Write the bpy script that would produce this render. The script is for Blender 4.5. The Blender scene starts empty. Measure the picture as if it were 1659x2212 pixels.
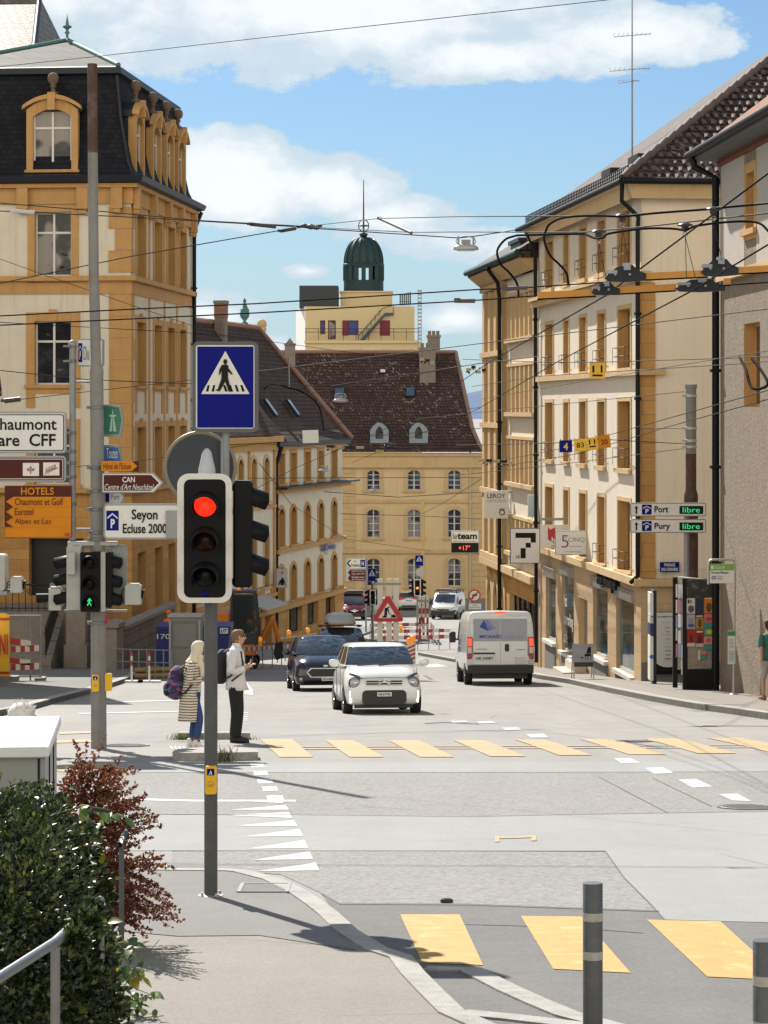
import bpy,bmesh,math,random
from math import sin,cos,pi,radians,sqrt,atan2
from mathutils import Matrix,Vector
random.seed(7)
sc = bpy.context.scene
COL = sc.collection
# ------------------------------------------------------------------ camera
F = 5500.0          # focal length in units of the 1659 x 2212 picture
CX,HY = 830.0,885.0
cam_d = bpy.data.cameras.new('camera');cam = bpy.data.objects.new('camera',cam_d);COL.objects.link(cam)
cam.location = (0,0,0);cam.rotation_euler = (radians(90),0,0)
cam_d.sensor_fit = 'HORIZONTAL';cam_d.sensor_width = 36;cam_d.lens = 36*F/1659
cam_d.shift_y = -(1106-HY)/1659;cam_d.shift_x = 0
cam_d.clip_start = 0.5;cam_d.clip_end = 20000
sc.camera = cam
# ------------------------------------------------------------------ light
SUN_AZ,SUN_EL = radians(-24),radians(43)     # azimuth from +Y towards +X
sd = bpy.data.lights.new('sun','SUN');sun = bpy.data.objects.new('sun',sd);COL.objects.link(sun)
sd.energy = 5.0;sd.angle = radians(0.53);sd.color = (1.0,0.95,0.87)
to_sun = Vector((sin(SUN_AZ)*cos(SUN_EL),cos(SUN_AZ)*cos(SUN_EL),sin(SUN_EL)))
sun.rotation_euler = (-to_sun).to_track_quat('-Z','Y').to_euler()
sun.location = to_sun*300
world = bpy.data.worlds.new('World');sc.world = world;world.use_nodes = True
WT = world.node_tree;WT.nodes.clear()
class NT:
    def __init__(s,tree): s.t = tree
    def n(s,typ,**kw):
        nd = s.t.nodes.new(typ)
        for k,v in kw.items():
            if k.startswith('i_'):
                key = k[2:];key = int(key) if key.isdigit() else key.replace('_',' ')
                if hasattr(v,'is_output') or isinstance(v,bpy.types.NodeSocket): s.t.links.new(v,nd.inputs[key])
                else: nd.inputs[key].default_value = v
            else: setattr(nd,k,v)
        return nd
    def m(s,op,a,b=0.0,c=0.0,clamp=False):
        nd = s.t.nodes.new('ShaderNodeMath');nd.operation = op;nd.use_clamp = clamp
        for i,v in enumerate((a,b,c)):
            if isinstance(v,bpy.types.NodeSocket): s.t.links.new(v,nd.inputs[i])
            else: nd.inputs[i].default_value = v
        return nd.outputs[0]
    def mix(s,fac,a,b,mode='MIX'):
        nd = s.t.nodes.new('ShaderNodeMix');nd.data_type = 'RGBA';nd.blend_type = mode
        for i,v in ((0,fac),(6,a),(7,b)):
            if isinstance(v,bpy.types.NodeSocket): s.t.links.new(v,nd.inputs[i])
            else: nd.inputs[i].default_value = v if i == 0 else (tuple(v)+(1,))[:4]
        return nd.outputs[2]
    def ss(s,x,a,b):
        nd = s.t.nodes.new('ShaderNodeMapRange');nd.interpolation_type = 'SMOOTHSTEP'
        s.t.links.new(x,nd.inputs[0]);nd.inputs[1].default_value = a;nd.inputs[2].default_value = b
        return nd.outputs[0]
    def noise(s,vec,scale,detail=4,rough=.55,out=0):
        nd = s.t.nodes.new('ShaderNodeTexNoise');nd.inputs['Scale'].default_value = scale
        nd.inputs['Detail'].default_value = detail;nd.inputs['Roughness'].default_value = rough
        if vec is not None: s.t.links.new(vec,nd.inputs['Vector'])
        return nd.outputs[out]
def build_world():
    w = NT(WT)
    tc = w.n('ShaderNodeTexCoord').outputs['Generated']
    sky = w.n('ShaderNodeTexSky');sky.sky_type = 'NISHITA';sky.sun_disc = False
    sky.sun_elevation = SUN_EL;sky.sun_rotation = SUN_AZ;sky.altitude = 450;sky.air_density = 1.0;sky.dust_density = 0.6;sky.ozone_density = 2.0
    sp = w.n('ShaderNodeSeparateXYZ',i_0=tc)
    yy = w.m('ADD',w.m('ABSOLUTE',sp.outputs[1]),.06)
    u = w.m('DIVIDE',sp.outputs[0],yy);v = w.m('DIVIDE',sp.outputs[2],yy)
    uv = w.n('ShaderNodeCombineXYZ',i_0=u,i_1=w.m('MULTIPLY',v,1.55)).outputs[0]
    n1 = w.noise(uv,15,8,.58);n2 = w.noise(uv,42,8,.68);n3 = w.noise(uv,6,5,.5)
    dens = None
    for (px,py,a,b,s) in ((720,50,700,185,1.7),(150,-20,600,160,1.5),(1310,120,330,75,1.3),(1050,165,360,62,1.5),(540,420,235,120,2.0),(730,430,170,82,1.7),(850,495,190,62,1.2),(980,545,150,48,.9),
                             (480,700,130,75,1.2),(640,780,200,60,.8),(985,700,110,42,1.1),(1090,560,80,55,1.0),(-150,300,250,200,.8),(1900,250,260,120,.8),(675,603,55,18,1.2)):
        du = w.m('MULTIPLY',w.m('SUBTRACT',u,(px-CX)/F),F/a);dv = w.m('MULTIPLY',w.m('SUBTRACT',v,(HY-py)/F),F/b)
        r = w.m('SQRT',w.m('ADD',w.m('MULTIPLY',du,du),w.m('MULTIPLY',dv,dv)))
        e = w.m('MULTIPLY',w.m('SUBTRACT',1.0,r),s)
        dens = e if dens is None else w.m('MAXIMUM',dens,e)
    dens = w.m('MAXIMUM',dens,-.75)
    wide = w.m('SUBTRACT',w.m('MULTIPLY',n3,1.9),.84)            # loose clouds elsewhere in the sky
    far = w.ss(w.m('ADD',w.m('ABSOLUTE',u),w.m('ABSOLUTE',w.m('MULTIPLY',v,.9))),.22,.42)
    dens = w.m('ADD',w.m('MULTIPLY',dens,w.m('SUBTRACT',1,far)),w.m('MULTIPLY',wide,far))
    d = w.m('ADD',dens,w.m('ADD',w.m('MULTIPLY',w.m('SUBTRACT',n1,.5),1.9),w.m('MULTIPLY',w.m('SUBTRACT',n2,.5),1.25)))
    cov = w.ss(d,.06,.30)
    thick = w.ss(w.m('ADD',d,w.m('MULTIPLY',w.m('SUBTRACT',w.noise(uv,22,7,.62),.5),3.2)),.15,1.35)
    blue = w.mix(1.0,sky.outputs[0],SKY_TINT,'MULTIPLY')
    hz = w.m('SUBTRACT',1.0,w.ss(w.m('ABSOLUTE',v),0.0,.12))
    blue = w.mix(w.m('MULTIPLY',hz,.6),blue,HAZE_C)
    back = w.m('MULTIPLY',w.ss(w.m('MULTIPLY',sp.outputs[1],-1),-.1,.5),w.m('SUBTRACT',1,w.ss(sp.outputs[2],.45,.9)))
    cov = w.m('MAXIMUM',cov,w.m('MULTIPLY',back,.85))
    cl = w.mix(back,w.mix(thick,CLOUD_EDGE,w.mix(far,CLOUD_CORE,CLOUD_HIGH)),FILL_BACK)
    c = w.mix(w.m('MULTIPLY',cov,.93),blue,cl)
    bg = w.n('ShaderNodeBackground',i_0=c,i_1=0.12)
    out = w.n('ShaderNodeOutputWorld',i_0=bg.outputs[0])
SKY_TINT = (0.32,0.40,0.48)
HAZE_C = (2.2,3.15,3.8);CLOUD_EDGE = (3.1,3.7,4.1);CLOUD_CORE = (4.8,4.95,5.0);CLOUD_HIGH = (5.0,4.7,4.3);FILL_BACK = (9.6,8.7,7.1)   # last one: warm glow added low behind the viewer to fill shaded walls
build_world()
sc.view_settings.view_transform = 'Standard';sc.view_settings.look = 'None'
sc.view_settings.exposure = 0.78;sc.view_settings.gamma = 1.0;sc.view_settings.use_curve_mapping = False
sc.cycles.max_bounces = 6;sc.cycles.diffuse_bounces = 3;sc.cycles.glossy_bounces = 3;sc.cycles.transmission_bounces = 4;sc.cycles.transparent_max_bounces = 8
sc.cycles.caustics_reflective = False;sc.cycles.caustics_refractive = False
# ------------------------------------------------------------------ pixel <-> place
KN = [(-30,-.6),(0,-2.3),(19.9,-3.8),(40.4,-5.3),(52.4,-6.28),(75.3,-8.15),(110,-10.9),(150,-13.6),(190,-15.6),(230,-16.9),(300,-18.2),(420,-19)]
def zg(d):
    if d <= KN[0][0]: return KN[0][1]
    for (a,za),(b,zb) in zip(KN,KN[1:]):
        if d <= b: return za+(zb-za)*(d-a)/(b-a)
    return KN[-1][1]
def W(x,y,d): return Vector(((x-CX)/F*d,d,(HY-y)/F*d))
def G(x,y,up=0.0):
    lo,hi = 3.0,420.0
    for _ in range(50):
        m_ = (lo+hi)/2
        if (y-HY)/F*m_ < -(zg(m_)+up): lo = m_
        else: hi = m_
    return Vector(((x-CX)/F*lo,lo,zg(lo)+up))
def zoomf(ox,oy,s):                     # converts a measurement in an enlarged crop to picture units
    return lambda x,y: ((ox+x/s)/1.8517,(oy+y/s)/1.8517)
def U(x,d,y=None): return (x-CX)/F*d
# ------------------------------------------------------------------ materials
MATS = {}
def S(r,g,b):
    f = lambda c: (c/255/12.92 if c/255 <= .04045 else ((c/255+.055)/1.055)**2.4)
    return (f(r),f(g),f(b))
def mat(name,col,rough=.6,metal=0.0,var=0.0,vscale=3.0,bump=0.0,bscale=40.0,spec=.5,streak=0.0,emit=None,estr=0.0,trans=0.0,dirt=None):
    if name in MATS: return MATS[name]
    m = bpy.data.materials.new(name);m.use_nodes = True;t = NT(m.node_tree)
    b = m.node_tree.nodes['Principled BSDF']
    b.inputs['Roughness'].default_value = rough;b.inputs['Metallic'].default_value = metal
    b.inputs['Specular IOR Level'].default_value = spec
    c = tuple(col)+(1,);b.inputs['Base Color'].default_value = c
    if var or streak or bump or dirt:
        tc = t.n('ShaderNodeTexCoord').outputs['Object']
        cur = None
        if var:
            n = t.noise(tc,vscale,5,.6);n2 = t.noise(tc,vscale*11,3,.6)
            k = t.m('ADD',t.m('MULTIPLY',t.m('SUBTRACT',n,.5),2.2*var),t.m('ADD',t.m('MULTIPLY',t.m('SUBTRACT',n2,.5),.9*var),1.0))
            cur = t.mix(1.0,col,t.n('ShaderNodeCombineXYZ',i_0=k,i_1=k,i_2=k).outputs[0],'MULTIPLY')
        if streak:
            mp = t.n('ShaderNodeMapping',i_0=tc);mp.inputs['Scale'].default_value = (3.2,3.2,.16)
            ns = t.noise(mp.outputs[0],1.4,6,.65)
            cur = t.mix(t.m('MULTIPLY',t.ss(ns,.48,.78),streak),cur if cur else col,tuple(x*.45 for x in col))
        if dirt:
            nd_ = t.noise(tc,dirt[1],6,.65)
            cur = t.mix(t.m('MULTIPLY',t.ss(nd_,.52,.72),dirt[2]),cur if cur else col,dirt[0])
        if cur: t.t.links.new(cur,b.inputs['Base Color'])
        if bump:
            bn = t.noise(tc,bscale,4,.6)
            bp = t.n('ShaderNodeBump',i_Strength=bump,i_Distance=.02,i_Height=bn)
            t.t.links.new(bp.outputs[0],b.inputs['Normal'])
    if emit: b.inputs['Emission Color'].default_value = tuple(emit)+(1,);b.inputs['Emission Strength'].default_value = estr
    if trans: b.inputs['Transmission Weight'].default_value = trans
    MATS[name] = m;return m
def brickmat(name,c1,c2,mortar,bw,bh,msize=.012,rough=.8,bump=.5,axis='xz',var=.2,offset=.5,light=None,streak=0):
    m = bpy.data.materials.new(name);m.use_nodes = True;t = NT(m.node_tree);b = m.node_tree.nodes['Principled BSDF']
    tc = t.n('ShaderNodeTexCoord').outputs['Object'];sp = t.n('ShaderNodeSeparateXYZ',i_0=tc)
    if axis == 'xz': h = t.m('ADD',sp.outputs[0],sp.outputs[1]);vec = t.n('ShaderNodeCombineXYZ',i_0=h,i_1=sp.outputs[2]).outputs[0]
    else: vec = t.n('ShaderNodeCombineXYZ',i_0=sp.outputs[0],i_1=sp.outputs[1]).outputs[0]
    br = t.n('ShaderNodeTexBrick',i_Vector=vec,i_Scale=1.0);br.inputs['Brick Width'].default_value = bw;br.inputs['Row Height'].default_value = bh
    br.inputs['Mortar Size'].default_value = msize;br.inputs['Color1'].default_value = tuple(c1)+(1,);br.inputs['Color2'].default_value = tuple(c2)+(1,);br.inputs['Mortar'].default_value = tuple(mortar)+(1,)
    br.offset = offset;br.inputs['Bias'].default_value = -.1
    n = t.noise(tc,1.1,5,.6);n2 = t.noise(tc,9,4,.6)
    k = t.m('ADD',t.m('MULTIPLY',t.m('SUBTRACT',n,.5),2.4*var),t.m('ADD',t.m('MULTIPLY',t.m('SUBTRACT',n2,.5),1.2*var),1.0))
    c = t.mix(1.0,br.outputs[0],t.n('ShaderNodeCombineXYZ',i_0=k,i_1=k,i_2=k).outputs[0],'MULTIPLY')
    if light:                           # scattered pale tiles
        wn = t.n('ShaderNodeTexVoronoi',i_Vector=vec,i_Scale=2.6/bw);
        c = t.mix(t.m('MULTIPLY',t.m('MULTIPLY',t.ss(t.noise(tc,.35,3),.38,.6),t.ss(t.n('ShaderNodeSeparateColor',i_0=wn.outputs['Color']).outputs[0],light[1],min(1,light[1]+.06))),light[2]),c,light[0])
    if streak:
        mp = t.n('ShaderNodeMapping',i_0=tc);mp.inputs['Scale'].default_value = (3,3,.2)
        c = t.mix(t.m('MULTIPLY',t.ss(t.noise(mp.outputs[0],1.2,6,.65),.5,.8),streak),c,tuple(x*.4 for x in c1))
    t.t.links.new(c,b.inputs['Base Color']);b.inputs['Roughness'].default_value = rough;b.inputs['Specular IOR Level'].default_value = .12
    bp = t.n('ShaderNodeBump',i_Strength=bump,i_Distance=.03,i_Height=t.m('ADD',t.m('MULTIPLY',br.outputs['Fac'],-1.0),t.m('MULTIPLY',n2,.4)))
    t.t.links.new(bp.outputs[0],b.inputs['Normal'])
    MATS[name] = m;return m
# ------------------------------------------------------------------ mesh builder
class MB:
    def __init__(s,M=None): s.v = [];s.f = [];s.mi = [];s.sm = [];s.M = M or Matrix.Identity(4);s.cur = 0;s.smooth = False
    def add(s,vs,fs,smooth=None):
        o = len(s.v);s.v += [s.M @ Vector(p) for p in vs]
        for f in fs: s.f.append([i+o for i in f]);s.mi.append(s.cur);s.sm.append(s.smooth if smooth is None else smooth)
        return s
    def quad(s,*p): return s.add(p,[list(range(len(p)))])
    def box(s,x0,x1,y0,y1,z0,z1):
        v = [(x,y,z) for z in (z0,z1) for y in (y0,y1) for x in (x0,x1)]
        return s.add(v,[(0,2,3,1),(4,5,7,6),(0,1,5,4),(2,6,7,3),(0,4,6,2),(1,3,7,5)],False)
    def cbox(s,x0,x1,y0,y1,z0,z1,c):          # chamfered vertical box (all edges)
        vs = [];
        pr = [(x0+c,y0),(x1-c,y0),(x1,y0+c),(x1,y1-c),(x1-c,y1),(x0+c,y1),(x0,y1-c),(x0,y0+c)]
        cx,cy = (x0+x1)/2,(y0+y1)/2
        def ring(z,inset):
            return [(cx+(p[0]-cx)*(1-inset/max(1e-6,(x1-x0)/2)),cy+(p[1]-cy)*(1-inset/max(1e-6,(y1-y0)/2)),z) for p in pr]
        rs = [ring(z0,c),ring(z0+c,0),ring(z1-c,0),ring(z1,c)]
        return s.loft(rs,caps=True)
    def loft(s,rings,caps=False,closed=True,smooth=None):
        n = len(rings[0]);vs = [p for r in rings for p in r];fs = []
        for i in range(len(rings)-1):
            for j in range(n if closed else n-1):
                k = (j+1) % n;fs.append((i*n+j,i*n+k,(i+1)*n+k,(i+1)*n+j))
        if caps: fs.append(list(range(n))[::-1]);fs.append([(len(rings)-1)*n+j for j in range(n)])
        return s.add(vs,fs,smooth)
    def tube(s,pts,r,n=8,caps=True,smooth=True,r1=None):
        pts = [Vector(p) for p in pts];rings = [];up = None
        for i,p in enumerate(pts):
            a = pts[max(0,i-1)];b = pts[min(len(pts)-1,i+1)];d = (b-a)
            if d.length < 1e-9: d = Vector((0,0,1))
            d.normalize()
            if up is None:
                up = Vector((0,0,1)) if abs(d.z) < .9 else Vector((1,0,0))
            e = d.cross(up);e.normalize();g = e.cross(d);up = g
            rr = r if r1 is None else r+(r1-r)*i/max(1,len(pts)-1)
            if isinstance(r,(list,tuple)): rr = r[i]
            rings.append([p+e*(rr*cos(2*pi*k/n))+g*(rr*sin(2*pi*k/n)) for k in range(n)])
        o = len(s.f);s.loft(rings,False,True,smooth)
        if caps:
            s.add(rings[0],[list(range(n))],False);s.add(rings[-1],[list(range(n))[::-1]],False)
        return s
    def lathe(s,c,prof,n=16,axis='z',smooth=True,caps=True):
        rings = []
        for (r,h) in prof:
            ring = []
            for k in range(n):
                a = 2*pi*k/n
                p = {'z': (r*cos(a),r*sin(a),h),'y': (r*cos(a),h,r*sin(a)),'x': (h,r*cos(a),r*sin(a))}[axis]
                ring.append((c[0]+p[0],c[1]+p[1],c[2]+p[2]))
            rings.append(ring)
        s.loft(rings,False,True,smooth)
        if caps: s.add(rings[0],[list(range(n))],False);s.add(rings[-1],[list(range(n))],False)
        return s
    def sphere(s,c,r,n=12,m=8,sc=(1,1,1)):
        return s.lathe_scaled(c,[(r*sin(pi*i/m),-r*cos(pi*i/m)) for i in range(m+1)],n,sc)
    def lathe_scaled(s,c,prof,n,sc):
        rings = [[(c[0]+sc[0]*max(r,1e-4)*cos(2*pi*k/n),c[1]+sc[1]*max(r,1e-4)*sin(2*pi*k/n),c[2]+sc[2]*h) for k in range(n)] for r,h in prof]
        return s.loft(rings,False,True,True)
    def prism(s,poly,y0,y1):           # polygon in (x,z), extruded along y
        n = len(poly);vs = [(x,y0,z) for x,z in poly]+[(x,y1,z) for x,z in poly]
        fs = [list(range(n)),[n+i for i in range(n)][::-1]]+[(i,n+i,n+(i+1) % n,(i+1) % n) for i in range(n)]
        return s.add(vs,fs,False)
    def ring(s,outer,inner,y0,y1):    # frame between two polygons of equal count, in (x,z)
        n = len(outer);vs = [(x,y,z) for y in (y0,y1) for pl in (outer,inner) for x,z in pl]
        fs = []
        for i in range(n):
            j = (i+1) % n
            fs += [(i,j,n+j,n+i),(2*n+i,3*n+i,3*n+j,2*n+j),(i,2*n+i,2*n+j,j),(n+i,n+j,3*n+j,3*n+i)]
        return s.add(vs,fs,False)
    def build(s,name,mats,parent=None,loc=None,fix=True,weld=0):
        me = bpy.data.meshes.new(name);me.from_pydata([tuple(p) for p in s.v],[],s.f)
        mats = mats if isinstance(mats,(list,tuple)) else [mats]
        for m in mats: me.materials.append(m)
        me.polygons.foreach_set('material_index',s.mi);me.polygons.foreach_set('use_smooth',s.sm)
        if fix:
            bm = bmesh.new();bm.from_mesh(me)
            if weld: bmesh.ops.remove_doubles(bm,verts=bm.verts,dist=weld)
            bmesh.ops.recalc_face_normals(bm,faces=bm.faces);bm.to_mesh(me);bm.free()
        me.update()
        return link(name,me,parent,loc)
def link(name,me,parent=None,loc=None):
    o = bpy.data.objects.new(name,me);COL.objects.link(o)
    if parent: o.parent = parent
    if loc is not None: o.location = loc
    return o
def tag(o,label=None,cat=None,group=None,kind=None):
    if label: o['label'] = label
    if cat: o['category'] = cat
    if group: o['group'] = group
    if kind: o['kind'] = kind
    return o
def thing(name,label,cat,loc=(0,0,0),rz=0.0,group=None):
    o = bpy.data.objects.new(name,None);COL.objects.link(o);o.location = loc;o.rotation_euler = (0,0,rz);o.empty_display_size = .3
    return tag(o,label,cat,group)
def kids(o): return [c for c in COL.objects if c.parent == o]
def dup(o,parent=None):
    c = o.copy();COL.objects.link(c)
    if parent: c.parent = parent
    for ch in kids(o): dup(ch,c)
    return c
def T(x,y,z): return Matrix.Translation((x,y,z))
def RZ(a): return Matrix.Rotation(a,4,'Z')
def RX(a): return Matrix.Rotation(a,4,'X')
def RY(a): return Matrix.Rotation(a,4,'Y')
def rrect(x0,z0,x1,z1,r,n=4):
    pts = []
    for (cx,cz,a0) in ((x1-r,z1-r,0),(x0+r,z1-r,90),(x0+r,z0+r,180),(x1-r,z0+r,270)):
        for i in range(n+1):
            a = radians(a0+90*i/n);pts.append((cx+r*cos(a),cz+r*sin(a)))
    return pts
def txt_mesh(s,w,h,bold=0.0,shear=0.0):   # flat text mesh, fitted into w x h, centred at 0, lying in xz and facing -y
    cu = bpy.data.curves.new('t','FONT');cu.body = s;cu.size = 1;cu.offset = bold;cu.shear = shear;cu.resolution_u = 3;cu.align_x = 'LEFT'
    ob = bpy.data.objects.new('t',cu);COL.objects.link(ob)
    dg = bpy.context.evaluated_depsgraph_get();me = bpy.data.meshes.new_from_object(ob.evaluated_get(dg))
    bpy.data.objects.remove(ob);bpy.data.curves.remove(cu)
    xs = [v.co.x for v in me.vertices];ys = [v.co.y for v in me.vertices]
    if not xs: return [],[]
    x0,x1,y0,y1 = min(xs),max(xs),min(ys),max(ys)
    sx = w/max(1e-6,x1-x0);sz = h/max(1e-6,y1-y0)
    vs = [((v.co.x-(x0+x1)/2)*sx,0,(v.co.y-(y0+y1)/2)*sz) for v in me.vertices]
    fs = [list(p.vertices) for p in me.polygons]
    bpy.data.meshes.remove(me);return vs,fs
# ================================================================== GROUND
def asphalt(name,col,sp=.35,big=.12,sc1=140,rough=.88,stain=.0):
    m = bpy.data.materials.new(name);m.use_nodes = True;t = NT(m.node_tree);b = m.node_tree.nodes['Principled BSDF']
    tc = t.n('ShaderNodeTexCoord').outputs['Object']
    a = t.noise(tc,sc1,3,.7);a2 = t.noise(tc,sc1*.28,3,.6);g = t.noise(tc,.55,6,.6);g2 = t.noise(tc,3.2,5,.65)
    mp = t.n('ShaderNodeMapping',i_0=tc);mp.inputs['Scale'].default_value = (1.3,.07,1);lane = t.noise(mp.outputs[0],1.0,4,.6)
    k = t.m('ADD',1.0,t.m('MULTIPLY',t.m('SUBTRACT',a,.5),2*sp))
    k = t.m('ADD',k,t.m('MULTIPLY',t.m('SUBTRACT',a2,.5),1.5*sp))
    k = t.m('ADD',k,t.m('MULTIPLY',t.m('SUBTRACT',g,.5),2*big));k = t.m('ADD',k,t.m('MULTIPLY',t.m('SUBTRACT',g2,.5),1.6*big));k = t.m('ADD',k,t.m('MULTIPLY',t.m('SUBTRACT',lane,.5),2.2*big))
    vo = t.n('ShaderNodeTexVoronoi',i_Vector=tc,i_Scale=.23,feature='DISTANCE_TO_EDGE')      # fine cracks
    crack = t.m('MULTIPLY',t.m('SUBTRACT',1,t.ss(vo.outputs[0],.0,.006)),t.ss(t.noise(tc,.3,3),.5,.62))
    k = t.m('MULTIPLY',k,t.m('SUBTRACT',1,t.m('MULTIPLY',crack,.45)))
    c = t.mix(1.0,col,t.n('ShaderNodeCombineXYZ',i_0=k,i_1=k,i_2=k).outputs[0],'MULTIPLY')
    if stain: c = t.mix(t.m('MULTIPLY',t.ss(t.noise(tc,.9,5,.65),.55,.75),stain),c,tuple(x*.5 for x in col))
    t.t.links.new(c,b.inputs['Base Color']);b.inputs['Roughness'].default_value = rough
    bp = t.n('ShaderNodeBump',i_Strength=.5,i_Distance=.008,i_Height=a2);t.t.links.new(bp.outputs[0],b.inputs['Normal'])
    return m
A_ROAD = asphalt('asphalt_road',(.225,.215,.20),.45,.17,stain=.22);A_COARSE = asphalt('asphalt_coarse',(.19,.184,.174),.9,.12,60);A_SMOOTH = asphalt('asphalt_smooth',(.235,.235,.229),.25,.12,stain=.12)
A_DARK = asphalt('asphalt_dark',(.115,.111,.106),.55,.2,110,stain=.3);A_WALK = asphalt('asphalt_pavement',(.195,.178,.15),.45,.13);A_WALK2 = asphalt('asphalt_pavement_new',(.15,.145,.138),.42,.15)
GRAN = mat('granite_kerb',(.30,.285,.26),.85,var=.4,vscale=7,bump=.6,bscale=50,dirt=((.2,.19,.17),3.0,.6))
M_YEL = mat('yellow_road_paint',(.40,.235,.055),.7,var=.22,vscale=6,bump=.2,bscale=60,dirt=((.48,.36,.16),5,.7))
M_YELF = mat('faded_yellow_paint',(.35,.25,.125),.75,var=.15,vscale=5,dirt=((.36,.31,.22),3,.6))
M_WHT = mat('white_road_paint',(.40,.41,.41),.7,var=.2,vscale=5,dirt=((.36,.36,.35),3,.7))
def ground_bm(bm,up):
    for k,_ in KN:
        bmesh.ops.bisect_plane(bm,geom=bm.verts[:]+bm.edges[:]+bm.faces[:],plane_co=(0,k,0),plane_no=(0,1,0))
    for v in bm.verts: v.co.z += zg(v.co.y)+up
def sheet(name,polys,up,m,kind='structure',px=True,gup=0.0):
    bm = bmesh.new()
    for pl in polys:
        pts = [G(x,y,gup) for x,y in pl] if px else [Vector((x,y,0)) for x,y in pl]
        bm.faces.new([bm.verts.new((p.x,p.y,0)) for p in pts])
    bmesh.ops.recalc_face_normals(bm,faces=bm.faces)
    for f in bm.faces:
        if f.normal.z < 0: f.normal_flip()
    ground_bm(bm,up);me = bpy.data.meshes.new(name);bm.to_mesh(me);bm.free();me.materials.append(m)
    o = link(name,me);
    if kind: o['kind'] = kind
    return o
def slab(name,poly,h,m,px=True,kind='structure',low=-.1):
    bm = bmesh.new();pts = [G(x,y,h) for x,y in poly] if px else [Vector((x,y,0)) for x,y in poly]
    f = bm.faces.new([bm.verts.new((p.x,p.y,h)) for p in pts])
    r = bmesh.ops.extrude_face_region(bm,geom=[f])
    for v in r['geom']:
        if isinstance(v,bmesh.types.BMVert): v.co.z = low
    bmesh.ops.recalc_face_normals(bm,faces=bm.faces);ground_bm(bm,0)
    me = bpy.data.meshes.new(name);bm.to_mesh(me);bm.free();me.materials.append(m);o = link(name,me)
    if kind: o['kind'] = kind
    return o
def strip(name,pts,w,h,m,kind='structure',side=1):      # kerb of width w to one side of the line pts [(X,d)]
    out = []
    for i,p in enumerate(pts):
        a = Vector(pts[max(0,i-1)]);b = Vector(pts[min(len(pts)-1,i+1)]);d = (b-a).normalized();n = Vector((-d.y,d.x))*side*w
        out.append((p[0]+n.x,p[1]+n.y))
    return slab(name,list(pts)+out[::-1],h,m,px=False,kind=kind)
rows = sorted(set([-30,-10,0,8,19.9,40.4,52.4,75.3,110,150,190,230,300,420,800,2500,9000]));cols = [-6000,-600,-60,60,600,6000]
g = MB();g.add([(x,y,zg(y)) for y in rows for x in cols],[(i*6+j,i*6+j+1,(i+1)*6+j+1,(i+1)*6+j) for i in range(len(rows)-1) for j in range(5)])
tag(g.build('road',A_ROAD),kind='structure')
R1 = zoomf(1000,2900,1/1.249)
def P1(*pts): return [R1(*p) for p in pts]
sheet('road_patch',[P1((-600,122),(1659,118),(1900,118),(1900,148),(1659,150),(900,152),(-600,153)),
      P1((-600,288),(150,290),(700,296),(1000,290),(1400,283),(1900,276),(1900,640),(1330,625),(1290,580),(1200,490),(1140,405),(150,403),(-600,404))],.004,A_SMOOTH)
sheet('coarse_asphalt',[P1((-600,154),(900,153.5),(1900,150),(1900,274),(1400,281),(1000,288),(700,294),(150,288),(-600,286)),
      P1((-250,406),(150,405),(1138,407),(1198,492),(1288,582),(1310,600),(700,578),(290,575),(230,540),(100,480),(-250,455))],.004,A_COARSE)
sheet('dark_asphalt',[P1((230,541),(290,576),(700,579),(1310,601),(1330,626.5),(1900,642),(1900,1300),(600,1300),(500,800),(300,640))],.0045,A_DARK)
# crosswalks
s8 = [((32,47),(135,47),(203,104),(95,104)),((240,50),(330,50),(430,104),(320,104)),((442,50),(540,50),(655,104),(545,104)),((650,50),(750,50),(885,102),(770,102)),
      ((848,48),(945,48),(1095,98),(990,98)),((1055,46),(1160,46),(1335,96),(1215,96)),((1257,44),(1365,44),(1560,92),(1435,92)),((1462,42),(1575,42),(1790,88),(1662,88)),((1672,40),(1785,40),(2010,85),(1880,85))]
sheet('far_crosswalk',[P1(*q) for q in s8]+[[(95,1655),(225,1650),(285,1662),(130,1668)],[(120,1600),(210,1598),(215,1603),(118,1606)],[(130,1582),(215,1580),(216,1584),(128,1587)]],.009,M_YELF)
sheet('near_crosswalk',[P1((482,610),(672,610),(747,773),(552,765)),P1((868,615),(1062,617),(1220,798),(972,785)),P1((1272,627),(1508,633),(1715,822),(1465,810)),P1((1720,640),(1950,645),(2210,840),(1960,830))],.009,M_YEL)
sheet('yellow_marking',[P1((785,358),(800,360),(800,377),(785,377)),P1((801,360),(848,362),(850,365.5),(801,366)),P1((851,360),(903,357),(903,363),(851,365.5)),P1((904,357),(918,357),(918,373),(900,374)),
      P1((60,71),(1900,64),(1900,66),(60,73)),P1((60,78),(1900,71),(1900,73),(60,80)),P1((1450,1),(1900,4),(1900,6),(1450,3))],.010,M_YELF)
wm = [P1((807,10),(858,9),(872,17),(820,18)),P1((885,31),(940,29),(957,41),(900,42)),P1((1165,109),(1218,107),(1250,122),(1192,125)),P1((1265,139),(1322,137),(1358,155),(1295,158)),P1((1372,177),(1430,174),(1482,199),(1418,202)),P1((1502,223),(1562,221),(1606,246),(1545,243)),
      P1((640,-12),(690,-13),(700,-8),(650,-7)),P1((725,-10),(775,-11),(790,-5),(738,-4))]
for (a,b,y) in ((0,48,130),(10,60,155),(22,76,181),(38,91,205),(52,110,234)): wm.append(P1((a,y-6),(b-5,y-7),(b,y+7),(a+6,y+8)))
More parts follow.
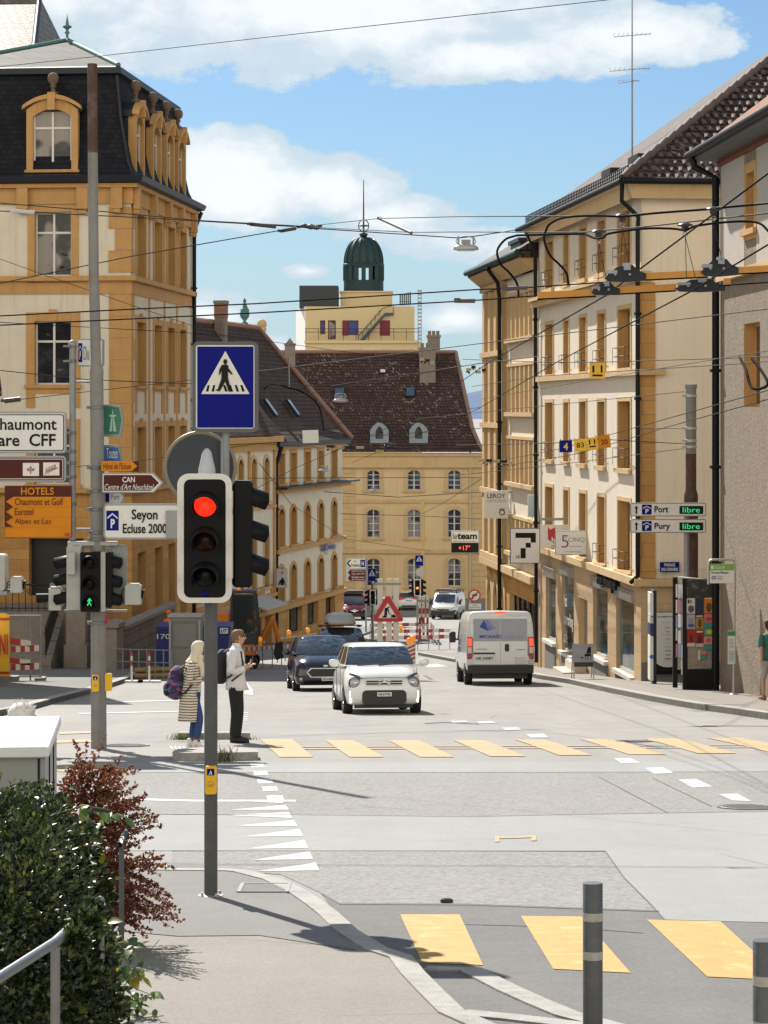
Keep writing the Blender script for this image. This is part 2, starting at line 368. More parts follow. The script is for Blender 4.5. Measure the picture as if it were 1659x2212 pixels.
for (x,yt,yb,tx,ty) in ((108,241,252,-30,246),(126,258,273,-70,274),(137,281,300,-75,291),(153,307,326,-50,325),(171,335,358,-25,360),(187,370,396,-10,399),(203,407,432,8,435),(223,443,468,25,471)): wm.append(P1((tx,ty),(x-12,yt),(x,yb)))
wm += [[(180,1722),(420,1729),(640,1729),(640,1733),(420,1733),(180,1727)],[(283,1461),(480,1464),(480,1466),(283,1463)],[(225,1517),(390,1512),(390,1514),(225,1519)],[(170,1541),(400,1536),(400,1538),(170,1543)],
       [(480,1452),(500,1456),(520,1480),(530,1500),(548,1502),(546,1490),(530,1470),(505,1449)],[(900,1437),(945,1434),(970,1440),(930,1442)],[(1020,1400),(1060,1398),(1062,1401),(1022,1403)]]
for i in range(5): wm.append([(366+i*9,1613),(371+i*9,1613),(376+i*9,1620),(371+i*9,1620)])
for i in range(5): wm.append([(505,1541+4*i),(538,1539+4*i),(537,1541+4*i),(505,1543+4*i)])
sheet('white_marking',wm,.0075,M_WHT)
sheet('asphalt_joint',[P1((288,572),(700,575),(1310,597),(1310,601),(700,579.5),(288,577)),P1((1140,405),(1200,490),(1290,580),(1330,626),(1326,626),(1286,581),(1196,491),(1137,406)),P1((230,540),(290,574),(289,577),(228,543)),P1((-250,287),(150,288.6),(700,294.8),(1000,288.6),(1400,281.8),(1900,274.8),(1900,276.2),(1400,283.2),(1000,290),(700,296),(150,290),(-250,288.3)),
      P1((-250,403.6),(1138,404.8),(1138,406.4),(-250,405)),P1((1120,168),(1230,225),(1340,283),(1337,283.5),(1226,226),(1117,168)),P1((1290,170),(1480,262),(1477,263),(1287,170.5)),P1((560,-5),(620,-9),(735,-3),(735,-1.5),(620,-7.5),(560,-3)),P1((690,640),(1000,648),(1260,668),(1260,670),(1000,650),(690,642))],.0075,mat('bitumen_seal',(.055,.054,.053),.6,var=.3))
# pavements and kerbs
kl = [R1(*p) for p in ((-820,455),(-200,461),(-60,462),(0,468),(100,493),(180,531),(225,560),(280,600),(345,658),(440,716),(520,742),(560,792),(620,852),(690,918))]
kp = [G(x,y,.07) for x,y in kl];kp = [(p.x,p.y) for p in kp]+[(kp[-1].x+.3,kp[-1].y-.9),(kp[-1].x+.6,kp[-1].y-4),(1.0,2),(1.0,-8)]
slab('pavement_near',kp+[(-12,-8),(-12,kp[0][1])],.066,A_WALK,px=False)
sheet('pavement_dark',[[(330,1862),(420,1864),(560,1895),(640,1940),(700,1985),(770,2052),(560,2020),(385,2022),(250,2010),(250,1870)]],.0705,A_WALK2,gup=.07)
strip('kerb',kp,.15,.078,GRAN,side=-1)
d2 = [G(*R1(*p)) for p in ((572,780),(740,786),(870,850),(960,890),(1060,931),(1180,962),(1350,1010))]
strip('kerb_setts',[(p.x,p.y) for p in d2],.16,.018,GRAN,side=-1)
d3 = [G(*R1(*p)) for p in ((700,921),(860,936),(1060,960),(1250,985))]
strip('kerb_setts',[(p.x,p.y) for p in d3],.17,.018,GRAN,side=-1)
rk = [G(x,y) for x,y in ((1900,1602),(1659,1555),(1580,1543),(1500,1532),(1400,1514),(1310,1495),(1230,1477),(1160,1466))]
rk = [(p.x,p.y) for p in rk]+[(4.55,94),(3.0,110),(1.6,120)]
slab('pavement_right',rk+[(12,120),(30,100),(30,rk[0][1])],.13,A_WALK,px=False)
strip('kerb',rk,.28,.138,GRAN,side=-1)
lk = [(-30,40)]+[(p.x,p.y) for p in (G(0,1547),G(60,1536),G(130,1516),G(190,1500),G(240,1485),G(272,1474))]+[(-8.3,88),(-8.2,100)]
slab('pavement_left',lk+[(-40,100)],.12,A_WALK2,px=False)
strip('kerb',lk,.25,.128,GRAN,side=1)
fk = [(p.x,p.y) for p in (G(1130,1388),G(1088,1378),G(1140,1362),G(1280,1345))]
slab('pavement_far',fk+[(30,170),(12,122),(4,122)],.13,A_WALK,px=False)
pk = [(-8.2,100.2),(-7.4,118),(-5.2,136),(-1.4,156),(0,170),(-20,170)]
slab('pavement_far_left',pk,.13,A_WALK2,px=False)
slab('traffic_island',[(373,1624),(380,1619),(400,1616),(440,1614),(520,1615),(556,1618),(558,1624),(470,1626),(395,1626)],.12,GRAN)
slab('traffic_island_kerb',[(385,1583.5),(388,1579.5),(536,1579.5),(541,1583.5)],.105,GRAN)
# hills over the lake
hm = mat('haze_blue_hillside',(.035,.075,.16),.95,var=.15,vscale=.004)  # blue haze of the distance put into the hill colour
hb = MB();n = 60
top = [(-1600+i*60,6000,60+38*sin(i*.37)+25*sin(i*.83+1)+ (70 if 40 < i < 56 else 0)) for i in range(n)]
hb.loft([[(x,5200,-19) for x,_,_ in top],[(x,5800,z*.75) for x,_,z in top],top,[(x,6900,-19) for x,_,_ in top]],closed=False,smooth=True)
tag(hb.build('hills',hm),kind='structure')
def cover(x,y,r,label,name='manhole_cover',cat='manhole cover',n=20,ratio=1.0):
    p = G(x,y);b = MB();sl = (zg(p.y+.5)-zg(p.y-.5));b.M = Matrix(((1,0,0,0),(0,1,0,0),(0,sl,1,0),(0,0,0,1)))
    b.lathe((0,0,.009),[(.001,.006),(r*.86,.006),(r*.88,.002),(r*.93,.002),(r*.95,.007),(r,.007),(r,-.02)],n,caps=False,smooth=False)
    for k in range(-4,5):
        w = sqrt(max(.01,.8**2-(k*.17)**2))*r;b.box(-w,w,k*.17*r-.012,k*.17*r+.012,.0155,.019)
    tag(b.build(name,mat('cast_iron',(.16,.155,.15),.6,.3,var=.25,vscale=8),loc=p),label,cat)
cover(1615,1745,.34,'round iron manhole cover in the road at the right edge, near the white dashes');cover(275,1611,.36,'round iron manhole cover beside the foot of the tall rusty pole')
cover(1370,1602,.3,'round iron manhole cover between stripes of the far yellow crosswalk')
p = G(572,1919,.07);b = MB();b.M = Matrix(((1,0,0,0),(0,1,0,0),(0,-.075,1,0),(0,0,0,1)))
b = MB(b.M)
b.box(-.2,.2,-.3,-.27,-.02,.012);b.box(-.2,.2,.27,.3,-.02,.012);b.box(-.2,-.17,-.27,.27,-.02,.012);b.box(.17,.2,-.27,.27,-.02,.012)
for i in range(9): b.box(-.17,.17,-.255+i*.06,-.225+i*.06,-.02,.008)
tag(b.build('drain_grate',mat('grate_steel',(.2,.2,.2),.6,.4,var=.2)),'square steel drain grate in the pavement right of the traffic light base','drain grate').location = p
p = G(965,1951);b = MB();random.seed(3)
b.lathe_scaled((0,0,.02),[(.0,-.03),(.036,-.02),(.042,.003),(.028,.018),(0,.022)],7,(1.3,.8,.9));tag(b.build('stone',mat('dark_stone',(.04,.04,.045),.9)),'small dark stone lying on the asphalt behind the near crosswalk','stone').location = p
# ================================================================== BUILDINGS
SAND = brickmat('sandstone_blocks',(.50,.275,.095),(.42,.225,.075),(.30,.18,.08),1.1,.42,.012,.85,.35,var=.22,streak=.35)
SANDP = mat('sandstone',(.48,.27,.095),.85,var=.2,vscale=1.6,bump=.25,bscale=25,streak=.3)
SANDL = mat('pale_sandstone',(.52,.36,.18),.85,var=.18,vscale=1.5,bump=.25,bscale=25,streak=.25)
REND = mat('cream_render',(.64,.58,.46),.9,var=.12,vscale=1.2,bump=.25,bscale=60,streak=.4)
REND_Y = mat('yellow_render',(.60,.44,.24),.9,var=.08,vscale=.8,bump=.2,bscale=60,streak=.3)
REND_R = mat('rough_grey_render',(.215,.168,.118),.95,var=.32,vscale=3,bump=1.6,bscale=11,streak=.3)
REND_H = mat('warm_render',(.66,.58,.46),.9,var=.08,vscale=1.1,bump=.25,bscale=50,streak=.3)
REND_G = mat('cream_gable_render',(.75,.64,.49),.9,var=.09,vscale=.8,bump=.25,bscale=50,streak=.2)
SLATE = brickmat('dark_slate',(.012,.012,.016),(.02,.02,.025),(.008,.008,.01),.28,.2,.012,.75,.6,var=.3)
SLATE_L = brickmat('slate_with_sheen',(.13,.115,.09),(.19,.165,.13),(.06,.055,.05),.42,.30,.02,.45,.5,var=.25)  # sky sheen on the rear roof painted into the slate colour
LEAD = mat('lead_sheet',(.022,.026,.034),.5,.5,var=.2,vscale=3)
COPPER = mat('green_copper',(.075,.19,.165),.65,.2,var=.3,vscale=4)
COPPER_D = mat('dark_copper',(.016,.043,.047),.6,.3,var=.35,vscale=2.0,streak=.5)
TILE = brickmat('brown_roof_tiles',(.058,.037,.032),(.088,.055,.046),(.03,.018,.015),.28,.24,.03,.75,.9,var=.3,light=((.30,.25,.23),.9,.75))
TILE_B = brickmat('russet_roof_tiles',(.060,.038,.030),(.09,.055,.042),(.03,.018,.015),.28,.24,.03,.75,.9,var=.4)
TILE_D = brickmat('dark_roof_tiles',(.05,.036,.032),(.08,.052,.044),(.02,.015,.013),.34,.3,.035,.7,1.0,var=.3,light=((.30,.26,.22),.9,.6))
TILE_O = brickmat('orange_roof_tiles',(.30,.135,.075),(.36,.18,.10),(.07,.035,.025),.26,.22,.03,.8,.9,var=.25)
BLACKP = mat('black_painted_metal',(.008,.008,.009),.5,var=.2,spec=.2)
IRON = mat('dark_iron',(.02,.02,.022),.5,.5)
WOODW = mat('white_window_frame',(.62,.60,.56),.5,var=.08)
def glassmat(name,base,rough=.04,wob=.25,ws=1.6,curt=None):
    m = bpy.data.materials.new(name);m.use_nodes = True;t = NT(m.node_tree);b = m.node_tree.nodes['Principled BSDF']
    tc = t.n('ShaderNodeTexCoord').outputs['Object'];g = t.n('ShaderNodeNewGeometry').outputs['Position']
    n = t.noise(g,1.4,4,.6);c = t.mix(t.ss(n,.42,.62),base,tuple(x*2.4+.01 for x in base))
    if curt: mp = t.n('ShaderNodeMapping',i_0=g);mp.inputs['Scale'].default_value = (4.5,4.5,.12);fo = t.noise(mp.outputs[0],2.2,3,.6);c = t.mix(t.m('MULTIPLY',t.ss(t.noise(g,.7,1,.5),.44,.5),curt[1]),c,t.mix(fo,tuple(x*.5 for x in curt[0]),curt[0]))
    t.t.links.new(c,b.inputs['Base Color']);b.inputs['Roughness'].default_value = rough;b.inputs['Specular IOR Level'].default_value = .5;b.inputs['IOR'].default_value = 1.45
    if wob:
        bp = t.n('ShaderNodeBump',i_Strength=wob,i_Distance=.12,i_Height=t.noise(g,ws,2,.5));t.t.links.new(bp.outputs[0],b.inputs['Normal'])
    MATS[name] = m;return m
GLASS = glassmat('window_glass',(.012,.014,.018));GLASS_C = glassmat('window_glass_with_curtain',(.02,.018,.016),.06,.3,1.2,((.36,.32,.27),.85))
GLASS_S = glassmat('shop_glass',(.02,.035,.035),.03,.03,.5)
def wall(mb,x0,x1,z0,z1,holes,dep,FM,rev=1):
    old = mb.M;mb.M = old @ FM
    xs = sorted(set([x0,x1]+[h[0] for h in holes]+[h[1] for h in holes]));zs = sorted(set([z0,z1]+[h[2] for h in holes]+[h[3] for h in holes]))
    c = mb.cur
    for i in range(len(xs)-1):
        for j in range(len(zs)-1):
            mx,mz = (xs[i]+xs[i+1])/2,(zs[j]+zs[j+1])/2
            if any(h[0] < mx < h[1] and h[2] < mz < h[3] for h in holes): continue
            mb.quad((xs[i],0,zs[j]),(xs[i+1],0,zs[j]),(xs[i+1],0,zs[j+1]),(xs[i],0,zs[j+1]))
    mb.cur = rev
    for a,b,l,h in holes:
        mb.quad((a,0,l),(a,dep,l),(a,dep,h),(a,0,h));mb.quad((b,0,l),(b,0,h),(b,dep,h),(b,dep,l))
        mb.quad((a,0,l),(b,0,l),(b,dep,l),(a,dep,l));mb.quad((a,0,h),(a,dep,h),(b,dep,h),(b,0,h))
    mb.cur = c;mb.M = old
def archpts(w,h,rise,n=6,x0=0.0,z0=0.0):      # outline of an opening: flat foot, segmental head
    pts = [(x0-w/2,z0),(x0+w/2,z0),(x0+w/2,z0+h-rise)]
    for i in range(1,n):
        a = i/n;pts.append((x0+w/2-w*a,z0+h-rise+rise*4*a*(1-a)))
    return pts+[(x0-w/2,z0+h-rise)]
WC = {};WR = random.Random(9)
def window(root,FM,x,z,w,h,dep=.22,cols=2,rows=2,rise=0.0,frame=None,glass=None,fw=.07,lintel=None,name='window'):
    frame = frame or WOODW;glass = glass or (GLASS_C if WR.random() < .3 else GLASS)
    key = (round(w,2),round(h,2),cols,rows,round(rise,2),frame.name,glass.name,fw,lintel)
    if key not in WC:
        b = MB();b.box(-w/2,-w/2+fw,0,.06,0,h);b.box(w/2-fw,w/2,0,.06,0,h);b.box(-w/2+fw,w/2-fw,0,.06,0,fw);b.box(-w/2+fw,w/2-fw,0,.06,h-fw,h)
        for i in range(1,cols): xx = -w/2+w*i/cols;b.box(xx-fw*.6,xx+fw*.6,-.012,.05,fw,h-fw)
        zl = [lintel*h] if lintel else [h*j/rows for j in range(1,rows)]
        for zz in zl: b.box(-w/2+fw,w/2-fw,-.006,.05,zz-fw*(.6 if lintel else .35),zz+fw*(.6 if lintel else .35))
        f = b.build('window',frame);g = MB();g.quad((-w/2+fw*.5,.035,fw*.5),(w/2-fw*.5,.035,fw*.5),(w/2-fw*.5,.035,h-fw*.5),(-w/2+fw*.5,.035,h-fw*.5));gm = g.build('pane',glass)
        WC[key] = (f.data,gm.data);bpy.data.objects.remove(f);bpy.data.objects.remove(gm)
    fm,gm = WC[key]
    o = link(name,fm,root);o.matrix_local = FM @ T(x,dep,z);p = link('pane',gm,o);return o
SC = {}
def surround(root,FM,x,z,w,h,rise=0.0,t=.2,proj=.05,m=None,sill=True,key=False,legs=0.0):
    m = m or SANDP;k = (round(w,2),round(h,2),round(rise,2),t,proj,m.name,sill,key,legs)
    if k not in SC:
        b = MB();b.ring(archpts(w+2*t,h+2*t,rise+(.0 if not rise else .03),6,0,-t),archpts(w-.002,h,rise),-proj,.012)
        if sill: b.box(-w/2-t-.06,w/2+t+.06,-proj-.09,-proj-.001,-.14,0)
        if key: b.box(-.16,.16,-proj-.04,-proj-.001,h,h+t+.12)
        if legs: b.box(-w/2-t,-w/2,-proj,.01,-legs,-t-.001);b.box(w/2,w/2+t,-proj,.01,-legs,-t-.001)
        o = b.build('window_surround',m);SC[k] = o.data;bpy.data.objects.remove(o)
    o = link('window_surround',SC[k],root);o.matrix_local = FM @ T(x,0,z);return o
def band(mb,segs,z0,z1,p,inn=.0):
    """string course: segs = list of (FM, x0, x1) wall lines"""
    for FM,a,b in segs: old = mb.M;mb.M = old @ FM;mb.box(a,b,-p,inn,z0,z1);mb.M = old
def downpipe(root,pts,r=.055,m=None):
    b = MB();b.tube(pts,r,8)
    for i in range(len(pts)-1):
        a,c = Vector(pts[i]),Vector(pts[i+1])
        if (a-c).length > 3:
            for k in range(1,int((a-c).length/2.5)): q = a.lerp(c,k*2.5/(a-c).length);b.box(q.x-r*1.35,q.x+r*1.35,q.y-r*1.35,q.y+r*1.35,q.z-.04,q.z+.04)
    return b.build('downpipe',m or BLACKP,root)
I4 = Matrix.Identity(4)
def side_R(x=0.0,y0=0.0): return Matrix(((0,-1,0,x),(1,0,0,y0),(0,0,1,0),(0,0,0,1)))      # faces +x; local x runs away along +y
def side_L(x=0.0,y0=0.0): return Matrix(((0,1,0,x),(-1,0,0,y0),(0,0,1,0),(0,0,0,1)))      # faces -x; local x runs back along -y, from y0
def back_F(x0,y): return Matrix(((-1,0,0,x0),(0,-1,0,y),(0,0,1,0),(0,0,0,1)))
# ---------------------------------------------------------------- grand corner building on the left
def finial(root,x,y,z,h,m=COPPER,name='finial'):
    b = MB();k = h
    b.lathe((x,y,z),[(.12*k,-.3*k),(.09*k,.0),(.05*k,.1*k),(.045*k,.22*k),(.1*k,.3*k),(.05*k,.36*k),(.05*k,.42*k),(.17*k,.5*k),(.17*k,.53*k),(.07*k,.58*k),(.05*k,.7*k),(.02*k,.85*k),(.004,1.0*k)],10);return b.build(name,m,root)
LB = thing('corner_building','grand cream and ochre stone corner building with dark slate mansard roof on the left','building',(U(283,100),100,zg(100)),-atan2(.0945,1)*1.0)
def zl(y): return (HY-y)/55+10.13
b = MB();fx = lambda x: (x-283)/55.0
SR = side_R()
SID = [(1.14,2.89),(4.9,6.6),(8.0,9.66),(10.9,12.5)];FRC = [(fx(72),fx(153)),(-8.3,-6.8),(-12.6,-11.1)]
rowsz = [(zl(597),zl(458)),(zl(832),zl(694)),(zl(1048),zl(925))]
hf = [(a,c,l,h) for a,c in FRC for l,h in rowsz]+[(fx(60),fx(180),zl(1290),zl(1165))];hs = [(a,c,l,h) for a,c in SID for l,h in rowsz]
zt = zl(388);zb = zl(1062)
wall(b,-17,0,zb,zt,[h for h in hf if h[2] > zb],.28,I4);wall(b,0,14.3,zb,zt,[h for h in hs if h[2] > zb],.35,SR)
b.cur = 0;wall(b,0,17,zb,zt,[],.1,back_F(0,14.3))
b.build('wall',[REND,SANDP],LB)
b = MB();hb2 = [(a,c,1.2,4.4) for a,c in SID]
wall(b,-17,.06,-1.0,zb,[(fx(60),fx(180),zl(1290),zl(1165))],.6,T(0,-.06,0));wall(b,-.06,14.3,-1.0,zb,hb2,.4,side_R(.06));b.quad((-17,-.06,zb),(.06,-.06,zb),(.06,14.3,zb),(-17,14.3,zb))
b.build('stone_base',[SAND,SANDP],LB)
for a,c,l,h in hb2: window(LB,SR,(a+c)/2,l,c-a,h-l,.36)
d = MB();d.box(fx(60),fx(180),.4,.46,zl(1290),zl(1165));d.build('entrance_door',mat('dark_door',(.012,.011,.011),.5),LB)
b = MB();segs = lambda p: [(I4,-17,p),(SR,0,14.3)]
band(b,segs(.10),zl(441),zl(407),.10,.0);band(b,segs(.30),zl(406.5),zl(398),.30,0);band(b,segs(.05),zl(636),zl(608),.05);band(b,segs(.22),zl(607.5),zl(597),.22);band(b,segs(.3),zl(1066),zl(1056),.3)
b.build('cornice',SANDP,LB)
for zz,dx in ((zl(420),0),):
    for x in (fx(255),fx(180),fx(48)): b = MB();b.box(x-.22,x+.22,-.34,-.101,zl(452),zl(407));b.box(x-.15,x+.15,-.3,-.05,zl(462),zl(452)+.01);b.build('bracket',SANDP,LB)
    for s in (.25,3.85,7.3,10.3,13.6): b = MB(SR);b.box(s-.2,s+.2,-.34,-.101,zl(452),zl(407));b.box(s-.14,s+.14,-.3,-.05,zl(462),zl(452)+.01);b.build('bracket',SANDP,LB)
b = MB();rg = lambda p,z: [(-17,-p,z),(p,-p,z),(p,14.3+p*.5,z),(-17,14.3+p*.5,z)]
b.loft([rg(.3,zl(397.5)),rg(.52,zl(394)),rg(.6,zl(384)),rg(.55,zl(381)),rg(.1,zl(376))]);b.build('gutter',LEAD,LB)
for sd in (0,1):                                 # toothed quoins
    b = MB(SR if sd else I4)
    for i in range(14):
        z0 = zl(1062)+i*.86
        if z0+.84 > zl(441) or zl(640) < z0+.4 < zl(597): continue
        w = (.86 if z0 < zl(640) else (.88,.62)[i % 2]) if not sd else (.62,.4)[i % 2]
        if sd: b.box(.002,w,-.036,0,z0,z0+.848)
        else: b.box(-w,.035,-.045,-.002,z0,z0+.848)
    b.build('quoins',SANDP,LB)
for a,c in FRC:
    for r,(l,h) in enumerate(rowsz):
        window(LB,I4,(a+c)/2,l,c-a,h-l,.2,2,2,lintel=.68)
        surround(LB,I4,(a+c)/2,l,c-a,h-l,0,.34 if r else .28,.05,SANDP,True,r > 0,.9 if r == 1 else 0)
for a,c in SID:
    for r,(l,h) in enumerate(rowsz):
        window(LB,SR,(a+c)/2,l,c-a,h-l,.3,2,2,lintel=.68)
        surround(LB,SR,(a+c)/2,l,c-a,h-l,0,.24,.05,SANDP,True,r > 0,1.15 if r else 0)
b = MB()                                          # upright stone strips on the side wall
for s in (3.85,7.3,10.3): b.M = SR;b.box(s-.16,s+.16,-.03,-.001,zl(1055),zl(637));b.box(s-.16,s+.16,-.03,-.001,zl(597),zl(452));b.M = Matrix.Identity(4)
b.build('pilasters',SANDP,LB)
zr0,zr1 = zl(378),23.35
b = MB();mid = lambda p,z: [(-17,p,z),(-p,p,z),(-p,14.3-p*.3,z),(-17,14.3-p*.3,z)]
b.loft([mid(-.1,zr0),mid(.14,zr0+.5),mid(.52,zr0+2.3),mid(.72,zr1)]);b.build('mansard_roof',SLATE,LB)
b = MB();b.loft([mid(.72,zr1),mid(.5,zr1+.06),mid(.5,zr1+.3),mid(.62,zr1+.36)],smooth=False)
for (p,q) in (((-.1+.03,-.1-.03,0),0),):
    b.tube([(.1,-.1,zr0),(-.12,.12,zr0+.5),(-.5,.5,zr0+2.3),(-.7,.7,zr1)],.07,6)
b.build('roof_edge',LEAD,LB)
b = MB();za = 25.5;zz = zr1+.36
b.add([(-8.6,.6,zz),(-.62,.62,zz),(-.62,14,zz),(-8.6,14,zz),(-4.0,6.6,za+.1),(-4.0,12,za+.1)],[(0,1,4),(1,2,5,4),(2,3,5),(3,0,4,5)]);b.build('upper_roof',brickmat('mid_slate',(.025,.024,.022),(.06,.054,.045),(.015,.015,.015),.6,.45,.03,.7,.6,var=.5),LB)
b = MB();b.tube([(-.62,.62,zz+.03),(-4.0,6.6,za+.13)],.11,6);b.tube([(-8.6,.6,zz+.03),(-4.0,6.6,za+.13)],.11,6);b.tube([(-4,6.6,za+.13),(-4,12,za+.13)],.1,6);b.build('roof_ridge',COPPER,LB)
finial(LB,-4.0,6.6,za+.1,1.15)
b = MB();b.add([(-30,9,23.6),(-6.2,9,23.6),(-6.2,26,23.6),(-30,26,23.6),(-30,17,29.2),(-7.6,17,29.2)],[(0,1,5,4),(1,2,5),(2,3,4,5),(3,0,4)]);b.build('rear_roof',SLATE_L,LB)
b = MB();b.tube([(-30,17,29.25),(-7.6,17,29.25)],.14,6);b.tube([(-7.6,17,29.25),(-6.2,9,23.65)],.13,6);b.build('rear_ridge',LEAD,LB)
finial(LB,-7.75,17,29.3,2.0);b = MB();b.box(-8.6,-7.9,18,18.6,28.9,29.9);b.box(-8.65,-7.85,17.95,18.65,29.9,30);b.build('chimney',LEAD,LB)
def dormer(root,FM,x,z,w=2.0,h=2.35,rise=.42,glass=None):
    b = MB();b.ring(archpts(w,h+rise,rise+.02,8),archpts(w-.52,h-.12,.3,8,0,.12),-.0,.3)
    top = archpts(w+.3,rise+.28,rise,8,0,h-.12)
    b.prism([p for p in archpts(w+.22,.22+rise,rise,8,0,h-.08)][2:]+[(-w/2,h-.2),(w/2,h-.2)][:0],-.12,-.001) if False else None
    arc = [(w/2+.16-(w+.32)*i/10,h-.02+rise*4*(i/10)*(1-i/10)) for i in range(11)];arc2 = [(p[0]*.96,p[1]+.17) for p in arc][::-1]
    b.prism(arc+arc2,-.16,.12);b.box(-.15,.15,-.2,-.001,h-.05,h+rise+.22)
    b.box(-w/2-.06,w/2+.06,-.06,-.001,0,.1)
    d = b.build('dormer',SANDP,root);d.matrix_local = FM @ T(x,0,z)
    b = MB();arc3 = [(p[0]*.98,p[1]+.172) for p in arc];b.prism([(p[0],p[1]) for p in arc3]+[(-w/2-.12,h-.1),(w/2+.12,h-.1)],.125,1.25);b.box(-w/2+.02,w/2-.02,.31,1.2,0,h-.11);b.build('hood',LEAD,d)
    b = MB();b.lathe((0,.2,h+rise+.14),[(.2,0),(.2,.1),(.09,.16),(.08,.3),(.14,.36),(.09,.42),(.2,.52),(.235,.66),(.2,.8),(.1,.88),(.01,.9)],12);b.build('ball_finial',mat('weathered_stone',(.13,.09,.06),.9,var=.3),d)
    f = window(d,I4,0,.12,w-.52,h-.16,.16,2,2,lintel=.7,glass=glass or GLASS_C)
dormer(LB,I4,fx(110),zl(372),2.06,2.5)
dormer(LB,I4,-7.9,zl(372),2.06,2.5)
for s in (2.0,5.75,8.85,11.7): dormer(LB,SR,s,zl(378),1.95,2.5)
downpipe(LB,[(.45,14.1,zl(400)),(.25,14.0,zl(430)),(.14,14.0,zl(450)),(.14,14.0,0)],.09)
# ---------------------------------------------------------------- building with the music shop on the right
H = thing('shop_building','tall cream building with music shop and black downpipes on the right of the street','building',(U(1385,75),75,zg(75)),atan2(.0964,1))
zh = lambda rel: rel+8.13
FL = side_L(0,19.2);sx = lambda t: 19.2-t
cols = [(1.55,3.55),(5.73,7.03),(9.15,10.4),(12.6,13.6),(15.9,17.6)]
rws = [(4.35,6.03),(1.27,3.06),(-1.8,.25),(-4.92,-2.79)]
holes = [(sx(bb),sx(a),zh(l),zh(h)) for a,bb in cols for l,h in rws]
b = MB();wall(b,0,19.2,zh(-5.05),14.75,holes,.34,FL);wall(b,0,3.6,zh(-5.05),14.75,[],.1,I4);wall(b,3.6,14,zh(-9),14.75,[],.1,I4);wall(b,0,14,0,14.75,[],.1,back_F(14,19.2));b.M = I4
wb = b.build('wall',[REND_H,SANDP],H)
wb.data.materials[0] = REND_H
b = MB();b.box(.02,3.59,-.012,-.002,zh(-4.7),14.7);b.build('gable_render',REND_G,H)
shop = [(1.04,3.92,-8.0,-5.75),(5.34,7.95,-7.95,-5.7),(8.97,10.7,-9.2,-6.3),(11.6,14.1,-8.4,-5.7),(15.4,17.6,-8.3,-6.0)]
PLI = mat('grey_cement_plinth',(.16,.15,.14),.9,var=.15,streak=.3);GF = brickmat('pink_stone_blocks',(.50,.35,.21),(.47,.32,.19),(.36,.25,.15),1.2,.48,.008,.85,.15,var=.12,streak=.2)
b = MB();hsx = [(sx(c),sx(a),zh(l),zh(h)) for a,c,l,h in shop];wall(b,0,19.2,-1.6,zh(-5.05),hsx,.25,FL);wall(b,0,3.6,-1.5,zh(-5.05),[],.1,I4);b.build('shop_front',[GF,SANDL],H)
b = MB()
for a,c in ((-.05,1.0),(3.95,5.3),(7.98,8.93),(10.73,11.57),(14.13,15.35),(17.63,19.2)): b = MB(FL);b.box(sx(c),sx(a),-.05,-.001,-1.6,zh(-8.45)-(.085*a));b.build('plinth',PLI,H)
for a,c,l,h in shop:
    if l > -9: b = MB(FL);b.box(sx(c),sx(a),-.04,-.001,-1.8,zh(l)-.1);b.build('plinth',PLI,H)
b = MB();b.box(0,3.55,-.05,-.001,-1.0,zh(-7.45));b.build('plinth',PLI,H)
for a,c,l,h in shop:
    if l < -9:
        d = MB();d.box(-(c-a)/2,(c-a)/2,0,.05,0,h-l);o = d.build('shop_door',mat('grey_door',(.22,.19,.17),.4),H);o.matrix_local = FL @ T(sx((a+c)/2),.2,zh(l));continue
    window(H,FL,sx((a+c)/2),zh(l),c-a,h-l,.07,1,1,glass=GLASS_S,frame=mat('aluminium',(.45,.44,.42),.35,.7),fw=.09,name='shop_window')
    s = MB();s.box(-(c-a)/2-.06,(c-a)/2+.06,-.14,-.001,-.12,0);o = s.build('sill',mat('pale_sill',(.6,.58,.54),.6),H);o.matrix_local = FL @ T(sx((a+c)/2),0,zh(l));s = MB();s.box(-(c-a)/2,(c-a)/2,-.1,-.001,h-l-.02,h-l+.32);o = s.build('shutter_box',mat('aluminium',(.45,.44,.42),.35,.7),H);o.matrix_local = FL @ T(sx((a+c)/2),0,zh(l))
b = MB()
for z0,z1,p in ((zh(-5.2),zh(-4.98),.22),(zh(1.02),zh(1.2),.17),(zh(3.75),zh(3.95),.30),(zh(3.96),zh(4.08),.42)): b.M = FL;b.box(0,19.2,-p,.01,z0,z1);b.M = I4;b.box(-p,(3.6 if p < .2 and z0 < zh(0) else (.7 if p < .2 else (.3 if z0 > zh(2) else 3.6))),-p if z0 < zh(2) else -.08,-.013,z0,z1)
b.build('string_course',SANDL,H)
b = MB();b.box(-.04,.42,-.045,-.012,zh(-4.97),zh(3.74));b.M = FL;b.box(18.62,19.2,-.04,-.001,zh(-4.97),zh(3.7));b.M = I4;b.build('corner_stones',SAND,H)
for i,(a,c) in enumerate(cols):
    for j,(l,h) in enumerate(rws):
        window(H,FL,sx((a+c)/2),zh(l),c-a,h-l,.3,2 if i in (0,4) else 1,1,frame=mat('brown_wood_frame',(.22,.13,.06),.6),glass=GLASS)
        surround(H,FL,sx((a+c)/2),zh(l),c-a,h-l,0,.13,.03,SANDL,j != 1)
        r = MB();w = (c-a)/2
        for zz in (.35,.62): r.tube([(-w,-.02,zz),(-w,-.18,zz),(w,-.18,zz),(w,-.02,zz)],.010,5)
        for k in range(3): r.tube([(-w+w*k,-.18,.62),(-w+w*k,-.18,.1)],.007,4)
        o = r.build('window_rail',IRON,H);o.matrix_local = FL @ T(sx((a+c)/2),0,zh(l))
ez = 14.75;b = MB();ov = .65
b.box(-ov,14.6,-ov,19.9,ez,ez+.1);b.M = FL;b.M = I4;b.build('soffit',mat('cream_soffit',(.58,.52,.42),.8,var=.06),H)
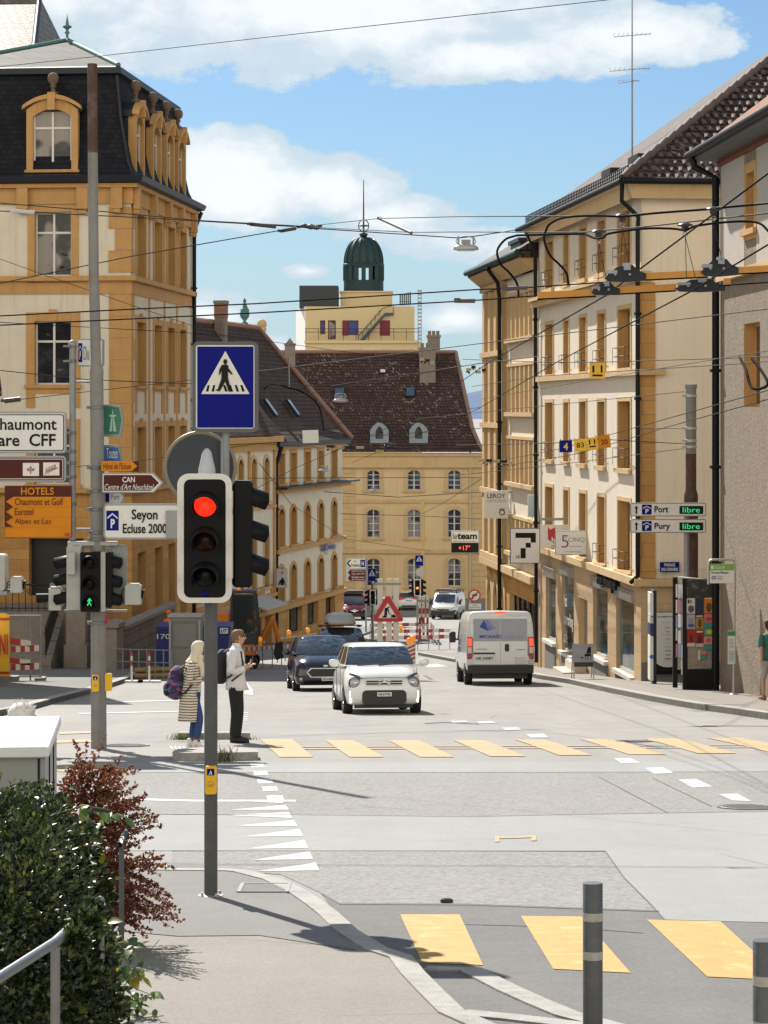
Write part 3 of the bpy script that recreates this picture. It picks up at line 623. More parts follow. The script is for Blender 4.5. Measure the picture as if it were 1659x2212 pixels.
b = MB();b.M = T(0,0,0);b.loft([[(-.32,-.32,ez-.42),(14,-.32,ez-.42),(14,19.5,ez-.42),(-.32,19.5,ez-.42)],[(-.5,-.5,ez-.005),(14,-.5,ez-.005),(14,19.7,ez-.005),(-.5,19.7,ez-.005)]]);b.build('eaves_cornice',REND_Y,H)
b = MB();e0 = ez+.12;hh = 5.25
b.add([(-ov,-ov,e0),(14.6,-ov,e0),(14.6,19.9,e0),(-ov,19.9,e0),(6.9,6.9,e0+hh+.35),(6.9,12.6,e0+hh+.35)],[(0,1,4),(1,2,5,4),(2,3,5),(3,0,4,5)]);b.cur = 1
for r_ in range(24):
    zf = r_/24;w0 = -ov+7.3*zf;y = -ov+7.4*zf;z = e0+(hh+.35)*zf
    n = int((14.6-8*zf-w0)/.27)
    for k in range(n):
        x = w0+.2+k*.27+(.135 if r_ % 2 else 0)
        if x < 9.5-0*zf: b.add([(x,y+.02,z+.04),(x+.15,y+.02,z+.04),(x+.14,y+.2,z+.19),(x+.01,y+.2,z+.19),(x+.075,y,z+.09)],[(0,1,4),(1,2,4),(2,3,4),(3,0,4)])
b.build('roof',[TILE_D,mat('worn_tile',(.085,.06,.052),.7,var=.4,vscale=5)],H)
b = MB()
for k in range(24):
    f0 = k/24;p = Vector((-ov,-ov,e0+.03)).lerp(Vector((6.9,6.9,e0+hh+.38)),f0);q = Vector((-ov,-ov,e0+.1)).lerp(Vector((6.9,6.9,e0+hh+.45)),f0+.047);b.tube([p,q],.13,7)
b.build('hip_tiles',mat('dark_clay',(.09,.065,.055),.75,var=.3),H)
b = MB()
for k in range(64): y = -.4+k*.31;b.box(-.50,-.47,y,y+.03,e0+.08,e0+.42)
for zz in (.2,.3,.4): b.tube([(-.46,-.4,e0+zz),(-.46,19.6,e0+zz)],.018,4)
b.build('snow_guard',IRON,H)
b = MB();b.tube([(-ov-.05,-ov-.05,ez+.06),(-ov-.05,19.9,ez+.06)],.1,8);b.tube([(-ov-.05,-ov-.05,ez+.06),(14,-ov-.05,ez+.06)],.1,8);b.build('gutter',BLACKP,H)
for (ya,yb,zz) in ((3.0,4.6,1.2),(7.6,9.2,1.5)): b = MB();b.box(.5,1.3,ya,yb,e0+.7,e0+1.12);b.build('roof_hatch',IRON,H)
downpipe(H,[(-.62,-.3,ez+.02),(-.62,-.25,ez-.5),(-.1,-.12,ez-.95),(-.12,-.12,ez-1.3),(-.12,-.12,zh(-4.5)),(-.12,-.12,zh(-4.9)),(-.3,.05,zh(-5.1))],.068)
downpipe(H,[(-.5,19.0,ez-.05),(-.16,19.05,ez-.8),(-.12,19.05,-1.2)],.068)
a = thing('tv_antenna','tall thin television antenna mast with two yagi arrays on the right roof','antenna',H.matrix_basis @ Vector((1.5,9,16.2)))
b = MB();b.tube([(0,0,0),(0,0,5.4),(.05,0,6.6)],.035,6,r1=.012);b.build('mast',mat('grey_metal',(.3,.3,.31),.5,.6),a)
k = a.location.y/F
for yy,l0,l1,lab in ((75,-39,39,0),(149,-48,36,0),(175,-30,14,0)):
    z = (HY-yy)*k-a.location.z;b = MB();b.tube([(l0*k,.1,z-.06),(l1*k,-.1,z+.02)],.013,4)
    for i in range(9): x = l0+(l1-l0)*i/8;b.tube([(x*k,-.35,z),(x*k,.35,z+.02)],.008,4)
    b.build('yagi_array',mat('grey_metal',(.3,.3,.31),.5,.6),a)
# ---------------------------------------------------------------- pilastered building beyond it
P = thing('arcaded_building','ochre pilastered building with rows of narrow windows beyond the music shop building','building',(5.72,94.6,zg(94.6)),atan2(.0964,1));zp = lambda r: r+9.68
LP = 14.3;FP = side_L(0,LP);sp_ = lambda t: LP-t
st = [(4.46,2.8),(1.7,-.1),(-1.15,-2.85),(-4.25,-5.6)]
ho = [];b = MB()
for h,l in st:
    for k in range(6): t0 = .55+k*1.13;ho.append((sp_(t0+.62),sp_(t0),zp(l),zp(h)))
    for k in range(3): t0 = 8.75+k*1.75;ho.append((sp_(t0+1.05),sp_(t0),zp(l-.25),zp(h+.15)))
arc = []
wall(b,0,LP,zp(-6.3),zp(5.2),ho,.32,FP);wall(b,0,12,0,zp(5.2),[],.1,I4);wall(b,0,12,0,zp(5.2),[],.1,back_F(12,LP));b.build('wall',[REND,SANDP],P)
for a_,c_,l,h in ho: window(P,FP,(a_+c_)/2,l,c_-a_,h-l,.27,1,1,frame=mat('brown_wood_frame',(.22,.13,.06),.6))
b = MB()
for h,l in st:
    b.M = FP
    for k in range(7): t0 = .3+k*1.13;b.box(sp_(t0+.22),sp_(t0-.04),-.12,-.001,zp(l),zp(h))
    b.box(sp_(7.6),sp_(.2),-.22,-.001,zp(l-.16),zp(l-.001));b.box(sp_(7.6),sp_(.2),-.14,-.001,zp(h+.001),zp(h+.12));b.M = I4
for k in range(4): t0 = 8.1+k*1.75;b.M = FP;b.box(sp_(t0+.6),sp_(t0),-.2,-.001,zp(-6.2),zp(4.9));b.M = I4
for r in (4.95,2.2,-.75,-3.5,-6.2): b.M = FP;b.box(0,sp_(8.0),-.27,-.002,zp(r),zp(r+.22));b.M = I4
b.M = FP;b.box(0,LP,-.3,-.001,zp(-6.5),zp(-6.22));b.M = I4
b.build('pilasters',SANDL,P)
b = MB();ah = []
wl = [(sp_(7.3),sp_(.6),zp(-9),zp(-7.3)),(sp_(9.8),sp_(8.5),-1.8,zp(-7.0)),(sp_(11.7),sp_(10.4),-1.8,zp(-7.0)),(sp_(13.6),sp_(12.3),-1.8,zp(-7.0))]
wall(b,0,LP,-2.2,zp(-6.3),wl,.5,FP);b.build('arcade_wall',[SAND,SANDL],P)
for a_,c_,l,h in wl[1:]:
    r = MB();w = c_-a_;r.ring(archpts(w+.5,h-l+.25,.55,8,0,0),archpts(w-.01,h-l-.02,.7,8),-.06,.02);o = r.build('arch',SANDL,P);o.matrix_local = FP @ T((a_+c_)/2,0,l)
    window(P,FP,(a_+c_)/2,l,c_-a_,h-l,.45,1,1,glass=GLASS,frame=BLACKP,name='shop_window')
window(P,FP,(wl[0][0]+wl[0][1])/2,zp(-9),6.7,1.7,.2,5,1,glass=GLASS,frame=BLACKP,name='shop_window')
b = MB()
b.loft([[(-.2,0,zp(5.2)),(12,0,zp(5.2)),(12,LP,zp(5.2)),(-.2,LP+.2,zp(5.2))],[(-.7,0,zp(5.65)),(12,0,zp(5.65)),(12,LP,zp(5.65)),(-.7,LP+.5,zp(5.65))]]);b.build('eaves_cornice',SANDL,P)
b = MB();b.loft([[(-.7,-.1,zp(5.66)),(12,-.1,zp(5.66)),(12,LP+.5,zp(5.66)),(-.7,LP+.5,zp(5.66))],[(-.75,-.1,zp(5.95)),(12,-.1,zp(5.95)),(12,LP+.6,zp(5.95)),(-.75,LP+.6,zp(5.95))],[(4.5,-.1,zp(9.2)),(6,-.1,zp(9.2)),(6,LP-5,zp(9.2)),(4.5,LP-5,zp(9.2))]],caps=True);b.build('roof',TILE_D,P)
b = MB();b.tube([(-.78,-.1,zp(5.85)),(-.78,LP+.6,zp(5.85)),(8,LP+.6,zp(5.85))],.13,6);b.build('gutter',COPPER_D,P)
b = MB();b.box(-.2,1.6,3.0,5.6,zp(5.2),zp(6.45));b.box(-.3,1.7,2.9,5.7,zp(6.45),zp(6.6));b.build('dormer',LEAD,P)
downpipe(P,[(-.85,7.8,zp(5.7)),(-.4,7.8,zp(5.1)),(-.32,7.9,zp(4.5)),(-.32,7.9,-2)],.08);
# ---------------------------------------------------------------- rough rendered building at the right edge
Rb = thing('rough_rendered_building','grey rough rendered building with orange tiled eaves at the right edge','building',(8.72,66,zg(66)),0)
dv = Vector((.05,-1)).normalized();ang = atan2(dv.x,-dv.y)        # street wall heads towards the camera
Rb.rotation_euler = (0,0,ang);kr = 83.3;zr = lambda y: (HY-y)/kr+7.4
FRs = side_L(0,0)
b = MB();hr = [(3.55,4.6,zr(520),zr(405)),(3.55,4.6,zr(690),zr(575)),(3.2,5.2,zr(880),zr(710))]
wall(b,0,16,zr(600),zr(330),hr[:1],.3,FRs);wall(b,0,16,-1.2,zr(600.01),hr[1:2]*0+hr[2:],.3,FRs);wall(b,-12,0,-1,zr(330),[],.1,back_F(0,0));b.quad((0,-16,-1),(12,-16,-1),(12,-16,zr(330)),(0,-16,zr(330)))
ob = b.build('wall',[REND_R,SANDP],Rb)
b = MB();b.M = FRs;b.box(.15,3.3,-.012,-.003,zr(600),zr(345));b.box(4.8,16,-.012,-.003,zr(600),zr(345));b.M = I4;b.build('upper_render',mat('pale_render',(.40,.36,.31),.9,var=.12,bump=.5,bscale=30),Rb)
window(Rb,FRs,4.07,hr[0][2],1.05,hr[0][3]-hr[0][2],.25,1,1,frame=BLACKP);surround(Rb,FRs,4.07,hr[0][2],1.05,hr[0][3]-hr[0][2],0,.25,.03,SANDP)
window(Rb,FRs,4.2,hr[2][2],2.0,hr[2][3]-hr[2][2],.27,1,1,frame=SANDP)
b = MB();b.M = FRs;b.box(.0,16,-.18,-.013,zr(612),zr(596));b.M = I4;b.build('string_course',SANDL,Rb)
b = MB();b.M = FRs;b.box(-.1,16,-.06,-.001,zr(362),zr(345));b.M = I4;b.build('dentil_course',brickmat('red_brick',(.26,.08,.05),(.3,.1,.06),(.1,.05,.04),.14,.3,.03),Rb)
b = MB();b.box(-.65,9,-16,.65,zr(345),zr(332));b.build('soffit',mat('grey_soffit',(.10,.11,.13),.7),Rb)
b = MB();b.add([(-.7,.7,zr(330)),(-.7,-16,zr(330)),(5,-16,zr(330)+4.4),(5,-4,zr(330)+4.4),(9,.7,zr(330)),(9,-16,zr(330))],[(0,3,2,1),(0,4,3),(4,5,2,3)]);b.build('roof',TILE_O,Rb)
b = MB();b.tube([(-.75,.75,zr(333)),(-.75,-16,zr(333))],.1,8);b.tube([(-.75,.75,zr(333)),(8,.75,zr(333))],.1,8);b.build('gutter',BLACKP,Rb)
downpipe(Rb,[(-.7,.2,zr(336)),(-.65,.1,zr(362)),(-.12,.02,zr(385)),(-.12,.02,0)],.1)
# ---------------------------------------------------------------- yellow house closing the street
Y = thing('yellow_house','yellow house with broad brown tiled roof closing the street','building',(U(742,205),205,zg(205)));KY = F/205;zy = lambda y: (HY-y)/KY-zg(205);xy = lambda x: (x-742)/KY
yw = [(807,),(895,),(982,)];yr = [(1059,1015,0.35),(1162,1100,.3),(1267,1206,.3)]
b = MB();ho = [(xy(c[0]-15),xy(c[0]+15),zy(l),zy(h)) for c in yw for l,h,r in yr]
wall(b,-5,12,-3,zy(985),ho,.25,I4);wall(b,0,12,-3,zy(985),[],.1,side_R(12));b.build('wall',[REND_Y,SANDP],Y)
for c in yw:
    for l,h,r in yr:
        w,hh = 30/KY,(l-h)/KY;window(Y,I4,xy(c[0]),zy(l),w,hh,.2,2,4,frame=mat('grey_window_frame',(.50,.52,.56),.5),fw=.09);surround(Y,I4,xy(c[0]),zy(l),w,hh,r,.26,.05,SANDL)
b = MB()
for i in range(28):
    z0 = i*.46-1.0
    if z0+.44 < zy(1000): b.box(xy(742),xy(768),-.06,-.001,z0,z0+.43)
b.build('quoins',SANDL,Y);b = MB()
for i in range(28):
    z0 = i*.46-1.0
    if z0+.44 < zy(1000): b.box(xy(1016),xy(1050),-.06,-.001,z0,z0+.43)
b.build('quoins',SANDL,Y)
b = MB();b.box(-5,12.1,-.3,-.061,zy(1010),zy(985));b.box(-5,12.2,-.5,-.301+.3,zy(984.5),zy(978));b.box(-5,12.1,-.14,-.0615,zy(1086),zy(1080));b.box(-5,12.1,-.2,-.0615,zy(1195),zy(1188));b.build('string_course',SANDL,Y)
b = MB();b.box(-5,12,-.1,-.0615,-3,.9);b.build('plinth',mat('grey_stone_plinth',(.2,.19,.18),.9,var=.2),Y)
b = MB();e = zy(976);rz = zy(765)*1.0+.35
prof = [(-.75,e),(.2,e+.55),(1.5,e+1.9),(7.2,rz)]
xr = [xy(1046),xy(1036),xy(1022),xy(990)]
b.loft([[(-14,y,z),(xr[i],y,z),(xr[i],14.4-y,z),(-14,14.4-y,z)] for i,(y,z) in enumerate(prof)],caps=True);b.build('roof',TILE,Y)
b = MB();
for i in range(3):
    for k in range(8):
        p0 = Vector((xr[i],prof[i][0],prof[i][1])).lerp(Vector((xr[i+1],prof[i+1][0],prof[i+1][1])),k/8);p1 = Vector((xr[i],prof[i][0],prof[i][1]+.08)).lerp(Vector((xr[i+1],prof[i+1][0],prof[i+1][1]+.08)),(k+.9)/8);b.tube([p0,p1],.17,6)
b.tube([(-14,7.2,rz),(xr[3],7.2,rz)],.18,6);b.build('ridge_tiles',mat('clay_ridge',(.24,.14,.10),.8,var=.3),Y)
for x in (820,905):
    b = MB();zc = zy(940)+.15;yc = .9
    b.ring(archpts(1.5,1.75,.6,8,xy(x),zc-.9),archpts(.62,1.0,.45,8,xy(x),zc-.45),yc-.55,yc-.3);b.box(xy(x)-.85,xy(x)+.85,yc-.6,yc-.2,zc-1.1,zc-.9);b.prism(archpts(1.36,1.6,.55,8,xy(x),zc-.85),yc-.29,yc+1.6)
    d = b.build('dormer',mat('zinc',(.22,.25,.30),.5,.4,var=.2),Y);g = MB();g.quad((xy(x)-.4,yc-.4,zc-.55),(xy(x)+.4,yc-.4,zc-.55),(xy(x)+.4,yc-.4,zc+.6),(xy(x)-.4,yc-.4,zc+.6));g.build('pane',GLASS,d)
def onroof(y): # depth and height of the main slope at picture height y
    e1,e2 = prof[2],prof[3];best = None
    for i in range(200):
        f_ = i/199;yy = e1[0]+(e2[0]-e1[0])*f_;z = e1[1]+(e2[1]-e1[1])*f_;py = HY-(z+zg(205))*F/(205+yy)
        if best is None or abs(py-y) < best[0]: best = (abs(py-y),yy,z)
    return best[1],best[2]
SLP = atan2(prof[3][1]-prof[2][1],prof[3][0]-prof[2][0])
for x,y,w,h in ((732,852,.9,1.2),(885,849,.8,1.1),(825,805,.5,.4)):
    yy,z = onroof(y);b = MB(T(xy(x)*(205+yy)/205,yy,z+.06) @ RX(SLP));b.box(-w/2,w/2,-h/2,h/2,0,.12);o = b.build('roof_window',LEAD,Y);g = MB(b.M);g.quad((-w*.4,-h*.42,.125),(w*.4,-h*.42,.125),(w*.4,h*.42,.125),(-w*.4,h*.42,.125));g.build('pane',mat('sky_glass',(.05,.08,.12),.05,spec=1.0) if w > .5 else WOODW,o)
def chimney(root,x0,x1,y0,y1,z0,z1,m,pots=2,cap=.08):
    b = MB();b.box(x0,x1,y0,y1,z0,z1);b.box(x0-cap,x1+cap,y0-cap,y1+cap,z1,z1+.18)
    for k in range(pots): xx = x0+(x1-x0)*(k+.5)/pots;b.box(xx-.14,xx+.14,(y0+y1)/2-.2,(y0+y1)/2+.2,z1+.18,z1+.55)
    return b.build('chimney',m,root)
CH = mat('grey_chimney_render',(.20,.17,.14),.9,var=.25,streak=.4);CHB = mat('brick_chimney',(.24,.12,.08),.9,var=.3)
yy,z = onroof(815);chimney(Y,xy(909),xy(944),yy-.4,yy+.8,z-.6,zy(752),CH,3);chimney(Y,xy(928),xy(956),8.5,9.6,rz-1.5,zy(722),CH,3)
b = MB();b.tube([(xy(1016),-.35,e),(xy(1016),-.12,zy(1010)),(xy(1016),-.12,0)],.08,6);b.build('downpipe',mat('pale_pipe',(.5,.42,.3),.6),Y)
# ---------------------------------------------------------------- left row beyond the corner building
A = thing('arched_window_building','cream building with arched windows and brown stone ground floor far down on the left','building',(U(592,140),140,zg(140)),-atan2(.22,1));za_ = lambda r: r-zg(140)
ta = sqrt(1+.22**2);SA = side_R()
ca = [1.54,4.15,7.33,10.5,13.8];b = MB();LA = 16.3
ho = [(c*ta-.62,c*ta+.62,za_(l),za_(h)) for c in ca for l,h in ((-4.1,-2.45),(-7.6,-5.5),(-10.85,-8.75))]
wall(b,0,LA,za_(-11.05),za_(-2.05),ho,.35,SA);wall(b,0,8,0,za_(-2.05),[],.1,back_F(0,LA));b.build('wall',[REND,SANDP],A)
b = MB();hg = [(3.0,6.0,.3,1.9),(7.2,9.8,.4,2.0),(11.6,14.0,-.6,2.2)];wall(b,0,LA,-2.2,za_(-11.05),hg,.3,side_R(.1));b.build('ground_floor',[SAND,SANDP],A)
for i,(a_,c_,l,h) in enumerate(hg): window(A,SA,(a_+c_)/2,l,c_-a_,h-l,.2,2,1,glass=GLASS_S if i < 2 else GLASS,frame=BLACKP,name='shop_window')
for c in ca:
    for i,(l,h) in enumerate(((-4.1,-2.45),(-7.6,-5.5),(-10.85,-8.75))): window(A,SA,c*ta,za_(l),1.24,h-l,.3,2,1,frame=mat('brown_wood_frame',(.22,.13,.06),.6));surround(A,SA,c*ta,za_(l),1.24,h-l,.35 if i else 0,.2,.05,SANDP)
b = MB();b.M = SA
for r,h_,p in ((-4.62,.22,.5),(-7.95,.22,.22),(-11.15,.25,.25),(-2.2,.15,.25)): b.box(0,LA+.3,-p,-.001,za_(r),za_(r+h_))
b.M = I4;b.build('string_course',SANDP,A)
b = MB();b.M = SA;b.box(-.2,LA+1.2,-.85,-.02,za_(-4.39),za_(-4.28));b.box(-.3,LA+.4,-.45,-.02,za_(-2.04),za_(-1.75));b.M = I4;b.build('metal_ledge',LEAD,A)
b = MB();b.add([(.5,.0,za_(-1.8)),(.5,LA+.4,za_(-1.8)),(-4.35,12.6,za_(4.9)),(-4.35,.0,za_(4.9)),(-9.5,LA+.4,za_(-1.8)),(-9.5,0,za_(-1.8)),(-.2,0,za_(-1.25)),(-.2,LA-.1,za_(-1.25))],[(0,1,7,6),(6,7,2,3),(1,4,2,7),(4,5,3,2)]);b.build('roof',TILE_B,A)
downpipe(A,[(.4,.2,za_(-2)),(.12,.1,za_(-3)),(.12,.1,0)],.12)
Bb = thing('curved_cornice_building','cream and ochre building with slim arched windows behind the traffic light','building',(U(592,140)-.02,139.9,zg(140)),-atan2(.22,1));LB2 = 24
SB = side_R(.05,-LB2);cb = [LB2-1.7-2.6*k for k in range(9)];b = MB()
ho = [(c-.5,c+.5,za_(l),za_(h)) for c in cb for l,h in ((-5.0,-2.6),(-9.6,-6.6))]
wall(b,0,LB2,za_(-11.0),za_(-1.5),ho,.35,SB);wall(b,-10,0,0,za_(-1.5),[],.1,T(0,-LB2,0));b.build('wall',[REND,SANDP],Bb)
for c in cb:
    for l,h in ((-5.0,-2.6),(-9.6,-6.6)): window(Bb,SB,c,za_(l),1.0,h-l,.3,1,1,frame=mat('brown_wood_frame',(.22,.13,.06),.6));surround(Bb,SB,c,za_(l),1.0,h-l,.3,.18,.05,SANDL)
b = MB();hg = [(LB2-2.2,LB2-.8,-.6,3.4)]+[(LB2-5.6-4*k,LB2-2.9-4*k,-.5,2.2) for k in range(5)];wall(b,0,LB2,-2,za_(-11.0),hg,.5,side_R(.12,-LB2));b.build('ground_floor',[SAND,SANDP],Bb)
for a_,c_,l,h in hg: window(Bb,SB,(a_+c_)/2,l,c_-a_,h-l,.45,1,1,glass=GLASS,frame=BLACKP,name='shop_window')
b = MB();b.M = SB
for r,h_,p in ((-1.75,.3,.55),(-2.2,.4,.2),(-5.35,.16,.15),(-10.2,.2,.2),(-11.1,.25,.3)): b.box(0,LB2,-p,-.001,za_(r),za_(r+h_))
for k in range(5): b.box(LB2-.3-5.2*k,LB2-5.2*k,-.1,-.001,za_(-10),za_(-2.2))
b.M = I4;b.build('string_course',SANDP,Bb)
b = MB();b.M = side_R(.13,-LB2);b.prism([(LB2-5.4,2.55),(LB2-5.4,2.75)],-.1,0) if False else None
for i in range(8): b.box(LB2-7.4,LB2-2.9,-1.5+.18*i,-1.33+.18*i,2.5+.06*i,2.56+.06*i)
b.M = I4;b.build('awning',mat('grey_awning',(.42,.42,.42),.7),Bb)
b = MB();zB = za_(-1.4)
b.add([(.5,-LB2-.4,zB),(.5,-.01,zB),(-4.35,-.01,za_(4.9)),(-4.35,-LB2-.4,za_(4.9)),(-9.5,-.01,zB),(-9.5,-LB2-.4,zB)],[(0,1,2,3),(3,2,4,5),(1,4,2),(0,3,5)]);b.build('roof',TILE_B,Bb)
b = MB();b.tube([(-4.35,-LB2,za_(4.95)),(-4.35,12.6,za_(4.95)),(-1.7,14.8,za_(1.3)),(.5,LA+.4,za_(-1.75))],.17,6);b.build('ridge_tiles',mat('clay_ridge',(.24,.14,.10),.8,var=.3),A)
kb = 133/F;RB = Bb.matrix_basis.inverted() if False else (T(*Bb.location) @ RZ(Bb.rotation_euler[2])).inverted()
def onB(x,y,d): return RB @ W(x,y,d)
p = onB(478,708,143.5);chimney(Bb,p.x-.3,p.x+.3,p.y-.3,p.y+.3,p.z-1,p.z+1.35,CH,0,.06)
q = MB();q.box(p.x-.32,p.x+.32,p.y-.32,p.y+.32,p.z+.55,p.z+1.34);q.build('brick_band',CHB,Bb)
p = onB(529,722,151);b = MB();kk = 151/F
b.lathe((p.x,p.y,p.z),[(17*kk,-20*kk),(9*kk,0),(5*kk,10*kk),(5*kk,20*kk),(8*kk,24*kk),(2.5*kk,28*kk),(10*kk,38*kk),(11*kk,46*kk),(10*kk,47*kk),(10*kk,54*kk),(8*kk,55*kk),(5*kk,62*kk),(2*kk,66*kk),(4*kk,71*kk),(3*kk,75*kk),(.1*kk,78*kk)],12);b.build('urn_finial',COPPER,Bb)
p = onB(566,765,166);b = MB();kk = 166/F
b.lathe((p.x,p.y,p.z),[(10*kk,-60*kk),(10*kk,25*kk),(8*kk,28*kk),(8*kk,48*kk),(10*kk,50*kk),(10*kk,56*kk),(8.5*kk,60*kk),(11*kk,61*kk),(11*kk,65*kk),(9*kk,71*kk),(5*kk,75*kk),(.1*kk,76*kk)],14);b.build('round_chimney',SANDL,Bb)
for x,y,d in ((583,885,142.2),(631,885,147.1)):
    p = onB(x,y,d);b = MB(T(p.x,p.y,p.z+.08) @ RY(radians(54)));b.box(-.6,.6,-.3,.3,-.05,.12);o = b.build('roof_window',LEAD,A);g = MB(b.M);g.quad((-.52,-.24,.125),(.52,-.24,.125),(.52,.24,.125),(-.52,.24,.125));g.build('pane',mat('sky_glass',(.05,.08,.12),.05,spec=1.0),o)
pC = W(627,760,190);C_ = thing('small_chimney','small grey capped chimney left of the cream tower on the skyline','chimney',pC);b = MB();kk = 190/F
b.box(-11*kk,11*kk,-.3,.3,-30*kk,14*kk);b.box(-13*kk,13*kk,-.38,.38,14*kk,18*kk);b.prism([(-9*kk,18*kk),(9*kk,18*kk),(0,30*kk)],-.3,.3);b.build('stack',CH,C_)
# ---------------------------------------------------------------- cream tower with green dome
Tw = thing('tower_building','cream tower building with green copper dome and spire on the skyline','building',(U(777,300),300,0));KT = F/300;tx = lambda x: (x-777)/KT;tz = lambda y: (HY-y)/KT
CRM = mat('cream_tower_paint',(.60,.47,.26),.85,var=.05,streak=.1);WHT = mat('white_tower_wall',(.72,.70,.66),.85,var=.04)
b = MB();ho = [(tx(692),tx(703),tz(722),tz(692)),(tx(709),tx(726),tz(733),tz(692)),(tx(752),tx(775),tz(724),tz(692))]
wall(b,tx(660),tx(896),tz(800),tz(662),ho,.3,I4);b.quad((tx(660),0,tz(800)),(tx(632),12,tz(800)),(tx(632),12,tz(662)),(tx(660),0,tz(662))) if False else None
b.cur = 0;b.quad((tx(660),0,tz(662)),(tx(896),0,tz(662)),(tx(896),12,tz(662)),(tx(645),12,tz(662)));b.quad((tx(896),0,-18),(tx(896),12,-18),(tx(896),12,tz(662)),(tx(896),0,tz(662)));b.build('wall',[CRM,SANDP],Tw)
b = MB();b.quad((tx(660),.0,-18),(tx(660),.0,tz(662)),(tx(632),12,tz(662)),(tx(632),12,-18));b.build('side_wall',WHT,Tw)
b = MB();b.box(tx(659),tx(905),-1.5,-.01,tz(742),tz(736));b.box(tx(661),tx(912),-1.2,-.3,-18,tz(742.2));b.build('balcony',CRM,Tw)
for x in (700,770,838,880):
    q = MB();q.box(tx(x-13),tx(x+13),-1.26,-1.201,tz(775),tz(755));q.build('window_surround',SANDL,Tw);q = MB();q.box(tx(x-9),tx(x+9),-1.28,-1.261,tz(775),tz(758));q.build('window',mat('dark_red_shutter',(.16,.012,.022),.6),Tw)
for i,(a_,c_,l,h) in enumerate(ho): window(Tw,I4,(a_+c_)/2,l,c_-a_,h-l,.2,1,1,frame=mat('dark_red_shutter',(.16,.012,.022),.6),glass=mat('blue_blind',(.02,.05,.25),.4) if i != 1 else GLASS_C,fw=.1)
for x0,x1 in ((740,752),(821,843)): q = MB();q.box(tx(x0),tx(x1),-.06,-.001,tz(725),tz(692));q.build('shutter',mat('dark_red_shutter',(.16,.012,.022),.6),Tw)
b = MB()
for x in range(662,906,27): b.box(tx(x)-.03,tx(x)+.03,-1.47,-1.41,tz(736),tz(711))
for yy in (711,718): b.box(tx(660),tx(905),-1.46,-1.43,tz(yy+.6),tz(yy-.6))
b.build('balcony_railing',IRON,Tw)
b = MB();b.add([(tx(775),-.5,tz(738)),(tx(786),-.5,tz(738)),(tx(832),-.5,tz(676)),(tx(832),-.5,tz(684)),(tx(850),-.5,tz(676)),(tx(850),-.5,tz(682))],[(0,1,3,2),(2,3,5,4)]);b.tube([(tx(775),-.5,tz(726)),(tx(828),-.5,tz(666)),(tx(850),-.5,tz(660)),(tx(850),-.5,tz(680))],.05,4)
for i in range(6): x = 775+9*i;b.tube([(tx(x),-.5,tz(726-11.2*i)),(tx(x),-.5,tz(738-11.2*i))],.04,4)
b.build('outside_stair',mat('blue_grey_steel',(.05,.07,.09),.5,.3),Tw)
b = MB();b.box(tx(646),tx(730),2,8,tz(664),tz(615));
for i in range(9): b.box(tx(646)-.02,tx(730)+.02,1.95,1.999,tz(660-5*i),tz(658.6-5*i))
b.build('roof_plant_room',mat('dark_cladding',(.04,.045,.055),.5,.3),Tw)
b = MB();b.box(tx(735),tx(848),3,10,tz(664),tz(629));b.box(tx(733),tx(850),2.8,10.2,tz(629),tz(626));b.build('attic_block',CRM,Tw)
c = (tx(785),6.5,0);k = 306.5/F;b = MB()
b.lathe((c[0],c[1],0),[(43*k,tz(632)*1.02),(43*k,tz(606)*1.02),(39*k,tz(606)*1.02)],24,smooth=False,caps=False);b.lathe((c[0],c[1],0),[(39*k,tz(576)*1.02),(44*k,tz(576)*1.02),(45*k,tz(571)*1.02),(43*k,tz(569)*1.02)],24,smooth=False)
for i in range(16): a_ = 2*pi*i/16;b.box(c[0]+40*k*cos(a_)-.24,c[0]+40*k*cos(a_)+.24,c[1]+40*k*sin(a_)-.24,c[1]+40*k*sin(a_)+.24,tz(606)*1.02,tz(576)*1.02)
for i in range(16):
    if i in (3,4,11,12,13): continue
    a0,a1 = 2*pi*i/16,2*pi*(i+1)/16;b.quad((c[0]+39.5*k*cos(a0),c[1]+39.5*k*sin(a0),tz(606)*1.02),(c[0]+39.5*k*cos(a1),c[1]+39.5*k*sin(a1),tz(606)*1.02),(c[0]+39.5*k*cos(a1),c[1]+39.5*k*sin(a1),tz(576)*1.02),(c[0]+39.5*k*cos(a0),c[1]+39.5*k*sin(a0),tz(576)*1.02))
b.build('lantern_drum',COPPER_D,Tw)
b = MB();zd = tz(569)*1.02;hd = tz(512)*1.02-zd;pr = [(41*k*cos(pi/2*i/8)**.8 if i < 8 else 5*k,zd+hd*sin(pi/2*i/8)) for i in range(9)]
b.lathe((c[0],c[1],0),pr+[(7*k,zd+hd),(7*k,zd+hd+3*k),(9*k,zd+hd+4*k),(9*k,zd+hd+8*k),(3*k,zd+hd+10*k),(.5*k,zd+hd+11*k)],28)
for i in range(14): a_ = 2*pi*i/14;b.tube([(c[0]+(r+.05)*cos(a_),c[1]+(r+.05)*sin(a_),z) for r,z in pr[:8]],.09,4)
b.build('dome',COPPER_D,Tw)
b = MB();zt_ = zd+hd+9*k;b.tube([(c[0],c[1],zt_),(c[0],c[1],tz(388)*1.02)],.13,6,r1=.05)
rr = 11*k;zc = tz(487)*1.02
for th in (0,pi/2): b.tube([(c[0]+rr*cos(a_)*cos(th),c[1]+rr*cos(a_)*sin(th),zc+rr*1.2*sin(a_)) for a_ in [2*pi*i/20 for i in range(21)]],.06,4)
b.tube([(c[0]+rr*cos(a_),c[1]+rr*sin(a_),zc) for a_ in [2*pi*i/20 for i in range(21)]],.06,4);b.build('spire',COPPER_D,Tw)
ms = thing('lattice_mast','slim grey lattice mast on the skyline right of the cream tower','mast',W(907,740,296));k = 296/F;b = MB()
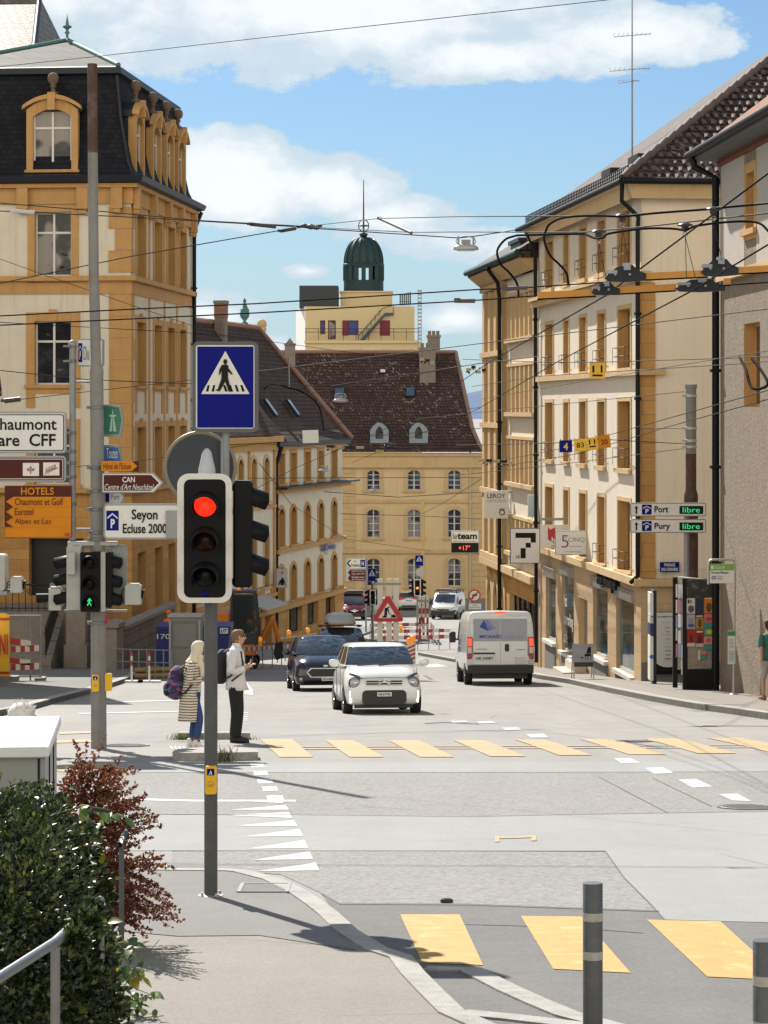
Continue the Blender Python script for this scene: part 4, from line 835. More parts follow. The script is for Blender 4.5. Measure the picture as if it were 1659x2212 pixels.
for sx_ in (-3.6,3.6):
    for sy in (-.15,.15): b.tube([(sx_*k,sy,-20*k),(sx_*k,sy,114*k)],.035,4)
for i in range(15): b.box(-3.6*k,3.6*k,-.16,.16,(i*8.0-2)*k,(i*8.0+1.6)*k)
b.build('lattice',mat('grey_metal',(.3,.3,.31),.5,.6),ms)
sg = thing('rooftop_lettering','row of dark letter plates on poles on the roof of the cream tower','rooftop sign',W(876,662,301));k = 301/F;b = MB()
for i in range(6): x = (-11+4.3*i)*k;b.box(x-.07,x+.09,-.05,.05,(5)*k,(26+i*1.0)*k);b.box(x-.02,x+.02,.02,.3,-2*k,6*k)
b.box(-13*k,13*k,.06,.12,10*k,11*k);b.build('letters',mat('dark_letters',(.05,.055,.06),.6),sg)
# ---------------------------------------------------------------- gabled house beyond the left edge (its shadow falls into the picture)
E = thing('gabled_house','gabled rendered house just beyond the left edge of the picture','building',(-11.4,71,zg(71)));b = MB()
b.add([(0,-4.2,-1),(0,4.2,-1),(0,4.2,8.6),(0,0,13.6),(0,-4.2,8.6),(-14,-4.2,-1),(-14,4.2,-1),(-14,4.2,8.6),(-14,0,13.6),(-14,-4.2,8.6)],[(0,1,2,3,4),(5,9,8,7,6),(0,4,9,5),(1,6,7,2)]);b.build('wall',REND_H,E)
b = MB();
for s in (-1,1): b.add([(.05,0,13.65),(.05,s*4.6,8.2),(-14,s*4.6,8.2),(-14,0,13.65),(.05,0,13.85),(.05,s*4.6,8.4),(-14,s*4.6,8.4),(-14,0,13.85)],[(0,1,2,3),(4,7,6,5),(0,4,5,1),(1,5,6,2),(2,6,7,3)])
b.build('roof',TILE_D,E)
# ================================================================== SIGNS, SIGNALS, STREET FURNITURE
GALV = mat('galvanised_steel',(.25,.255,.26),.55,.5,var=.22,vscale=6,streak=.3);GREYP = mat('dark_grey_post_paint',(.075,.08,.083),.5,.2,var=.22,vscale=9,dirt=((.16,.15,.14),6,.35),bump=.1)
RUST = mat('rusty_steel',(.085,.045,.03),.8,.2,var=.3,vscale=4,dirt=((.17,.15,.14),4,.5));CONC = mat('weathered_pole_grey',(.22,.21,.195),.75,.15,var=.3,vscale=5,streak=.6,dirt=((.10,.085,.07),2.5,.5))
WH = mat('sign_white',(.66,.65,.61),.5,var=.06,vscale=6,spec=.25,dirt=((.4,.38,.34),9,.35));BK = mat('sign_black',(.008,.008,.009),.6,spec=.2);BL = mat('sign_blue',(.002,.006,.17),.5,var=.08,spec=.12);BR = mat('sign_brown',(.075,.017,.013),.5,var=.12,spec=.15);OR = mat('sign_orange',(.56,.20,.010),.5,var=.1,spec=.15)
DR = mat('sign_red',(.42,.02,.02),.4);GN = mat('sign_green',(.03,.16,.09),.45);YE = mat('sign_yellow',(.72,.42,.01),.4);FRAME = mat('sign_frame',(.27,.28,.28),.45,.4);DKF = mat('dark_sign_frame',(.09,.095,.10),.5,.2,var=.2,vscale=10);LGF = mat('pale_housing',(.36,.36,.33),.5,var=.12,vscale=6)
HOUS = mat('black_signal_housing',(.006,.006,.007),.5,spec=.15);LEDG = mat('green_led',(.02,.3,.1),.5,emit=(.02,.75,.25),estr=.45);LEDR = mat('red_led',(.3,.02,.01),.5,emit=(1,.09,.03),estr=1.2)
class Sign:
    def __init__(s,name,label,cat,cx,cy,d,x0,y0,x1,y1,face=WH,frame=FRAME,r=4,bw=2.5,depth=.03,rz=0,group=None,poly=None,root=None):
        s.k = d/F;s.cx,s.cy = cx,cy
        s.root = root or thing(name,label,cat,W(cx,cy,d),rz,group);s.lay = 0;s.dep = depth;k = s.k
        b = MB()
        if poly: pl = [s.p(x,y) for x,y in poly];ins = .955;c = (sum(p[0] for p in pl)/len(pl),sum(p[1] for p in pl)/len(pl));inn = [(c[0]+(p[0]-c[0])*ins,c[1]+(p[1]-c[1])*(ins-.03)) for p in pl]
        else: pl = rrect((x0-cx)*k,(cy-y1)*k,(x1-cx)*k,(cy-y0)*k,r*k);inn = rrect((x0-cx+bw)*k,(cy-y1+bw)*k,(x1-cx-bw)*k,(cy-y0-bw)*k,max(.5,r-bw)*k)
        b.prism(pl,0,depth);b.build('panel',frame,s.root)
        if face: s.poly_local(inn,face,'face')
    def p(s,x,y): return ((x-s.cx)*s.k,(s.cy-y)*s.k)
    def off(s): s.lay += 1;return -.0022*s.lay-.0008*s.lay*s.k*100
    def poly_local(s,pl,m,name='symbol',th=0):
        y = s.off();b = MB();b.add([(p[0],y,p[1]) for p in pl],[list(range(len(pl)))]);return b.build(name,m,s.root)
    def poly(s,pts,m,name='symbol'): return s.poly_local([s.p(*q) for q in pts],m,name)
    def polys(s,lst,m,name='symbol'):
        y = s.off();b = MB()
        for pts in lst: b.add([(s.p(*q)[0],y,s.p(*q)[1]) for q in pts],[list(range(len(pts)))])
        return b.build(name,m,s.root)
    def rect(s,x0,y0,x1,y1,m,name='symbol',r=0):
        return s.poly_local(rrect((x0-s.cx)*s.k,(s.cy-y1)*s.k,(x1-s.cx)*s.k,(s.cy-y0)*s.k,r*s.k) if r else [s.p(x0,y0),s.p(x1,y0),s.p(x1,y1),s.p(x0,y1)],m,name)
    def text(s,t,x0,y0,x1,y1,m=BK,bold=.018,shear=0,rot=0):
        y = s.off();vs,fs = txt_mesh(t,abs(x1-x0)*s.k,abs(y1-y0)*s.k,bold,shear);c = s.p((x0+x1)/2,(y0+y1)/2);b = MB(T(c[0],y,c[1]) @ RY(rot));b.add(vs,fs);return b.build('lettering',m,s.root)
    def circle(s,x,y,r,m,n=24,name='symbol'): return s.poly([(x+r*cos(2*pi*i/n),y+r*sin(2*pi*i/n)) for i in range(n)],m,name)
    def ringp(s,x,y,r0,r1,m,n=28,name='symbol'):
        yy = s.off();b = MB();a = [s.p(x+r1*cos(2*pi*i/n),y+r1*sin(2*pi*i/n)) for i in range(n)];c = [s.p(x+r0*cos(2*pi*i/n),y+r0*sin(2*pi*i/n)) for i in range(n)]
        for i in range(n): j = (i+1) % n;b.quad((a[i][0],yy,a[i][1]),(a[j][0],yy,a[j][1]),(c[j][0],yy,c[j][1]),(c[i][0],yy,c[i][1]))
        return b.build(name,m,s.root)
    def parking(s,x0,y0,x1,y1):
        s.rect(x0,y0,x1,y1,BL);w,h = x1-x0,y1-y0
        s.polys([[(x0+w*.08,y0+h*.34),(x0+w*.5,y0+h*.12),(x0+w*.5,y0+h*.2),(x0+w*.1,y0+h*.42)],[(x0+w*.5,y0+h*.12),(x0+w*.92,y0+h*.34),(x0+w*.9,y0+h*.42),(x0+w*.5,y0+h*.2)]],WH)
        s.text('P',x0+w*.36,y0+h*.42,x0+w*.7,y0+h*.88,WH,.04)
def tube_thing(name,label,cat,pts,r,m,group=None,part=None,n=12,r1=None):
    base = Vector(pts[0]);b = MB();b.tube([Vector(p)-base for p in pts],r,n,r1=r1)
    o = b.build(name,m,None,base);return tag(o,label,cat,group)
def crossing_face(s,x0,y0,x1,y1):
    s.rect(x0,y0,x1,y1,BL,'face');w = x1-x0;h = y1-y0;X = lambda u: x0+u*w;Yy = lambda v: y0+v*h
    s.poly([(X(.5),Yy(.055)),(X(.93),Yy(.585)),(X(.07),Yy(.585))],WH)
    s.polys([[(X(a+.03),Yy(.475)),(X(a+.065),Yy(.475)),(X(a+.045),Yy(.555)),(X(a),Yy(.555))] for a in (.155,.255)]+[[(X(a),Yy(.475)),(X(a+.04),Yy(.475)),(X(a+.08),Yy(.555)),(X(a+.035),Yy(.555))] for a in (.46,.56,.665,.765)],BK)
    # walking figure with a brimmed hat
    s.polys([[(X(.46),Yy(.178)),(X(.54),Yy(.172)),(X(.545),Yy(.18)),(X(.455),Yy(.19))],[(X(.475),Yy(.18)),(X(.48),Yy(.158)),(X(.52),Yy(.155)),(X(.525),Yy(.177))],[(X(.472),Yy(.185)),(X(.53),Yy(.183)),(X(.532),Yy(.2)),(X(.515),Yy(.222)),(X(.485),Yy(.222)),(X(.472),Yy(.205))]],BK)
    s.poly([(X(.44),Yy(.225)),(X(.545),Yy(.225)),(X(.56),Yy(.27)),(X(.63),Yy(.335)),(X(.615),Yy(.348)),(X(.545),Yy(.305)),(X(.55),Yy(.39)),(X(.6),Yy(.535)),(X(.63),Yy(.545)),(X(.63),Yy(.556)),(X(.56),Yy(.556)),(X(.5),Yy(.43)),(X(.42),Yy(.53)),(X(.4),Yy(.552)),(X(.325),Yy(.54)),(X(.34),Yy(.528)),(X(.365),Yy(.528)),(X(.43),Yy(.4)),(X(.435),Yy(.3)),(X(.4),Yy(.35)),(X(.385),Yy(.35)),(X(.395),Yy(.28))],BK)
# ---------------------------------------------------------------- foreground traffic light with its signs
D1 = 19.3;k1 = D1/F;base = Vector((U(455,D1),D1,zg(D1)+.066))
TL = thing('traffic_light','large traffic light on a dark grey post in the foreground, its red lamp lit','traffic light',base)
lp = lambda x,y,dy=0.0: (W(x,y,D1).x-base.x,dy,W(x,y,D1).z-base.z)
b = MB();b.tube([lp(456,1935),lp(456,1298)],14.5*k1,18);b.tube([lp(456,1298),lp(456,1280)],11*k1,14);b.build('pole',GREYP,TL)
b = MB();b.lathe((lp(456,1935)[0],0,0),[(27*k1,-.02),(27*k1,.012),(15*k1,.016)],20,smooth=False);
for a in range(4): b.lathe((lp(456,1935)[0]+22*k1*cos(a*pi/2+.6),22*k1*sin(a*pi/2+.6),.0),[(.012,.01),(.012,.035),(.001,.036)],6)
b.build('base_plate',mat('base_plate_steel',(.4,.38,.34),.5,.5,var=.2),TL)
def visor(b,c,r,L,ax='y',sgn=-1,n=14,drop=.25):
    """open tunnel hood around a lamp: three quarters of a tube"""
    rings = []
    for f in (0,1):
        ring = []
        for i in range(n+1):
            a = radians(-35)+radians(250)*i/n;rr = r*(1 if f == 0 else .93)
            cx_,cz_ = rr*cos(a),rr*sin(a);l = sgn*L*(f*(1-.35*max(0,-sin(a))))
            p = (c[0]+cx_,c[1]+l,c[2]+cz_-drop*L*f) if ax == 'y' else (c[0]+l,c[1]+cx_,c[2]+cz_-drop*L*f)
            ring.append(p)
        rings.append(ring)
    inner = [[(c[0]+(p[0]-c[0])*(.94 if ax == 'y' else 1),c[1]+(p[1]-c[1])*(1 if ax == 'y' else .94),c[2]+(p[2]-c[2])*.94) for p in rg_] for rg_ in rings]
    b.loft([rings[0],rings[1],inner[1],inner[0]],False,False,True)
board = lambda x0,y0,x1,y1,r: rrect(lp(x0,y0)[0],lp(x0,y1)[2],lp(x1,y0)[0],lp(x0,y0)[2],r*k1,5)
b = MB();b.ring(board(387,1022,504,1299,24),board(401,1034,491,1288,14),-.16,-.145);hd = b.build('contrast_board',WH,TL)
b = MB();b.prism(board(401.4,1034.4,490.6,1287.6,14),-.15,.1);b.build('signal_head',HOUS,TL)
for (y,nm,m) in ((1090,'lamp',mat('red_lamp_lit',(.5,.01,.005),.4,emit=(1.0,.02,.006),estr=.95)),(1165,'lamp',mat('amber_lens_off',(.022,.008,.003),.25,spec=.2)),(1240,'lamp',mat('green_lens_off',(.002,.009,.008),.25,spec=.2))):
    c = lp(447,y);b = MB();b.lathe((c[0],-.16,c[2]),[(24*k1,0),(22*k1,-.012),(15*k1,-.03),(.001,-.036)],20,'y');l = b.build('lamp',m,TL)
    b = MB();b.cur = 0;visor(b,(c[0],-.152,c[2]),31*k1,.16,drop=.18);b.build('visor',HOUS,l)
b = MB();c = lp(446,1279);b.lathe((c[0],-.151,c[2]),[(7*k1,0),(7*k1,-.004),(.001,-.005)],16,'y');bt = b.build('badge',BL,TL)
b = MB();c = lp(448,1024);b.lathe((c[0],-.03,c[2]),[(19*k1,-.03),(18*k1,.04),(14*k1,.1),(10*k1,.165),(5*k1,.19),(.001,.198)],18);b.build('cable_cap',mat('grey_plastic_cap',(.42,.43,.45),.45,var=.1),TL)
b = MB();b.cbox(lp(505,0)[0],lp(546,0)[0],-.08,.14,lp(0,1268)[2],lp(0,1038)[2],.015);sh = b.build('side_head',HOUS,TL)
for y in (1077,1148,1220):
    b = MB();c = lp(546,y);b.lathe((c[0]-.004,.02,c[2]),[(22*k1,0),(20*k1,.004),(.001,.008)],16,'x');l = b.build('lamp',mat('dark_lens',(.01,.004,.003),.3,spec=.15),sh);b = MB();visor(b,(c[0]-.005,.02,c[2]),25*k1,36*k1,'x',1,drop=.3);b.build('visor',HOUS,l)
b = MB();b.box(lp(491,0)[0],lp(506,0)[0],-.03,.05,lp(0,1262)[2],lp(0,1250)[2]);b.box(lp(491,0)[0],lp(506,0)[0],-.03,.05,lp(0,1060)[2],lp(0,1048)[2]);b.build('side_bracket',GREYP,TL)
b = MB();b.tube([lp(486,1290,.16),lp(486,930,.16)],7.5*k1,12);b.tube([lp(456,1285,.0),lp(486,1275,.16)],.02,8);b.tube([lp(456,1050,.05),lp(486,1045,.16)],.02,8);b.build('sign_post',GALV,TL)
def push_button(name,label,x0,y0,x1,y1,d,par_y=0.0,sgn=0):
    k = d/F;o = thing(name,label,'push button',W((x0+x1)/2,y1,d));w,h = (x1-x0)*k/2,(y1-y0)*k;b = MB()
    b.prism(rrect(-w,0,w,h,w*.35),-.07,.0);b.build('case',YE,o)
    if not sgn:
        b = MB();b.quad((-w*.65,-.0725,h*.68),(w*.65,-.0725,h*.68),(w*.65,-.0725,h*.92),(-w*.65,-.0725,h*.92));b.build('symbol_plate',BL,o)
        b = MB();b.add([(-.0*w,-.074,h*.88),(w*.15,-.074,h*.8),(w*.3,-.074,h*.7),(w*.15,-.074,h*.7),(0,-.074,h*.77),(-w*.2,-.074,h*.7),(-w*.35,-.074,h*.7),(-w*.12,-.074,h*.8)],[tuple(range(8))]);b.build('symbol',WH,o)
        b = MB();b.lathe((0,-.07,h*.38),[(w*.5,0),(w*.45,-.012),(.001,-.02)],14,'y');b.build('button',mat('yellow_button',(.62,.36,.02),.35),o)
    return o
push_button('push_button','yellow pedestrian push button on the dark foreground post',445,1653,469,1713,D1-.058)
s = Sign('crossing_sign','large blue pedestrian crossing sign in a grey frame above the foreground traffic light','road sign',485,835,D1+.02,414,737,557,934,WH,DKF,13,8,.07);s.root.location.y += .08;crossing_face(s,425,748,547,924);s.ringp(0,0,0,0,WH) if False else None
p = W(433,1010,20.3);o = thing('round_sign','round road sign seen from its grey back behind the foreground traffic light','road sign',p);k = 20.3/F
b = MB();b.lathe((0,0,0),[(.001,-.006),(72*k,-.006),(72*k,.004),(.001,.004)],40,'y',smooth=False,caps=False);b.build('disc',mat('sign_back_grey',(.06,.068,.078),.6,.2,var=.2,spec=.2),o)
b = MB();b.tube([(75*k*cos(2*pi*i/40),0,75*k*sin(2*pi*i/40)) for i in range(41)],4.5*k,8,caps=False);b.build('rim',mat('dull_rim',(.22,.19,.14),.5,.3,var=.2),o)
b = MB();b.box(-25*k,-12*k,-.01,-.006,-45*k,-36*k);b.build('sticker',WH,o);b = MB();b.box(45*k,58*k,-.05,-.008,-70*k,60*k);b.build('clamp_rail',GALV,o)
# ---------------------------------------------------------------- tall pole on the island
D2 = 39.6;k2 = D2/F;pb = G(214,1617);D2 = pb.y;k2 = D2/F
tp = thing('catenary_pole','tall tapering steel pole, rusty at the top and grey below, left of the crossing','pole',pb)
q = lambda x,y,dy=0.0: (W(x,y,D2).x-pb.x,dy,W(x,y,D2).z-pb.z)
b = MB();b.tube([q(214,1620),q(212,1160),q(209,800)],[17*k2,15.5*k2,14.5*k2],18);b.lathe(q(209.5,800),[(14.5*k2,-.1),(14.8*k2,0),(11.8*k2,.08)],18,caps=False);b.tube([q(209,800),q(203,600),q(201,330)],[11.8*k2,11.2*k2,10.8*k2],16);b.build('shaft',CONC,tp)
b = MB();b.tube([q(201,330),q(200,138)],10.7*k2,16);b.build('rusty_top',RUST,tp)
for y,r in ((880,15),(1010,15.4),(1060,15.6),(1100,15.6),(1150,16),(1165,16),(1345,16.6)): b = MB();c = q(209+(y-800)*.006,y);b.lathe(c,[(r*k2,-.03),(r*k2+.006,-.025),(r*k2+.006,.025),(r*k2,.03)],18,smooth=False,caps=False);b.box(c[0]-r*k2-.05,c[0]-r*k2+.01,-.03,.03,c[2]-.025,c[2]+.025);b.build('clamp_band',mat('band_steel',(.16,.16,.16),.45,.6,var=.2),tp)
b = MB();b.tube([q(217,1175,.05),q(217,790,.05)],5*k2,8);b.build('side_bar',GALV,tp)
for x0,y0,x1,y1,sg in ((200,1457,215,1493,0),(228,1454,243,1492,1)): push_button('push_button','yellow push button box on the front of the tall pole' if not sg else 'yellow push button box on the right side of the tall pole',x0,y0,x1,y1,D2-.1 if not sg else D2,sgn=sg)
s = Sign('tag','small red arrow tag on the right of the tall pole under the signals','tag',230,1338,D2,224,1328,237,1348,DR,DR,1,.5,.01,poly=[(223,1328),(231,1328),(237,1337),(231,1348),(223,1348)])
# direction signs on the pole
gS = 'direction signs on the tall pole'
s = Sign('direction_sign','white direction sign to the Seyon and Ecluse car parks with blue P','direction sign',306,1126,D2-.25,224,1088,388,1165,WH,FRAME,10,4,.04,group=gS);s.parking(230,1103,257,1146);s.text('Seyon',285,1100,341,1129);s.text('Ecluse 2000',266,1131,361,1152)
b = MB();b.box((359-306)*k2,(392-306)*k2,-.03,-.012,(1126-1162)*k2,(1126-1103)*k2);b.build('clamp_plate',mat('clamp_grey',(.26,.27,.27),.5,.4,var=.15),s.root)
pz = lambda x0,y0,x1,y1,tipw: [(x0,y0),(x1-tipw,y0),(x1,(y0+y1)/2),(x1-tipw,y1),(x0,y1)]
s = Sign('direction_sign','brown arrow sign with white lettering to the art centre on the tall pole','direction sign',286,1043,D2-.25,221,1022,352,1064,None,FRAME,3,2,.04,group=gS,poly=pz(221,1022,353,1064,20));s.poly(pz(223,1024,349,1062,19),WH,'face');s.poly(pz(224.5,1026,344,1060,17),BR,'face');s.text('CAN',265,1030,292,1042,WH);s.text("Centre d'Art Neuchâtel",227,1045,333,1058,WH,.0,.3)
s = Sign('direction_sign','small orange arrow sign to a hotel above the brown arrow sign','direction sign',260,1006,D2-.25,219,995,300,1018,None,BR,1,1,.03,group=gS,poly=[(219,995),(300,997),(300,1019),(219,1018)]);s.poly(pz(219.5,996,297,1017.5,12),OR,'face');s.text("Hôtel de l'Ecluse",224,1000,284,1014,BR,.01)
s = Sign('direction_sign','green angled sign with a white tower symbol on the tall pole','direction sign',245,909,D2+.1,222,873,268,945,None,FRAME,3,2,.04,rz=radians(-20),group=gS,poly=[(221,873),(262,876),(269,907),(262,945),(221,943)]);s.poly([(223,877),(259,880),(265,907),(259,938),(223,938)],GN,'face');s.polys([[(236,932),(241,900),(244,900),(243,932)],[(246,932),(245,900),(247,900),(253,932)],[(236,896),(252,896),(252,900),(236,900)],[(242,895),(244,883),(246,895)]],mat('pale_green',(.35,.5,.42),.5))
s = Sign('direction_sign','blue angled sign reading Toutes behind the tall pole','direction sign',245,980,D2+.12,222,960,266,998,None,FRAME,3,2,.04,rz=radians(-20),group=gS,poly=[(221,960),(258,962),(267,998),(221,998)]);s.poly([(223,965),(256,967),(264,996),(223,996)],mat('mid_blue',(.03,.12,.32),.45),'face');s.text('Toutes',229,968,256,990,WH,.0)
s = Sign('direction_sign','small white sign reading Pury half hidden between two signs on the tall pole','direction sign',248,1075,D2+.1,224,1064,270,1087,None,FRAME,2,2,.04,rz=radians(-15),group=gS,poly=[(224,1063),(264,1063),(271,1074),(264,1087),(224,1087)]);s.poly([(226,1065),(262,1065),(268,1074),(262,1086),(226,1086)],WH,'face');s.rect(227,1066,236,1085,BL);s.text('Pury',241,1067,260,1084,mat('sign_grey_text',(.2,.2,.2),.5),.0)
# thin sign post
pb2 = G(157,1640);pt = tube_thing('sign_post','slim grey tubular post carrying the signs left of the tall pole','post',[W(157,1166,D2),W(157.5,742,D2)],7*k2,GALV)
b = MB();w0 = W(157,1166,D2)
for y in (825,1143): b.tube([(0,0,W(0,y,D2).z-w0.z),(W(196,y,D2).x-w0.x,0,W(0,y,D2).z-w0.z)],.018,8)
b.build('strut',GALV,pt);b = MB();zt_ = W(0,742,D2).z-w0.z;b.lathe((0,0,zt_),[(9*k2,-.03),(9.5*k2,0),(6*k2,.04),(.01,.055)],14);b.build('cap',GALV,pt)
b = MB()
for y in (748,780,935,975,1000,1030,1088): z = W(0,y,D2).z-w0.z;b.lathe((0,0,z),[(8.2*k2,-.025),(8.6*k2,-.02),(8.6*k2,.02),(8.2*k2,.025)],14,smooth=False,caps=False);b.box(-.13,-.02,-.1,-.07,z-.015,z+.015)
b.build('clamps',mat('band_steel',(.16,.16,.16),.45,.6),pt)
gS2 = 'signs on the slim post'
s = Sign('direction_sign','large white direction sign to Chaumont and Gare CFF cut by the left edge','direction sign',20,934,D2-.12,-110,889,144,979,WH,FRAME,9,4,.05,group=gS2);s.rect(-105,895,139,974,BK,'border',5);s.rect(-103,897,137,972,WH,'face',4);s.text('Chaumont',-24,903,123,929);s.text('Gare  CFF',-28,937,121,964)
s = Sign('direction_sign','long brown sign with leaf and funicular symbols under the white Chaumont sign','direction sign',20,1013,D2-.12,-110,985,143,1041,BR,FRAME,9,4,.05,group=gS2);s.rect(-104,991,137,1035,WH,'border',4);s.rect(-102.5,992.5,135.5,1033.5,BR,'face',3);s.rect(50,1000,85,1028,WH);s.rect(94,999,129,1027,WH)
lf = mat('symbol_brown',(.30,.11,.05),.5);s.polys([[(67,1006),(70,1011),(67,1016),(64,1011)],[(58,1011),(64,1013),(66,1018),(60,1017)],[(76,1011),(70,1013),(68,1018),(74,1017)],[(66,1016),(68,1016),(68,1024),(66,1024)]],lf);s.polys([[(97,1023),(126,1009),(126,1011),(97,1025)],[(100,1012),(121,1003),(121,1011),(100,1020)]],lf);s.polys([[(102,1013),(106,1011),(106,1014),(102,1016)],[(108,1010.5),(112,1008.5),(112,1011.5),(108,1013.5)],[(114,1008),(118,1006),(118,1009),(114,1011)]],WH)
s = Sign('hotel_sign','orange and brown hotels sign with three arrows pointing left','direction sign',82,1105,D2-.12,10.5,1049,155,1161,OR,BR,1,.8,.03,group=gS2);s.rect(11.5,1050,154,1073,BR,'header');s.text('HOTELS',46,1053,117,1069,OR)
for i,t in enumerate(('Chaumont et Golf','Eurotel','Alpes et Lac')):
    y0 = 1073+i*21.8;s.polys([[(11.5,y0),(29,y0),(13,y0+10.5),(11.5,y0+10.5)],[(11.5,y0+10.5),(13,y0+10.5),(29,y0+21.8),(11.5,y0+21.8)]],BR);s.text(t,33,y0+3,(137,73,112)[i],y0+18,BR,.0);s.rect(11.5,y0+21.5,154,y0+22.1,mat('orange_line',(.42,.14,.01),.5),'line')
s.rect(141,1151,152,1157,DR)
s = Sign('parking_sign','white angled parking sign with blue P at the top of the slim post','direction sign',182,761,D2+.1,164,732,230,792,WH,FRAME,6,3,.04,rz=radians(-25),group=gS2);s.parking(168,741,178,782);s.text('Du Port',182,748,222,778,mat('sign_grey_text',(.2,.2,.2),.5),.0)
# signals on the tall pole
SG = thing('pedestrian_signal','cluster of black and grey signal heads on the tall pole, green walking man lit','traffic light',Vector((pb.x,pb.y,W(0,1318,D2).z)))
sl = lambda x,y,dy=0.0: (W(x,y,D2).x-SG.location.x,dy,W(x,y,D2).z-SG.location.z)
def hbox(par,nm,x0,y0,x1,y1,m,a=-.3,c=-.1,ch=.012): b = MB();b.cbox(sl(x0,0)[0],sl(x1,0)[0],a,c,sl(0,y1)[2],sl(0,y0)[2],ch);return b.build(nm,m,par)
h1 = hbox(SG,'signal_head',180,1190,222,1318,HOUS,-.36,-.14);hbox(SG,'casing',222.3,1190,233,1318,LGF,-.34,-.1)
for y in (1212,1256,1298):
    c = sl(201,y,-.36);b = MB();b.lathe((c[0],-.361,c[2]),[(15*k2,0),(14*k2,-.008),(.001,-.014)],16,'y');l = b.build('lamp',mat('dark_lens',(.01,.004,.003),.3,spec=.15),h1)
    b = MB();visor(b,(c[0]-.01,-.355,c[2]),17*k2,.15,drop=.15);b.build('visor',HOUS,l)
Xg = lambda x,y: (sl(200+(x-50)*.33,0)[0],-.378,sl(0,1304-(y-0)*.33)[2])
b = MB();b.add([Xg(50,48),Xg(57,42),Xg(66,30),Xg(60,28),Xg(54,34),Xg(52,22),Xg(64,0),Xg(57,0),Xg(48,18),Xg(40,0),Xg(33,0),Xg(44,24),Xg(45,34),Xg(38,26),Xg(34,28),Xg(43,42)],[tuple(range(16))]);b.build('green_man',mat('green_man_lit',(.02,.3,.1),.5,emit=(.02,.8,.2),estr=.6),h1)
b = MB();b.prism(rrect(sl(231,0)[0],sl(0,1308)[2],sl(276,0)[0],sl(0,1176)[2],10*k2),.0,.02);b.build('backing_board',mat('grey_board_back',(.24,.25,.24),.5,.2,var=.1),SG)
h2 = hbox(SG,'signal_head',233.5,1192,246,1310,HOUS,-.3,-.02)
for y in (1214,1255,1294):
    c = sl(246,y,-.16);b = MB();b.lathe((c[0]-.005,c[1],c[2]),[(15*k2,0),(13*k2,.006),(.001,.01)],14,'x');l = b.build('lamp',mat('dark_lens',(.01,.004,.003),.3,spec=.15),h2);b = MB();visor(b,(c[0]-.01,c[1],c[2]),16*k2,22*k2,'x',1,drop=.2);b.build('visor',HOUS,l)
h3 = hbox(SG,'signal_head',149,1178,180,1314,LGF,-.3,-.04)
for y in (1213,1250,1290):
    c = sl(149,y,-.17);b = MB();b.lathe((c[0]+.005,c[1],c[2]),[(15*k2,0),(13*k2,-.006),(.001,-.01)],14,'x');l = b.build('lamp',mat('dark_lens',(.01,.004,.003),.3,spec=.15),h3);b = MB();visor(b,(c[0]+.01,c[1],c[2]),16*k2,30*k2,'x',-1,drop=.2);b.build('visor',HOUS,l)
hbox(SG,'control_box',152,1190,170,1238,LGF,-.42,-.302);hbox(SG,'mounting_plate',148,1169,255,1178,LGF,-.1,.05,.004)
b = MB();b.box(sl(140,0)[0],sl(275,0)[0],-.03,.03,sl(0,1322)[2],sl(0,1317)[2]);b.box(sl(150,0)[0],sl(240,0)[0],-.03,.03,sl(0,1186)[2],sl(0,1180)[2]);b.build('bracket',GALV,SG)
def camera_box(label,x0,y0,x1,y1,sgn):
    o = thing('detector_camera',label,'camera',W((x0+x1)/2,y1,D2-.12));w = (x1-x0)*k2/2;h = (y1-y0)*k2;b = MB();b.cbox(-w,w,-.1,.1,0,h,.012);b.build('case',LGF,o);b = MB();b.box(-w*.75,w*.75,-.08,.08,h,h+.02);b.build('lid',LGF,o);b = MB();b.tube([(sgn*w,0,h*.55),(sgn*(w+27*k2 if sgn < 0 else w+5*k2),0,h*.52)],10*k2,12,r1=11*k2);b.build('hood',HOUS,o);b = MB();b.tube([(-sgn*w,0,h*.8),(-sgn*(w+.05),.0,h*.7),(-sgn*(w+.06),0,h*.2),(-sgn*w*.5,0,-.02)],.008,5);b.build('cable',HOUS,o);return o
camera_box('grey detector camera box left of the pedestrian signals, hood to the left',107,1270,134,1318,-1);camera_box('grey detector box on the right side of the pedestrian signals',271,1263,306,1306,1)
camera_box('small grey detector box at the left edge by the railing',24,1248,50,1280,1)
o = thing('control_cabinet','narrow grey control cabinet with rounded top at the left edge','cabinet',W(-10,1275,D2));b = MB();b.prism(rrect(-22*k2,0,25*k2,78*k2,8*k2),-.2,.2);b.build('case',LGF,o);b = MB();b.box(-24*k2,30*k2,-.22,.22,-.06,0);b.build('shelf',GALV,o);b = MB();b.tube([(0,0,-.06),(0,0,zg(D2)-W(0,1275,D2).z)],.06,10);b.build('post',GALV,o)
